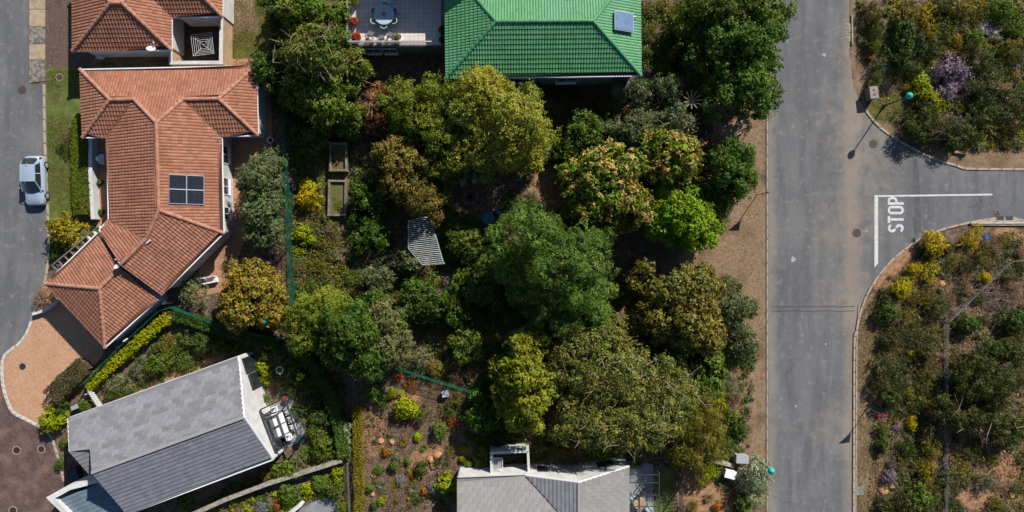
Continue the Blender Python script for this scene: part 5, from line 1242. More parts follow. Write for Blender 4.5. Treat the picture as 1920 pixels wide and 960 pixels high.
# ------------------------------------------------------------------ shrubs placed one by one
for a in [
 # along house and lawn
 (128, 432, 34, 'gold', 'bush', "round golden orange bush at the end of the lawn"), (112, 470, 20, 'dark', 'bush', "dark bush below the golden orange bush by the road"), (128, 255, 14, 'dry', 'loose', "brown shrub beside the clipped hedge"), (124, 280, 15, 'dark', 'loose', "dark sparse shrub left of the clipped hedge"), (136, 235, 14, 'grey', 'tuft', "spiky grey plant at the top end of the clipped hedge"),
 (85, 555, 24, 'dry', 'bush', "dark brown bush at the garage corner by the road"), (98, 787, 26, 'lime', 'bush', "bright yellow green bush at the tip of the salmon driveway"), (118, 770, 16, 'dark', 'bush', None), (160, 762, 12, 'green', 'bush', None),
 (120, 830, 10, 'green', 'bush', None), (113, 870, 10, 'green', 'bush', None),
 (186, 343, 7, 'green', 'small', "potted green plant, upper one in the paved strip"), (188, 398, 7, 'green', 'small', "potted green plant, lower one in the paved strip"),
 (367, 552, 30, 'grey', 'bush', "pale grey green bush left of the golden brown tree"), (427, 325, 8, 'rust', 'small', None), (510, 478, 20, 'purple', 'bush', "pinkish mauve bush beside the mesh fence"),
 # slate house garden
 (225, 720, 22, 'grey', 'bush', None), (265, 690, 20, 'grey', 'bush', None), (300, 680, 24, 'green', 'bush', None), (330, 660, 26, 'green', 'loose', None), (350, 640, 24, 'dark', 'bush', None), (315, 650, 22, 'olive', 'loose', None), (380, 640, 22, 'dark', 'bush', None), (290, 660, 16, 'dark', 'loose', None), (240, 735, 14, 'green', 'loose', None), (210, 738, 12, 'green', 'bush', None), (345, 680, 16, 'green', 'loose', None), (410, 640, 22, 'dark', 'loose', None), (440, 650, 16, 'dark', 'bush', None),
 (495, 690, 14, 'lime', 'bush', None), (490, 712, 14, 'lime', 'loose', None), (500, 665, 14, 'green', 'loose', None), (560, 700, 26, 'dark', 'bush', None), (590, 720, 22, 'dark', 'bush', None), (545, 730, 16, 'dark', 'loose', None), (495, 748, 13, 'green', 'bush', None), (570, 760, 24, 'dark', 'loose', None), (600, 780, 20, 'dark', 'bush', None), (590, 810, 22, 'green', 'loose', None), (605, 840, 26, 'green', 'bush', None), (575, 855, 20, 'green', 'loose', None), (560, 862, 18, 'grey', 'bush', None), (545, 880, 18, 'green', 'bush', None), (520, 880, 18, 'green', 'bush', None), (500, 890, 14, 'olive', 'bush', None), (565, 880, 16, 'grey', 'bush', None), (590, 870, 14, 'olive', 'tuft', None), (628, 852, 9, 'yellow', 'small', "small yellow green bush at the end of the retaining wall"),
 (645, 800, 18, 'silver', 'bush', None), (648, 830, 18, 'silver', 'bush', None), (655, 855, 14, 'silver', 'loose', None), (630, 800, 14, 'dark', 'loose', None), (400, 945, 16, 'grey', 'loose', None), (440, 915, 14, 'green', 'loose', None), (350, 940, 16, 'green', 'bush', None), (470, 905, 14, 'olive', 'loose', None),
 (545, 925, 22, 'green', 'bush', None), (600, 905, 18, 'green', 'bush', None), (625, 915, 22, 'green', 'bush', None), (632, 885, 14, 'lime', 'bush', None), (490, 950, 14, 'blue', 'bush', None), (575, 915, 12, 'lime', 'small', None), (520, 950, 10, 'red', 'small', None), (640, 950, 14, 'green', 'bush', None),
 # lower middle garden
 (760, 763, 22, 'lime', 'bush', "yellow green small tree in the mulched garden"), (716, 757, 15, 'dark', 'bush', None), (700, 735, 20, 'green', 'bush', None), (735, 737, 10, 'lime', 'bush', None), (825, 808, 17, 'green', 'bush', "fresh green bush in the mulched garden"), (792, 780, 16, 'dark', 'loose', None), (722, 850, 9, 'rust', 'bush', "bright orange leaved plant in the mulched garden"), (795, 922, 8, 'rust', 'small', "orange leaved plant near the bottom of the mulched garden"), (711, 880, 11, 'green', 'bush', None), (740, 873, 11, 'green', 'bush', None), (743, 857, 9, 'grey', 'bush', None), (790, 878, 13, 'dark', 'bush', None), (750, 900, 10, 'blue', 'bush', "blue grey plant in the mulched garden"), (741, 908, 9, 'lime', 'tuft', None), (715, 912, 15, 'grey', 'tuft', None), (775, 918, 17, 'grey', 'tuft', None), (813, 915, 12, 'blue', 'bush', "blue flowered plant beside the grey roofed house"), (835, 905, 24, 'lime', 'bush', "yellow green bush against the grey roofed house"), (843, 925, 14, 'green', 'bush', None), (780, 940, 12, 'dark', 'tuft', None), (715, 940, 8, 'lime', 'small', None), (702, 830, 7, 'dark', 'tuft', None), (755, 830, 11, 'olive', 'tuft', None), (783, 820, 8, 'lime', 'small', None), (765, 865, 7, 'green', 'small', None), (773, 893, 7, 'rust', 'small', None), (694, 915, 9, 'green', 'small', None), (826, 865, 12, 'dark', 'loose', None), (845, 845, 12, 'olive', 'loose', None), (700, 950, 8, 'dark', 'small', None), (795, 840, 10, 'green', 'tuft', None), (870, 840, 8, 'lime', 'small', None), (866, 860, 7, 'lime', 'small', None), (905, 860, 22, 'green', 'bush', None), (880, 875, 14, 'green', 'bush', None),
 # central garden, left strip
 (548, 240, 20, 'green', 'bush', None), (555, 300, 18, 'green', 'bush', None), (585, 260, 9, 'lime', 'small', None), (581, 370, 25, 'yellow', 'bush', "bright yellow flowering bush left of the lower raised bed"), (578, 350, 20, 'lime', 'bush', None), (548, 340, 14, 'purple', 'bush', "pink and white flowered shrub beside the mesh fence"), (552, 320, 14, 'grey', 'bush', None), (570, 440, 22, 'lime', 'bush', "bright yellow green bush below the lower raised bed"), (560, 470, 12, 'lime', 'loose', None), (620, 430, 18, 'dry', 'loose', None), (600, 455, 14, 'olive', 'bush', None), (650, 430, 16, 'dry', 'tuft', None), (600, 500, 20, 'olive', 'loose', None), (560, 500, 18, 'dry', 'loose', None), (640, 480, 22, 'dry', 'tuft', "dry arching grass clump in the middle left garden"), (660, 520, 20, 'green', 'loose', None), (590, 540, 22, 'green', 'loose', None), (620, 545, 20, 'grey', 'loose', None), (700, 520, 16, 'green', 'bush', None), (680, 560, 20, 'olive', 'loose', None), (740, 560, 18, 'dry', 'tuft', "dry brown grass clump above the grey olive tree"), (745, 530, 20, 'dark', 'tuft', None), (705, 480, 20, 'grey', 'bush', None), (740, 480, 26, 'grey', 'bush', "grey green bush left of the slatted shade roof"), (690, 445, 24, 'dark', 'bush', None), (670, 410, 22, 'dark', 'bush', None), (700, 380, 26, 'dark', 'loose', None), (670, 350, 16, 'dark', 'loose', None), (680, 290, 26, 'dry', 'loose', "bare brown shrub right of the upper raised bed"), (690, 260, 20, 'dry', 'loose', None), (665, 310, 16, 'dry', 'tuft', None), (640, 245, 16, 'olive', 'loose', None), (660, 220, 22, 'green', 'bush', None), (625, 240, 14, 'green', 'loose', None), (570, 230, 20, 'dark', 'bush', None), (590, 265, 16, 'dark', 'bush', None), (665, 260, 14, 'olive', 'tuft', None),
 (860, 440, 28, 'green', 'bush', None), (845, 470, 26, 'green', 'loose', None), (880, 470, 30, 'dark', 'bush', None), (870, 520, 26, 'green', 'bush', None), (840, 520, 18, 'purple', 'loose', None), (900, 540, 26, 'dark', 'bush', None), (935, 560, 24, 'dark', 'bush', None), (920, 590, 22, 'dark', 'loose', None), (860, 600, 20, 'olive', 'loose', None), (830, 620, 24, 'dry', 'loose', None), (870, 650, 26, 'green', 'bush', None), (800, 620, 18, 'olive', 'loose', None), (855, 630, 20, 'dry', 'tuft', None), (915, 635, 14, 'gold', 'bush', "small golden shrub left of the tall lime tree"), (790, 670, 24, 'grey', 'bush', None), (815, 690, 18, 'olive', 'bush', None), (850, 690, 22, 'dry', 'loose', None), (880, 700, 24, 'dry', 'loose', "brown twiggy shrub at the end of the lower mesh fence"), (900, 670, 18, 'dry', 'loose', None), (900, 720, 20, 'green', 'loose', None), (905, 760, 22, 'dark', 'bush', None), (880, 780, 22, 'dark', 'bush', None), (910, 800, 22, 'green', 'loose', None), (860, 750, 16, 'olive', 'loose', None), (840, 770, 16, 'dark', 'loose', None), (930, 825, 18, 'dark', 'bush', None), (885, 820, 18, 'dark', 'loose', None), (850, 790, 12, 'rust', 'loose', None), (770, 720, 14, 'rust', 'loose', None), (745, 705, 12, 'rust', 'small', None),
 (1000, 370, 14, 'grey', 'bush', "round grey green bush on the bare soil below the yellow tree"), (980, 385, 20, 'green', 'bush', None), (950, 380, 20, 'dark', 'loose', None), (1025, 290, 18, 'silver', 'bush', "pale yellow feathery shrub under the yellow green tree"), (1040, 260, 16, 'lime', 'loose', None), (1010, 300, 14, 'lime', 'bush', None), (1055, 310, 20, 'dark', 'bush', None), (1045, 230, 14, 'olive', 'loose', None), (1130, 215, 22, 'dark', 'loose', None), (1150, 240, 14, 'dark', 'bush', None), (1080, 210, 18, 'dark', 'loose', None), (1060, 180, 20, 'dark', 'bush', None), (1010, 170, 20, 'dark', 'loose', None),
 (1345, 265, 16, 'dry', 'loose', None), (1325, 235, 18, 'dry', 'tuft', "dry straw coloured clump left of the round dark tree"), (1365, 385, 14, 'olive', 'bush', None), (1355, 405, 16, 'grey', 'bush', None), (1345, 430, 12, 'dry', 'loose', None), (1330, 350, 22, 'olive', 'loose', None), (1330, 240, 14, 'olive', 'tuft', None),
 (1160, 560, 16, 'green', 'bush', None), (1150, 545, 12, 'olive', 'bush', None), (1205, 560, 10, 'gold', 'small', None), (1200, 600, 14, 'green', 'tuft', None), (1215, 640, 18, 'green', 'loose', None), (1180, 650, 20, 'dark', 'loose', None), (1350, 680, 26, 'green', 'bush', None), (1310, 690, 22, 'dark', 'bush', None), (1390, 660, 20, 'dark', 'bush', None), (1330, 720, 26, 'green', 'bush', None), (1365, 720, 16, 'grey', 'loose', None), (1375, 750, 18, 'dry', 'loose', None), (1350, 755, 20, 'lime', 'loose', None), (1385, 805, 22, 'dark', 'bush', None), (1370, 780, 16, 'green', 'bush', None), (1380, 740, 12, 'grey', 'bush', None), (1365, 830, 18, 'green', 'loose', None), (1345, 860, 16, 'olive', 'loose', None), (1410, 885, 34, 'silver', 'bush', "large pale silvery bush by the lower street lamp"), (1415, 930, 26, 'silver', 'bush', "pale silvery bush at the road edge near the bottom"), (1395, 940, 22, 'green', 'bush', None), (1424, 905, 26, 'silver', 'bush', "pale silvery bush at the kerb below the lower street lamp"), (1432, 880, 18, 'silver', 'bush', "small pale silvery bush beside the kerb and lower street lamp"), (1395, 905, 22, 'silver', 'bush', "pale silvery bush right of the white utility box"), (1335, 885, 18, 'lime', 'loose', None), (1310, 895, 18, 'olive', 'bush', None), (1300, 950, 14, 'olive', 'loose', None), (1345, 950, 10, 'rust', 'small', "orange flowered plant at the bottom edge"), (1330, 935, 14, 'dry', 'tuft', None), (1385, 920, 14, 'olive', 'loose', None), (1060, 850, 20, 'olive', 'loose', None), (1090, 860, 16, 'dry', 'loose', None), (1020, 840, 18, 'dark', 'loose', None), (1130, 850, 16, 'lime', 'loose', None), (1050, 820, 22, 'dark', 'bush', None),
 # strip between green house and verge
 (1222, 60, 16, 'olive', 'loose', None), (1215, 100, 14, 'green', 'loose', None), (1212, 20, 14, 'olive', 'bush', None), (1215, 135, 10, 'purple', 'small', None), (1260, 60, 24, 'dark', 'bush', None), (1270, 110, 24, 'dark', 'bush', None), (1290, 30, 26, 'dark', 'bush', None),
 (515, 30, 18, 'dark', 'bush', None), (520, 90, 20, 'dark', 'bush', None), (535, 200, 22, 'dark', 'bush', None), (575, 280, 14, 'dark', 'loose', None),
 # junction scrub, upper right
 (1630, 40, 20, 'green', 'loose', None), (1640, 70, 16, 'grey', 'loose', None), (1650, 135, 18, 'grey', 'loose', None), (1665, 125, 12, 'silver', 'loose', None), (1632, 110, 10, 'olive', 'small', None), (1690, 60, 26, 'dark', 'bush', None), (1700, 30, 26, 'olive', 'bush', None), (1665, 20, 14, 'olive', 'tuft', None), (1730, 30, 26, 'gold', 'loose', None), (1770, 60, 24, 'gold', 'loose', None), (1740, 65, 20, 'gold', 'bush', None), (1785, 130, 30, 'purple', 'bush', "large mauve flowering bush in the upper right scrub"), (1760, 140, 22, 'purple', 'loose', "mauve bush left part beside the large mauve one"), (1805, 160, 20, 'purple', 'loose', None), (1775, 170, 22, 'purple', 'bush', "lower mauve bush of the upper right scrub"), (1795, 232, 20, 'purple', 'loose', "mauve bush near the side road's upper kerb"), (1750, 235, 14, 'purple', 'loose', None), (1725, 160, 22, 'lime', 'bush', None), (1740, 190, 24, 'lime', 'bush', "lime green bush right of the upper street lamp"), (1755, 205, 16, 'lime', 'loose', None), (1715, 145, 14, 'olive', 'bush', None), (1690, 90, 24, 'dark', 'bush', None), (1720, 100, 26, 'dark', 'loose', None), (1810, 100, 24, 'dark', 'bush', None), (1825, 70, 16, 'green', 'bush', None), (1850, 30, 26, 'green', 'loose', None), (1880, 20, 24, 'green', 'bush', None), (1800, 20, 26, 'olive', 'bush', None), (1830, 40, 20, 'olive', 'loose', None), (1770, 15, 26, 'dark', 'loose', None), (1905, 50, 20, 'green', 'loose', None), (1890, 90, 24, 'olive', 'loose', None), (1860, 120, 20, 'green', 'loose', None), (1910, 110, 20, 'green', 'loose', None), (1830, 210, 26, 'green', 'loose', None), (1860, 240, 26, 'olive', 'tuft', "large arching grass clump above the side road kerb"), (1890, 250, 24, 'dark', 'loose', None), (1840, 265, 20, 'olive', 'tuft', None), (1910, 200, 20, 'purple', 'loose', None), (1800, 265, 16, 'lime', 'loose', None), (1745, 255, 20, 'dark', 'bush', None), (1715, 240, 22, 'dark', 'bush', None), (1700, 215, 18, 'dark', 'loose', None), (1780, 270, 18, 'dark', 'loose', None), (1680, 150, 10, 'olive', 'tuft', None), (1705, 165, 14, 'gold', 'loose', None), (1675, 105, 20, 'dark', 'loose', None),
 (1632, 12, 14, 'green', 'loose', "upper ragged shrub on the verge beside the drain grate", 2.2), (1640, 36, 15, 'green', 'loose', "second ragged shrub on the verge beside the drain grate", 2.2), (1642, 62, 14, 'dark', 'loose', "third ragged shrub on the verge beside the drain grate", 2.2), (1638, 85, 13, 'green', 'loose', "lowest ragged shrub on the verge beside the drain grate", 2.0), (1650, 118, 14, 'grey', 'loose', "ragged grey shrub above the concrete box", 2.0), (1642, 148, 13, 'green', 'loose', "ragged green shrub touching the concrete box", 2.0),
 # lower right scrub
 (1750, 457, 25, 'yellow', 'bush', "round bright yellow bush nearest the stop lettering"), (1822, 448, 22, 'yellow', 'loose', "bright yellow bush beside the blue scrap near the storm inlet"), (1690, 541, 21, 'yellow', 'bush', "bright yellow bush nearest the road's lower curve"), (1714, 506, 15, 'yellow', 'bush', "yellow bush, left one of the middle yellow pair"), (1745, 508, 20, 'yellow', 'loose', "spreading yellow bush, right one of the middle yellow pair"), (1846, 521, 13, 'yellow', 'bush', "small yellow bush on the wire fence near the right edge"), (1702, 733, 14, 'yellow', 'loose', "small yellow bush level with the lower triangle sign"), (1711, 782, 9, 'yellow', 'bush', "upper half of a small yellow pair right of the sign"), (1710, 797, 12, 'yellow', 'bush', "lower half of a small yellow pair right of the sign"), (1738, 882, 22, 'gold', 'loose', "dull yellow bush near the fence's lower end"), (1797, 709, 9, 'yellow', 'small', "tiny yellow plant right of the long wire fence"), (1710, 665, 10, 'lime', 'bush', None), (1800, 722, 9, 'gold', 'small', None),
 (1667, 893, 15, 'purple', 'bush', "pale mauve flowered bush above the orange boulder"), (1672, 868, 11, 'purple', 'loose', "thin mauve shrub above the pale mauve bush"), (1680, 802, 8, 'purple', 'small', None), (1855, 455, 24, 'dry', 'loose', "dry greyish shrub right of the bright yellow bushes"), (1870, 475, 14, 'dry', 'loose', None), (1740, 700, 22, 'olive', 'loose', None), (1655, 830, 14, 'green', 'bush', None), (1652, 805, 12, 'green', 'bush', None), (1650, 845, 11, 'dark', 'bush', None),
 (1665, 560, 22, 'dark', 'loose', None), (1660, 585, 24, 'dark', 'bush', None), (1700, 590, 24, 'olive', 'loose', None), (1730, 560, 24, 'olive', 'loose', None), (1755, 575, 22, 'dark', 'bush', None), (1780, 560, 16, 'dry', 'loose', None), (1685, 625, 26, 'green', 'loose', None), (1665, 640, 20, 'green', 'bush', None), (1715, 620, 20, 'dark', 'loose', None), (1745, 625, 22, 'olive', 'loose', None), (1735, 660, 22, 'dark', 'bush', None), (1665, 690, 24, 'dark', 'bush', None), (1690, 680, 20, 'green', 'loose', None), (1650, 720, 20, 'dark', 'bush', None), (1690, 725, 24, 'dark', 'loose', None), (1730, 730, 20, 'green', 'loose', None), (1665, 750, 22, 'dark', 'bush', None), (1750, 770, 26, 'olive', 'loose', None), (1725, 760, 20, 'dark', 'loose', None), (1740, 805, 24, 'dark', 'bush', None), (1745, 840, 24, 'olive', 'loose', None), (1700, 840, 20, 'dark', 'loose', None), (1690, 860, 16, 'olive', 'loose', None), (1720, 930, 26, 'green', 'bush', None), (1690, 945, 24, 'green', 'bush', None), (1750, 925, 20, 'dark', 'loose', None), (1660, 950, 20, 'dark', 'bush', None), (1780, 890, 22, 'grey', 'loose', None), (1800, 880, 24, 'olive', 'loose', None), (1815, 850, 18, 'dark', 'bush', None), (1850, 900, 20, 'grey', 'bush', None), (1785, 940, 14, 'dark', 'loose', None), (1815, 610, 20, 'dark', 'bush', None), (1845, 600, 12, 'green', 'bush', None), (1795, 610, 16, 'olive', 'loose', None), (1805, 675, 16, 'green', 'bush', None), (1785, 680, 12, 'green', 'bush', None), (1900, 600, 26, 'dark', 'bush', None), (1910, 640, 26, 'green', 'loose', None), (1890, 520, 16, 'dark', 'loose', None), (1835, 560, 12, 'dark', 'bush', None), (1810, 500, 20, 'dark', 'loose', None), (1785, 490, 18, 'olive', 'loose', None), (1840, 480, 20, 'olive', 'loose', None), (1880, 450, 16, 'olive', 'loose', None), (1910, 470, 14, 'dry', 'loose', None), (1775, 465, 14, 'dark', 'bush', None), (1730, 470, 14, 'dark', 'loose', None), (1810, 540, 16, 'dry', 'loose', None), (1900, 540, 18, 'dry', 'loose', None), (1860, 850, 16, 'dark', 'loose', None), (1890, 830, 22, 'dark', 'loose', None), (1910, 790, 24, 'dark', 'bush', None), (1905, 910, 16, 'grey', 'loose', None), (1870, 945, 16, 'olive', 'loose', None),
]: shrub(*a[:5], label=a[5], hs=a[6] if len(a) > 6 else None)
# smaller scrub filling the gaps, each plant its own object
ROADP = [(1440, -50)] + [p for p in right_top] + [p for p in right_bot] + [(1597, 1000), (1440, 1000)]
def scatter(n, poly, kinds, rmin, rmax, seed, avoid=(), forms=('bush', 'loose', 'loose', 'tuft')):
    R = random.Random(seed); xs = [p[0] for p in poly]; ys = [p[1] for p in poly]; done = 0; tries = 0
    while done < n and tries < n*12:
        tries += 1; x, y = R.uniform(min(xs), max(xs)), R.uniform(min(ys), max(ys))
        if not inside(x, y, poly) or inside(x, y, ROADP): continue
        if any((x-a_)**2/(c_*c_)+(y-b_)**2/(d_*d_) < 1 for a_, b_, c_, d_ in avoid): continue
        if any((x-a_)**2/(c_*c_)+(y-b_)**2/(d_*d_) < .7 for a_, b_, c_, d_ in TREE_ELL): continue
        shrub(x, y, R.uniform(rmin, rmax), R.choice(kinds), R.choice(forms)); done += 1
cover("undergrowth", "low scrub and seedlings between the bushes of the lower right scrubland", [(1640, 540), (1720, 475), (1925, 440), (1925, 965), (1640, 965), (1648, 800)], 1300, ['scrub', 'scrub', 'olive', 'dry', 'dry', 'grey', 'scrub'], 4, 11, 1, [(1787, 850, 20, 20), (1830, 930, 36, 24), (1870, 560, 46, 38), (1890, 880, 24, 24), (1755, 530, 20, 10)], .38)
cover("undergrowth", "low scrub between the bushes of the upper right scrubland", [(1660, 0), (1925, 0), (1925, 275), (1840, 280), (1720, 250), (1690, 120)], 900, ['dark', 'green', 'olive', 'green', 'gold', 'grey'], 4, 11, 2, [(1845, 55, 20, 16)], .36)
cover("undergrowth", "dense low undergrowth in the middle of the garden", [(545, 195), (700, 200), (720, 330), (900, 395), (1150, 420), (1170, 640), (1050, 870), (890, 860), (880, 740), (700, 690), (545, 590)], 2300, ['dark', 'green', 'olive', 'green', 'olive', 'grey', 'dry'], 6, 15, 3, [(633, 335, 34, 86), (797, 452, 30, 48), (885, 370, 40, 40), (1030, 350, 34, 32), (917, 408, 18, 14)], .28)
cover("undergrowth", "low undergrowth between the gold leaved tree and the bottom house", [(1140, 580), (1420, 640), (1405, 850), (1340, 880), (1050, 870), (1040, 800)], 420, ['dark', 'green', 'olive', 'grey', 'dry'], 4, 11, 4, [(1165, 600, 16, 26)], .36)
cover("undergrowth", "small plants dotted over the lower mulched garden", [(685, 740), (850, 760), (850, 960), (690, 960)], 90, ['dark', 'green', 'olive', 'grey', 'lime', 'dry'], 2.5, 6, 5, (), .46)
cover("undergrowth", "shaded undergrowth right of the slate roofed house", [(450, 640), (560, 650), (640, 700), (665, 860), (585, 885), (580, 740), (470, 680)], 300, ['dark', 'green', 'dark', 'olive'], 5, 13, 6, (), .34)
cover("undergrowth", "shaded undergrowth between the green roofed house and blossom trees", [(1020, 165), (1140, 165), (1300, 150), (1340, 250), (1180, 290), (1040, 240)], 240, ['dark', 'green', 'olive', 'dry'], 5, 13, 7, [(1165, 205, 22, 24), (1162, 170, 24, 24)], .38)
cover("undergrowth", "shaded undergrowth beside the row of overhanging trees", [(1206, 0), (1300, 0), (1310, 160), (1240, 150), (1206, 130)], 200, ['dark', 'green', 'olive'], 5, 13, 17, (), .4)
cover("undergrowth", "low plants below the concrete retaining wall", [(360, 965), (500, 915), (640, 875), (650, 960), (400, 995)], 130, ['dark', 'green', 'olive', 'dry', 'lime'], 4, 9, 8, [(600, 965, 60, 32)], .4)
cover("undergrowth", "weeds on the bank above the concrete retaining wall", [(345, 950), (500, 885), (620, 850), (620, 868), (500, 900), (350, 968)], 130, ['dark', 'olive', 'olive', 'dry', 'green'], 4, 9, 18, (), .3)
cover("undergrowth", "low plants right of the trellis fence at the bottom", [(1285, 885), (1375, 890), (1400, 960), (1285, 960)], 90, ['green', 'olive', 'dry', 'dark'], 4, 10, 9, (), .42)
cover("undergrowth", "weeds on the verge by the drain grate and upper lamp", [(1605, 0), (1665, 0), (1665, 90), (1690, 180), (1650, 170), (1608, 90)], 130, ['olive', 'dry', 'green', 'grey'], 3, 8, 10, (), .46)
cover("undergrowth", "weeds on the slate roofed house's upper garden bed", [(200, 735), (320, 610), (440, 640), (440, 665), (300, 715), (230, 745)], 150, ['olive', 'grey', 'green', 'dark'], 4, 9, 11, (), .42)
cover("undergrowth", "creepers in the strip between the mesh fence and tall trees", [(508, 0), (545, 0), (640, 60), (645, 190), (545, 240), (508, 180)], 200, ['dark', 'green'], 6, 13, 12, (), .3)
# bare frangipani rosettes
for k, (x, y) in enumerate(((1298, 188), (1294, 230), (1288, 252))):
    p = P(x, y, 4.0); b0 = Vector((p.x-.3, p.y, 0)); r_ = empty("bare_tree", b0, ["uppermost leafless pale stemmed frangipani right of the grey trees", "middle leafless pale stemmed frangipani above the blossom trees", "lowest leafless pale stemmed frangipani above the blossom trees"][k], "tree", "leafless frangipani trees")
    MB().tube([b0, b0+V3(.1, 0, 1), p-V3(0, 0, .5)], [.09, .08, .07]).build("trunk", TWIG, r_)
    for j in range(11):
        t = j*.571+k; MB().tube([p-V3(0, 0, .5), p+V3(math.cos(t)*.35, math.sin(t)*.35, -.1), p+V3(math.cos(t)*.75, math.sin(t)*.75, .25)], [.05, .045, .04], 5).build("branch", TWIG, r_)
# orange flower heads on the dark shrub tree and elsewhere
rg = np.random.default_rng(3)
for o in [x for x in bpy.data.objects if x.name.startswith("orange_shrub_tree")]:
    mb = MB()
    for k in range(46):
        a_, b_ = rg.normal(1098, 16), rg.normal(246, 14); c = P(a_, b_, 2.5-((a_-1098)**2+(b_-246)**2)/1100); mb.lathe(c, [(0, -.03), (.08, 0), (.06, .06), (0, .09)], 6)
    mb.build("flowers", M("orange_flower", C(226, 150, 50), C(206, 110, 40), 9, famt=.2), o, kind="stuff")

# ------------------------------------------------------------------ ground litter (uncountable)
def litter(name, n, poly, pal, size, seed, label, up=.25, aspect=.4, hz=.02):
    rg = np.random.default_rng(seed); xs = [p[0] for p in poly]; ys = [p[1] for p in poly]
    px = rg.uniform(min(xs), max(xs), n*2); py = rg.uniform(min(ys), max(ys), n*2)
    ok = np.zeros(len(px), bool)
    for i in range(len(poly)):
        x1, y1 = poly[i]; x2, y2 = poly[(i+1) % len(poly)]
        c = ((y1 > py) != (y2 > py)) & (px < (x2-x1)*(py-y1)/(y2-y1+1e-9)+x1); ok ^= c
    cl_ = vnoise(px*.02+9, py*.02+9, seed, 3, 1.); ok &= cl_+rg.normal(size=len(px))*.1 > .42
    px, py = px[ok][:n], py[ok][:n]; n = len(px)
    x = (px-960)/S; y = (480-py)/S
    ix = np.clip(((x+46)/.25).astype(int), 0, nx-1); iy = np.clip(((y+25)/.25).astype(int), 0, ny-1)
    pos = np.stack([x, y, Z[iy, ix]+hz+rg.random(n)*.04], 1); nor = rg.normal(size=(n, 3))*up+np.array([0, 0, 1]); pa = np.array(pal); c = pa[rg.integers(len(pa), size=n)]*rg.uniform(.7, 1.25, (n, 1)); l = size*rg.uniform(.5, 1.4, n)
    tag(link(name, foliage_mesh(name, pos, nor, l, l*aspect, c, rg)), label, "litter" if 'litter' in name else "grass", kind="stuff")
browns = [C(150, 118, 92), C(110, 84, 66), C(176, 148, 120), C(90, 70, 56), C(134, 96, 70)]
litter("leaf_litter", 26000, [(545, 200), (720, 150), (1060, 160), (1320, 230), (1300, 480), (1390, 640), (1390, 850), (1060, 870), (680, 750), (545, 590)], browns+[C(80, 86, 44)], .16, 1, "fallen leaves and twigs lying under the garden trees")
litter("leaf_litter", 9000, [(682, 745), (860, 745), (856, 960), (684, 960)], browns, .11, 2, "bark and leaf mulch on the lower middle garden bed")
litter("leaf_litter", 20000, [(1640, 560), (1720, 470), (1925, 425), (1925, 965), (1625, 965), (1640, 700)], browns+[C(122, 112, 70), C(170, 150, 130)], .17, 3, "dead twigs and leaves on the lower right scrubland")
litter("leaf_litter", 9000, [(1610, 0), (1925, 0), (1925, 290), (1740, 270), (1640, 200), (1605, 120)], browns+[C(122, 112, 70), C(96, 104, 50)], .15, 4, "dead twigs and leaves on the upper right scrubland")
straw = [C(160, 138, 110), C(146, 122, 96), C(150, 128, 100), C(176, 154, 124), C(128, 116, 76)]
litter("dry_grass", 5000, [(1300, 480), (1395, 400), (1390, 240), (1436, 190), (1436, 960), (1400, 860), (1415, 640), (1330, 500)], straw, .10, 5, "short dry brown grass on the left road verge", .4, .2)
litter("dry_grass", 9000, [(1608, 600), (1660, 520), (1640, 620), (1650, 960), (1608, 960)], straw+[C(104, 108, 52)]*2, .13, 6, "short dry grass on the lower right road verge", .4, .2)
litter("short_grass", 16000, [(88, 132), (150, 132), (150, 400), (100, 490), (92, 480)], [C(92, 112, 42), C(116, 128, 58), C(78, 98, 34), C(134, 130, 74)], .10, 7, "short lawn grass blades beside the parked car's road", .9, .25, .01)
litter("garden_grass", 14000, [(545, 240), (690, 260), (660, 440), (700, 560), (620, 560), (548, 560)], [C(104, 112, 48), C(132, 128, 66), C(88, 100, 40), C(150, 130, 90)], .15, 8, "rough green and straw grass round the raised beds", .9, .22)
litter("garden_grass", 4000, [(425, 0), (505, 0), (505, 125), (425, 125)], straw+[C(110, 116, 52)]*3, .12, 9, "patchy dry grass right of the walled courtyard", .9, .22)

# ------------------------------------------------------------------ rocks
def rock(px, py, r, label, mat, seed, flat=.6, cat="rock", group=None):
    bm = bmesh.new(); bmesh.ops.create_icosphere(bm, subdivisions=2, radius=1); rg = np.random.default_rng(seed); ks = rg.normal(size=(5, 3)); am = rg.uniform(.05, .16, 5); sc = rg.uniform(.8, 1.2, 3)
    for v in bm.verts:
        f = 1+sum(am[i]*math.sin(2.2*v.co.dot(Vector(ks[i]))+i) for i in range(5)); v.co = Vector((v.co.x*sc[0], v.co.y*sc[1], v.co.z*flat))*f
        v.co.z = max(v.co.z, -.25)
    me = bpy.data.meshes.new("rock"); bm.to_mesh(me); bm.free(); me.materials.append(mat); o = link("rock", me, None, P(px, py)+V3(0, 0, .05)); o.scale = [r/S]*3
    return tag(o, label, cat, group)
ORANGE = M("orange_sandstone", C(206, 158, 112), C(180, 130, 90), 1.2, fine=6, famt=.2, bump=.4, bscale=5); PALEROCK = M("pale_rock", C(190, 182, 174), C(160, 148, 142), 1.2, fine=5, famt=.25, bump=.4, bscale=5)
for k, (x, y, r) in enumerate(((806, 861, 8), (820, 854, 8), (813, 872, 7))): rock(x, y, r, ["left stone of three orange rocks in the mulched garden", "upper right stone of three orange rocks in the mulched garden", "lowest stone of three orange rocks in the mulched garden"][k], ORANGE, k)
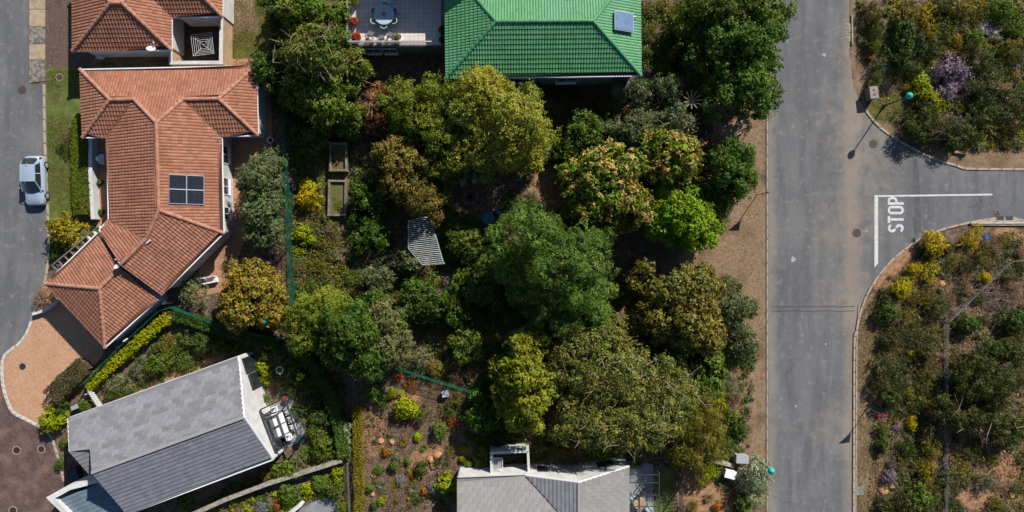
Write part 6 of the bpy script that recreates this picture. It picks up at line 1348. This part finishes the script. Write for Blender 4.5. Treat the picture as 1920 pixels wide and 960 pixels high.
for k, (x, y, r, l) in enumerate(((715, 828, 5, "orange stone left of a pair below the small tree's shadow"), (736, 828, 5, "orange stone right of a pair below the small tree's shadow"), (702, 891, 6, "orange stone beside the yellow hedge strip"), (699, 925, 5, "lower orange stone beside the yellow hedge strip"), (1655, 919, 9, "orange boulder beside the lower road verge"), (1673, 913, 6, "pale chip of rock right of the orange boulder"), (1879, 846, 7, "orange rock near the right edge above the dug soil"), (1895, 928, 7, "orange rock near the lower right corner"), (1886, 917, 5, "small orange rock near the lower right corner"), (1036, 378, 5, "left small orange stone below the bare soil path"), (1044, 380, 5, "right small orange stone below the bare soil path"), (1164, 578, 6, "tan stone on the little path right of the central tree"), (1764, 532, 6, "orange stone beside the middle yellow bushes"), (820, 695, 4, "small pale stone by the lower mesh fence"))): rock(x, y, r, l, ORANGE, 20+k)
for k, (x, y, r, l) in enumerate(((1843, 52, 15, "largest pale boulder in the upper right scrub"), (1862, 60, 9, "pale boulder just right of the largest one"), (1871, 72, 8, "small pale boulder below the largest one"), (1822, 17, 8, "pale boulder near the top of the upper right scrub"), (1902, 128, 9, "pale rock at the upper right edge"), (1912, 60, 6, "small pale rock at the upper right edge"), (868, 340, 9, "grey garden stone above the fire pit"), (890, 337, 7, "smaller grey garden stone above the fire pit"), (1847, 500, 5, "small pale stone beside the wire fence"))): rock(x, y, r, l, PALEROCK, 50+k)

# ------------------------------------------------------------------ fences
TEAL = M("green_mesh", C(34, 120, 96), C(24, 96, 78), 3, fine=8, famt=.2, rough=.6); TEALP = M("green_post", C(30, 100, 84), famt=.1, rough=.5)
def mesh_fence(label, path, h=1.8, mat=TEAL, pm=TEALP, gap=.07, wire=.022, name="mesh_fence", every=2.4):
    pts = [P(*p) for p in path]; r = empty(name, pts[0], label, "fence"); R = random.Random(len(path))
    for a, b in zip(pts, pts[1:]):
        L = (b-a).length; n = max(1, round(L/every))
        for k in range(n):
            p0, p1 = a.lerp(b, k/n), a.lerp(b, (k+1)/n); mb = MB(); m = int((p1-p0).length/gap)
            for j in range(m): q_ = p0.lerp(p1, j/m); mb.beam(q_+V3(0, 0, .05), q_+V3(R.uniform(-.02, .02), R.uniform(-.02, .02), h-.03), wire, .01)
            for z in (.06, h*.25, h*.5, h*.75, h): mb.beam(p0+V3(0, 0, z), p1+V3(0, 0, z), .02, .025)
            mb.build("mesh_panel", mat, r, kind="stuff"); MB().tube([p0, p0+V3(0, 0, h+.08)], .035, 8).build("post", pm, r)
    MB().tube([pts[-1], pts[-1]+V3(0, 0, h+.08)], .035, 8).build("post", pm, r)
mesh_fence("long green mesh fence between the orange roofed house and the garden", [(543, 180), (545, 290), (550, 400), (553, 500), (556, 585)], 1.9)
mesh_fence("green mesh fence slanting along the bright hedge below the garage", [(172, 716), (240, 648), (312, 582), (332, 574)], 1.5)
mesh_fence("green mesh fence from the slanting corner past the golden tree", [(332, 574), (420, 606), (535, 634)], 1.5)
mesh_fence("short green mesh fence below the grey olive tree", [(738, 684), (800, 704), (888, 732)], 1.4)
mesh_fence("dark mesh fence in the shade left of the overhanging trees", [(1284, 100), (1286, 185)], 1.6)
WIREM = M("galvanised_wire", C(150, 148, 146), famt=.15, rough=.6)
mesh_fence("long grey wire fence running up the lower right scrub", [(1768, 962), (1768, 850), (1768, 700), (1770, 604)], .65, WIREM, WIREM, .13, .012, "wire_fence", 2.5)
mesh_fence("grey wire fence slanting towards the right edge", [(1770, 604), (1830, 545), (1888, 490), (1930, 488)], .65, WIREM, WIREM, .13, .012, "wire_fence", 2.5)
mesh_fence("low dark fence beside the yellow hedge strip", [(655, 865), (660, 985)], .9, M("dark_timber", C(110, 112, 96), famt=.2), MATS["dark_timber"], .12, .04, "low_fence", 1.6)
WP = M("white_pipe", (.6, .6, .6), famt=.05)
for x, y, l in ((305, 570, "upper white capped post on the slanting green fence"), (232, 640, "lower white capped post on the slanting green fence"), (531, 635, "white capped post at the fence corner below the golden tree")):
    p = P(x, y, 1.6); r_ = empty("fence_post", (p.x, p.y, 0), l, "post"); MB().tube([(p.x, p.y, 0), (p.x, p.y, 1.55)], .05, 8).build("post", WP, r_); MB().beam((p.x-.05, p.y, 1.6), (p.x+.3, p.y+.22, 1.6), .09, .09).build("cap", WP, r_)

# ------------------------------------------------------------------ garden things
WOOD = M("weathered_timber", C(150, 140, 124), C(112, 102, 90), 5, fine=12, famt=.25, objvar=.12)
def raised_bed(label, x0, y0, x1, y1, h, skew=0):
    c = P((x0+x1)/2, (y0+y1)/2); r = empty("raised_bed", c, label, "raised bed", "timber raised beds")
    q_ = GP([(x0, y0), (x1, y0), (x1+skew, y1), (x0+skew, y1)], h); w = .17
    for k in range(4):
        a, b = q_[k], q_[(k+1) % 4]; d = (b-a).normalized()*.09
        for lv in range(2): MB().beam(a-d+V3(0, 0, -h*.25-lv*h*.5), b+d+V3(0, 0, -h*.25-lv*h*.5) if k % 2 == 0 else b-d+V3(0, 0, -h*.25-lv*h*.5), w, h*.48).build("plank", WOOD, r)
    for p in q_: MB().box((p.x, p.y, h/2), (.2, .2, h+.03)).build("post", WOOD, r)
    sheet("bed_soil", [(p.x*.999, p.y*.999) for p in inset(q_, .05)], h*.55, MATS.get("bed_soil") or M("bed_soil", C(112, 96, 64), C(96, 104, 48), 2, fine=15, famt=.4, bump=.6, bscale=20), r)
raised_bed("upper weathered timber raised bed with brown soil", 619, 269, 649, 319, .75); raised_bed("lower weathered timber raised bed with green weeds", 617, 339, 648, 403, .55, -1)
for k in range(9): shrub(622+SHR.random()*22, 345+SHR.random()*54, 5, 'green', 'tuft', "small green weed growing in the lower raised bed", .6, .3)
for k in range(5): shrub(624+SHR.random()*20, 275+SHR.random()*40, 4, 'olive', 'tuft', "small dry weed growing in the upper raised bed", .6, .4)
# slatted shade roof
sh = empty("slatted_shade", P(797, 455), "slatted timber shade roof with five corners in the middle of the garden", "pergola"); zs = 2.2
poly = [(766, 414), (806, 405), (832, 494), (792, 497), (766, 466)]; SL = M("silver_timber", C(178, 182, 176), C(146, 150, 146), 4, fine=10, famt=.15, objvar=.12)
for k in range(5):
    a, b = q(*poly[k], zs), q(*poly[(k+1) % 5], zs); MB().beam(a, b, .07, .1).build("edge_beam", SL, sh); MB().beam((a.x, a.y, 0), (a.x, a.y, zs), .1, .1).build("post", SL, sh)
nrm = Vector((.10, 1)).normalized(); dirv = Vector((1, .1)).normalized()
for k in range(24):
    y = 408+k*3.85; xs = []
    for i in range(5):
        (x1, y1), (x2, y2) = poly[i], poly[(i+1) % 5]; f = lambda X_, Y_: Y_-.12*(X_-800)-y
        s1, s2 = f(x1, y1), f(x2, y2)
        if s1*s2 < 0: t = s1/(s1-s2); xs.append((x1+(x2-x1)*t, y1+(y2-y1)*t))
    if len(xs) == 2: MB().beam(q(*xs[0], zs+.07), q(*xs[1], zs+.07), .075, .035).build("slat", SL, sh)
# fire pit
fp = P(882, 370); r_ = empty("fire_pit", fp, "round brick fire pit ring under the yellow green tree", "fire pit")
BRK = M("fired_brick", C(150, 104, 84), C(118, 84, 70), 6, fine=10, famt=.25, objvar=.18)
bme = MB().prism([(.40, -.11), (.74, -.17), (.74, .17), (.40, .11)], 0, .3).mesh("brick", BRK)
for k in range(12): o = link("brick", bme, r_, (0, 0, SHR.uniform(-.01, .02))); o.rotation_euler[2] = k*math.pi/6+SHR.uniform(-.02, .02)
MB().lathe(fp, [(.42, .0), (.42, .08), (0, .1)], 20).build("ash_bed", M("ash", C(60, 58, 56), famt=.4), r_); MB().lathe(fp, [(.28, .3), (.32, .33), (.3, .36), (.2, .36), (.2, .3)], 16).build("fire_bowl", DARKM, r_)
tp2 = P(916, 410); r_ = empty("garden_table", tp2, "round teal garden table under the central tree's edge", "table"); TE = M("teal_paint", C(50, 120, 124), famt=.1, rough=.5)
MB().lathe(tp2, [(0, .66), (.5, .66), (.52, .69), (0, .71)], 22).build("table_top", TE, r_)
for k in range(3): t = k*2.09; MB().tube([tp2+V3(.1*math.cos(t), .1*math.sin(t), .66), tp2+V3(.38*math.cos(t), .38*math.sin(t), 0)], .03).build("leg", TE, r_)
make_chair("garden_chair", "teal garden chair right of the round teal table", 935, 397, -.9, TE, z=0)
for x, y, l, rr in ((527, 693, "white concrete ring in the shaded garden right of the slate house", .32), (509, 264, "white ring shaped pot beside the mesh fence", .28)):
    p = P(x, y); r_ = empty("ring_pot", p, l, "pot"); MB().lathe(p, [(rr*.8, 0), (rr, .3), (rr, .4), (rr*.78, .4), (rr*.74, .2), (0, .18)], 24).build("pot", WP, r_, True); MB().lathe(p, [(rr*.7, .2), (0, .24)], 16).build("soil", M("pot_soil", C(60, 50, 42), famt=.3), r_)
def pot(px, py, z, rr, kind, label, potm):
    p = P(px, py, z+.4); p.z = z; r = empty("potted_plant", p, label, "potted plant"); MB().lathe((0, 0, 0), [(rr*.6, 0), (rr*.85, .38), (rr*.9, .42), (rr*.72, .42), (rr*.68, .34), (0, .33)], 16).build("pot", potm, r, local=True)
    o = link("foliage", proto(kind, 'small', 1), r, (0, 0, .36)); o.scale = (rr, rr, rr*.9)
TP = M("clay_pot", C(170, 100, 74), famt=.12)
pot(664, 2, zt, .42, 'green', "green potted plant at the top of the terrace's left side", TP); pot(663, 40, zt, .38, 'red', "red flowered pot halfway along the terrace's left side", TP); pot(668, 70, zt, .45, 'red', "large reddish potted plant in the terrace corner", TP); pot(697, 79, zt, .18, 'red', "tiny red potted plant at the terrace balustrade", TP); pot(746, 71, zt, .4, 'olive', "green plant in a white rimmed pot by the terrace balustrade", WP); pot(829, 56, zt, .32, 'dark', "dark potted plant at the house side of the terrace", DARKM); pot(828, 74, zt, .26, 'dark', "small dark potted plant at the terrace's lower right", DARKM)
bt = P(398, 525); r_ = empty("garden_bench", bt, "small white bench between the gable and the golden tree", "bench")
for k in range(4): MB().box(bt+V3(0, -.2+k*.13, .45), (1.2, .1, .04), .2).build("slat", WP, r_)
for sx in (-.5, .5): MB().box(bt+V3(sx, .05, .2), (.06, .45, .42), .2).build("leg", WP, r_)
for k in range(3): MB().box(bt+V3(-.05, .28, .6+k*.12), (1.2, .04, .08), .2).build("back_slat", WP, r_)
NUMW = ['first', 'second', 'third', 'fourth', 'fifth', 'sixth', 'seventh', 'eighth', 'ninth', 'tenth']
for k in range(10):
    x, y = 418+(k % 2)*14-k*1.4, 440+k*9; MB().prism(GP([(x, y), (x+11, y-2), (x+12, y+6), (x+1, y+7)]), 0, .05).build("stepping_stone", PATIO, label=NUMW[k]+" tan stepping stone from the top beside the orange roofed house", cat="stepping stone", group="stepping stones beside the gable")
bx_ = P(836, 736); r_ = empty("garden_box", bx_, "pale blue grey box below the short mesh fence", "box"); BX = M("pale_box", C(170, 185, 195), famt=.06)
MB().box(bx_+V3(0, 0, .3), (.5, .45, .6), .2).build("body", BX, r_); MB().box(bx_+V3(0, 0, .63), (.56, .5, .06), .2).build("lid", BX, r_)

# ------------------------------------------------------------------ street things
TURQ = M("turquoise_lamp", C(40, 190, 178), famt=.05, rough=.35); GPOLE = M("green_pole", C(34, 84, 74), famt=.1, rough=.5)
def street_lamp(px, py, h, label):
    p = P(px, py); r = empty("street_lamp", p, label, "street lamp", "turquoise street lamps")
    MB().lathe(p, [(.16, 0), (.16, .06), (.1, .1), (.08, .5), (.05, .55), (.045, h-.25)], 12).build("pole", GPOLE, r, True); MB().lathe(p+V3(0, 0, h-.3), [(.05, 0), (.14, .06), (.2, .2), (.27, .26), (.29, .34), (.24, .46), (.13, .56), (.05, .6), (0, .62)], 20).build("lamp_head", TURQ, r, True)
street_lamp(1657, 199, 3.7, "turquoise topped street lamp at the upper corner of the junction"); street_lamp(1415, 857, 3.7, "turquoise topped street lamp by the silvery bush and utility boxes"); street_lamp(522, 594, 3.4, "turquoise topped lamp beside the golden brown tree")
RED = M("sign_red", C(190, 40, 40), famt=.05, rough=.5); SW = M("sign_white", (.62, .62, .62), famt=.03, rough=.5); SB = M("sign_back", C(120, 120, 122), famt=.05)
def yield_sign(px, py, label, rz, h=2.75, w=.95):
    p = P(px, py); r = empty("yield_sign", p, label, "road sign", "triangular yield signs"); MB().tube([p, p+V3(0, 0, h)], .035, 8).build("pole", SB, r)
    def tri(s, off, t, nm, m):
        R_ = Matrix.Rotation(rz, 3, 'Z'); c = p+V3(0, 0, h-.38); pts = [V3(-s/2, 0, s*.29), V3(s/2, 0, s*.29), V3(0, 0, -s*.577)]
        vs = [c+R_ @ (x+V3(0, off+o, 0)) for o in (0, t) for x in pts]; MB().add(vs, [(2, 1, 0), (3, 4, 5), (0, 1, 4, 3), (1, 2, 5, 4), (2, 0, 3, 5)]).build(nm, m, r)
    tri(w, -.06, .012, "plate", RED); tri(w*.66, -.068, .006, "plate_face", SW)
yield_sign(1419, 366, "triangular road sign seen edge on at the dry verge", 0.05); yield_sign(1625, 765, "red and white triangular road sign in the lower right scrub edge", .12)
IRON = M("iron_cover", C(104, 80, 76), C(84, 64, 62), 8, fine=20, famt=.2, rough=.7); DARKIRON = M("dark_iron", C(70, 50, 46), C(56, 40, 38), 8, famt=.2); RIM = M("cover_rim", C(170, 150, 128), famt=.2)
def manhole(px, py, rr, label, z=.03, ring=False, mat=IRON):
    p = P(px, py); r = empty("manhole_cover", p, label, "manhole cover", "round manhole covers"); MB().lathe(p, [(rr, z), (rr, z+.008), (0, z+.009)], 26).build("cover", mat, r)
    mb = MB(); a = rr*1.02; b_ = rr*(1.3 if ring else 1.1); mb.lathe(p, [(b_, z), (b_, z+.006), (a, z+.007), (a, z)], 26); mb.build("rim", RIM if ring else DARKM, r)
    mb = MB()
    for k in range(-2, 3): mb.box(p+V3(0, k*rr*.3, z+.012), (rr*1.5*math.sqrt(max(.1, 1-(k*.3)**2)), .02, .008))
    mb.build("tread", mat, r)
manhole(42, 169, .32, "round iron manhole cover on the left road"); manhole(1637, 270, .32, "round iron manhole cover at the junction's upper side"); manhole(1606, 437, .34, "round iron manhole cover left of the stop line")
manhole(43, 687, .27, "dark round cover with pale rim on the salmon driveway", .05, True, DARKIRON); manhole(32, 844, .29, "left dark cover with pale rim on the maroon court", .04, True, DARKIRON); manhole(78, 842, .27, "right brown cover with pale rim on the maroon court", .04, True, DARKIRON); manhole(25, 957, .29, "dark cover with pale rim at the bottom left corner", .04, True, DARKIRON); manhole(112, 145, .26, "round grey cover in the lawn near the footway", .03, True)
mb = MB().prism(GP([(1606, 911), (1619, 911), (1619, 928), (1606, 928)]), 0, .04).build("concrete_cover", M("cover_concrete", C(150, 150, 146), famt=.15), label="square grey concrete cover in the lower road verge", cat="cover")
dr = empty("drain_grate", P(1590, 60), "slotted concrete drain grate at the road's upper right edge", "drain")
for k in range(2):
    y0 = 44+k*18; MB().prism(GP([(1585, y0), (1594, y0), (1594, y0+16), (1585, y0+16)]), .0, .045).build("slab", CONC, dr)
    for j in range(6): MB().box(P(1587.3+(j % 3)*2.2, y0+4.5+(j//3)*7, .046), (.05, .24, .006)).build("slot", DARKM, dr)
MB().beam(P(1597, 28, .06), P(1598, 84, .06), .12, .12).build("kerb_stone", CONC, dr)
st = empty("storm_inlet", P(1885, 410), "concrete storm water inlet with two dark openings in the lower kerb", "drain")
MB().prism(GP([(1820, 417), (1866, 407), (1898, 407), (1935, 416), (1935, 423), (1820, 423)]), 0, .16).build("slab", CONC, st)
for x0 in (1866, 1883): MB().prism(GP([(x0, 405.5), (x0+14, 405.5), (x0+14, 413), (x0, 413)]), .1, .168).build("opening", DARKM, st)
MB().beam(P(1820, 418, .2), P(1935, 418, .2), .12, .06).build("lintel", WHITEKERB, st)
# pale splashes on the tar
SPL = M("pale_splash", C(190, 188, 182), C(150, 149, 146), 9, mlo=.45, mhi=.6, famt=.2)
for k, (x, y, rr, lab) in enumerate(((1487, 487, 5, "white splash on the main road left of the stop line"), (1545, 103, 4, "round pale spot on the upper main road"), (1625, 433, 2.5, "small white mark beside the manhole cover by the stop line"), (1548, 645, 2, "tiny white fleck on the lower main road"), (1492, 761, 2.5, "small pale mark on the lower main road"))):
    R = random.Random(k); sheet("paint_splash", GP([(x+math.cos(t*.52)*rr*R.uniform(.5, 1.15), y+math.sin(t*.52)*rr*R.uniform(.5, 1.25)) for t in range(12)]), .0345, SPL, label=lab, cat="splash")
# utility boxes
def cabinet(px, py, sx, sy, h, rz, label, mat, holes=False):
    p = P(px, py); r = empty("utility_box", p, label, "utility box"); MB().box(p+V3(0, 0, h/2), (sx, sy, h), rz).build("body", mat, r); MB().box(p+V3(0, 0, h+.02), (sx+.08, sy+.08, .06), rz).build("lid", mat, r)
    R_ = Matrix.Rotation(rz, 3, 'Z'); MB().box(p+R_ @ V3(0, -sy/2-.015, h*.5), (sx*.85, .03, h*.8), rz).build("door", mat, r)
    if holes:
        for k in (-1, 1): MB().box(p+R_ @ V3(0, k*sy*.2, h+.055), (sx*.3, sy*.15, .02), rz).build("opening", DARKM, r)
CAB = M("cabinet_grey", C(178, 182, 186), famt=.06, rough=.5)
cabinet(1385, 855, .95, .6, .95, -.05, "larger grey utility box beside the silvery bush", CAB); cabinet(1364, 884, .85, .6, .8, -.25, "white utility box below the larger grey one", M("cabinet_white", (.58, .58, .6), famt=.05)); cabinet(1628, 178, .62, .95, .9, .12, "concrete box with two square holes at the junction verge", M("concrete_box", C(164, 152, 146), C(140, 128, 122), 4, famt=.2), True)
MB().strip(GP([(1300, 859), (1340, 865), (1376, 874)], .6), .3, 0, .6).build("garden_wall", M("lichen_wall", C(190, 186, 166), C(160, 156, 138), 3, famt=.25), label="short pale wall running left from the utility boxes", cat="wall")
MB().tube([P(1398, 888, 0), P(1398, 888, .8)], .07, 10).build("marker_post", WP, label="short white marker post in the silvery bush", cat="post")
MB().box(P(1801, 286, .1), (1.1, .22, .22), -.15).build("timber_block", M("pale_timber_block", C(196, 160, 116), famt=.2), label="pale timber block on the upper verge of the side road", cat="block")
tarp = MB(); 
for k in range(5): tarp.box(P(1846+k*2.4, 442+((k*7) % 5), .5), (.2, .3, .05), k*.7, ('X', .5-k*.2))
tarp.build("plastic_scrap", M("blue_plastic", C(70, 110, 175), famt=.1, rough=.4), label="crumpled blue plastic scrap caught in the dry shrub", cat="scrap")
br = MB(); R = random.Random(9)
for k in range(420):
    a = P(R.gauss(1868, 20), R.gauss(558, 17)); d = V3(R.gauss(0, .5), R.gauss(0, .5), 0); z = R.uniform(.05, .35); br.tube([a+V3(0, 0, z), a+d*.5+V3(0, 0, z+R.uniform(0, .12)), a+d+V3(0, 0, z*.8)], [.022, .018, .008], 4)
br.build("brush_pile", M("dead_brush", C(150, 128, 116), C(120, 100, 90), 2, famt=.25), label="pile of dead grey brushwood inside the wire fence", cat="brush pile", kind="stuff")

# ------------------------------------------------------------------ parked car
ca = P(63.5, 338, .7); car = empty("parked_car", (ca.x, ca.y, .03), "silver hatchback parked beside the lawn kerb", "car", rz=math.radians(1.5))
CARP = M("silver_paint", (.36, .43, .52), fine=3, famt=.03, rough=.28, spec=.5, metallic=.35, coat=.6); CG = M("car_glass", (.012, .016, .022), famt=0, rough=.06, spec=.7); TY = M("tyre_rubber", (.02, .02, .02), famt=.1); RIMM = M("wheel_rim", (.4, .4, .42), famt=.05, metallic=.5, rough=.4)
def loft(rows, name, mat, closed=False, smooth=True, cap=False):
    n = len(rows[0]); vs = [p for r in rows for p in r]; fs = []
    for i in range(len(rows)-1):
        for k in range(n-1): fs.append((i*n+k, i*n+k+1, (i+1)*n+k+1, (i+1)*n+k))
    if cap: fs += [tuple(range(n-1, -1, -1)), tuple(range((len(rows)-1)*n, len(rows)*n))]
    return MB().add(vs, fs).build(name, mat, car, smooth, local=True)
# lower body: y from nose (-2.05) to tail (2.0); section points left sill -> over -> right sill
rows = []
for y, hw, zt_, zs_ in ((-2.10, .52, .54, .42), (-2.05, .68, .64, .5), (-1.92, .78, .74, .57), (-1.6, .84, .84, .61), (-1.15, .86, .92, .63), (-.8, .855, .95, .63), (0, .865, .97, .64), (.9, .865, .98, .65), (1.5, .85, .99, .66), (1.85, .80, .98, .66), (2.0, .70, .9, .62), (2.05, .58, .72, .55)):
    r_ = []
    for k in range(13):
        t = k/12*2-1; a = abs(t); sgn = 1 if t > 0 else -1
        if a > .84: r_.append((sgn*hw*(.97-(a-.84)*.4), y, .22+(1-a)/.16*.2))
        elif a > .6: f = (a-.6)/.24; r_.append((sgn*hw*(.985+.015*math.sin(f*3.14)), y, zs_+(.42-zs_)*f))
        else: r_.append((sgn*hw*(a/.6)**.9*.97, y, zt_-(zt_-zs_)*(a/.6)**4))
    rows.append(r_)
loft(rows, "body", CARP, cap=True)
rf = [[(x*.60*(1-.04*abs(y-.4)), y, 1.44+.05*(1-x*x)-.04*((y-.5)/.8)**2) for x in [k/4-1 for k in range(9)]] for y in (-.18, .1, .5, .9, 1.25)]
loft(rf, "roof", CARP)
def quadsurf(a, b, c, d, bow, name, mat):
    rr = []
    for i in range(5):
        t = i/4; l, r = Vector(a).lerp(Vector(d), t), Vector(b).lerp(Vector(c), t); rr.append([l.lerp(r, k/6)+V3(*bow)*(1-(k/3-1)**2)*.9 for k in range(7)])
    return loft(rr, name, mat)
quadsurf((-.76, -.90, .95), (.76, -.90, .95), (.59, -.17, 1.43), (-.59, -.17, 1.43), (0, -.24, .05), "windscreen", CG)
quadsurf((.60, 1.78, 1.0), (-.60, 1.78, 1.0), (-.54, 1.26, 1.40), (.54, 1.26, 1.40), (0, .06, .03), "rear_window", CG)
for s in (-1, 1):
    quadsurf((s*.80, -.62, .97), (s*.80, .48, .99), (s*.61, .44, 1.40), (s*.61, -.08, 1.40), (s*.015, 0, 0), "side_window", CG); quadsurf((s*.80, .54, .99), (s*.78, 1.45, 1.02), (s*.60, 1.15, 1.37), (s*.61, .50, 1.40), (s*.015, 0, 0), "side_window", CG)
    pl = MB()
    for pa, pb in (((s*.79, -.95, .93), (s*.6, -.14, 1.43)), ((s*.81, .51, .98), (s*.61, .47, 1.42)), ((s*.77, 1.62, .98), (s*.58, 1.22, 1.41)), ((s*.6, -.16, 1.425), (s*.59, 1.24, 1.41))): pl.beam(pa, pb, .065, .05)
    pl.build("pillar", CARP, car, local=True); loft([[(s*.79, 1.45, 1.0), (s*.60, 1.15, 1.38)], [(s*.70, 1.82, .98), (s*.56, 1.27, 1.40)]], "rear_quarter", CARP)
    mi = MB().box((s*.93, -.66, .98), (.16, .1, .11)).build("wing_mirror", CARP, car, local=True)
    quadsurf((s*.38, -2.03, .64), (s*.70, -1.93, .64), (s*.78, -1.62, .80), (s*.60, -1.72, .80), (0, 0, .03), "headlight", M("lamp_lens", (.5, .52, .55), famt=.02, rough=.1, spec=.7))
    quadsurf((s*.62, 1.93, .72), (s*.80, 1.88, .72), (s*.76, 1.80, 1.02), (s*.62, 1.86, 1.02), (s*.02, .03, 0), "tail_light", M("tail_red", C(190, 30, 30), famt=.02, rough=.15, spec=.6))
    for y in (-1.3, 1.3):
        w_ = MB(); n = 20; vs = []
        for xx, rr in ((.72, .24), (.72, .30), (.80, .315), (.88, .30), (.885, .22)): vs += [(s*xx, y+rr*math.cos(2*math.pi*k/n), .31+rr*math.sin(2*math.pi*k/n)) for k in range(n)]
        w_.add(vs, [(i*n+k, i*n+(k+1) % n, (i+1)*n+(k+1) % n, (i+1)*n+k) for i in range(4) for k in range(n)]); wh = w_.build("wheel", TY, car, True, local=True)
        rm = MB(); rm.add([(s*.87, y+.22*math.cos(2*math.pi*k/n), .31+.22*math.sin(2*math.pi*k/n)) for k in range(n)]+[(s*.89, y, .31)], [(k, (k+1) % n, n) for k in range(n)]); rm.build("rim", RIMM, wh, local=True)
MB().box((0, -2.08, .45), (.46, .03, .11)).build("number_plate", SW, car, local=True); MB().tube([(0, 1.05, 1.46), (0, 1.2, 1.62)], .012, 5).build("aerial", DARKM, car, local=True); MB().box((0, -2.0, .36), (1.2, .18, .14)).build("bumper", CARP, car, local=True); MB().box((0, 2.0, .40), (1.2, .14, .18)).build("bumper", CARP, car, local=True); MB().box((0, -2.07, .58), (.5, .04, .06)).build("grille", DARKM, car, local=True)

# ------------------------------------------------------------------ labels that would be shared are told apart by place
by = {}
for o in bpy.data.objects:
    if o.parent is None and 'label' in o and o.get('category') in ('shrub', 'plant', 'grass') and o.get('kind') is None: by.setdefault(o['label'], []).append(o)
NUM = ['first', 'second', 'third', 'fourth', 'fifth', 'sixth', 'seventh', 'eighth', 'ninth', 'tenth']
CNT = {2: 'two', 3: 'three', 4: 'four', 5: 'five', 6: 'six', 7: 'seven', 8: 'eight', 9: 'nine', 10: 'ten'}
for lab, os_ in by.items():
    if 1 < len(os_) <= 10:
        ax = 0 if max(o.location.x for o in os_)-min(o.location.x for o in os_) >= max(o.location.y for o in os_)-min(o.location.y for o in os_) else 1
        os_.sort(key=lambda o: o.location.x if ax == 0 else -o.location.y)
        for i, o in enumerate(os_):
            w_ = ('leftmost' if i == 0 else 'rightmost' if i == len(os_)-1 else NUM[i]+' from left') if ax == 0 else ('topmost' if i == 0 else 'lowest' if i == len(os_)-1 else NUM[i]+' from top')
            full = lab+', '+w_+' of '+CNT[len(os_)]; o['label'] = full if len(full.split()) <= 16 else lab+', '+w_
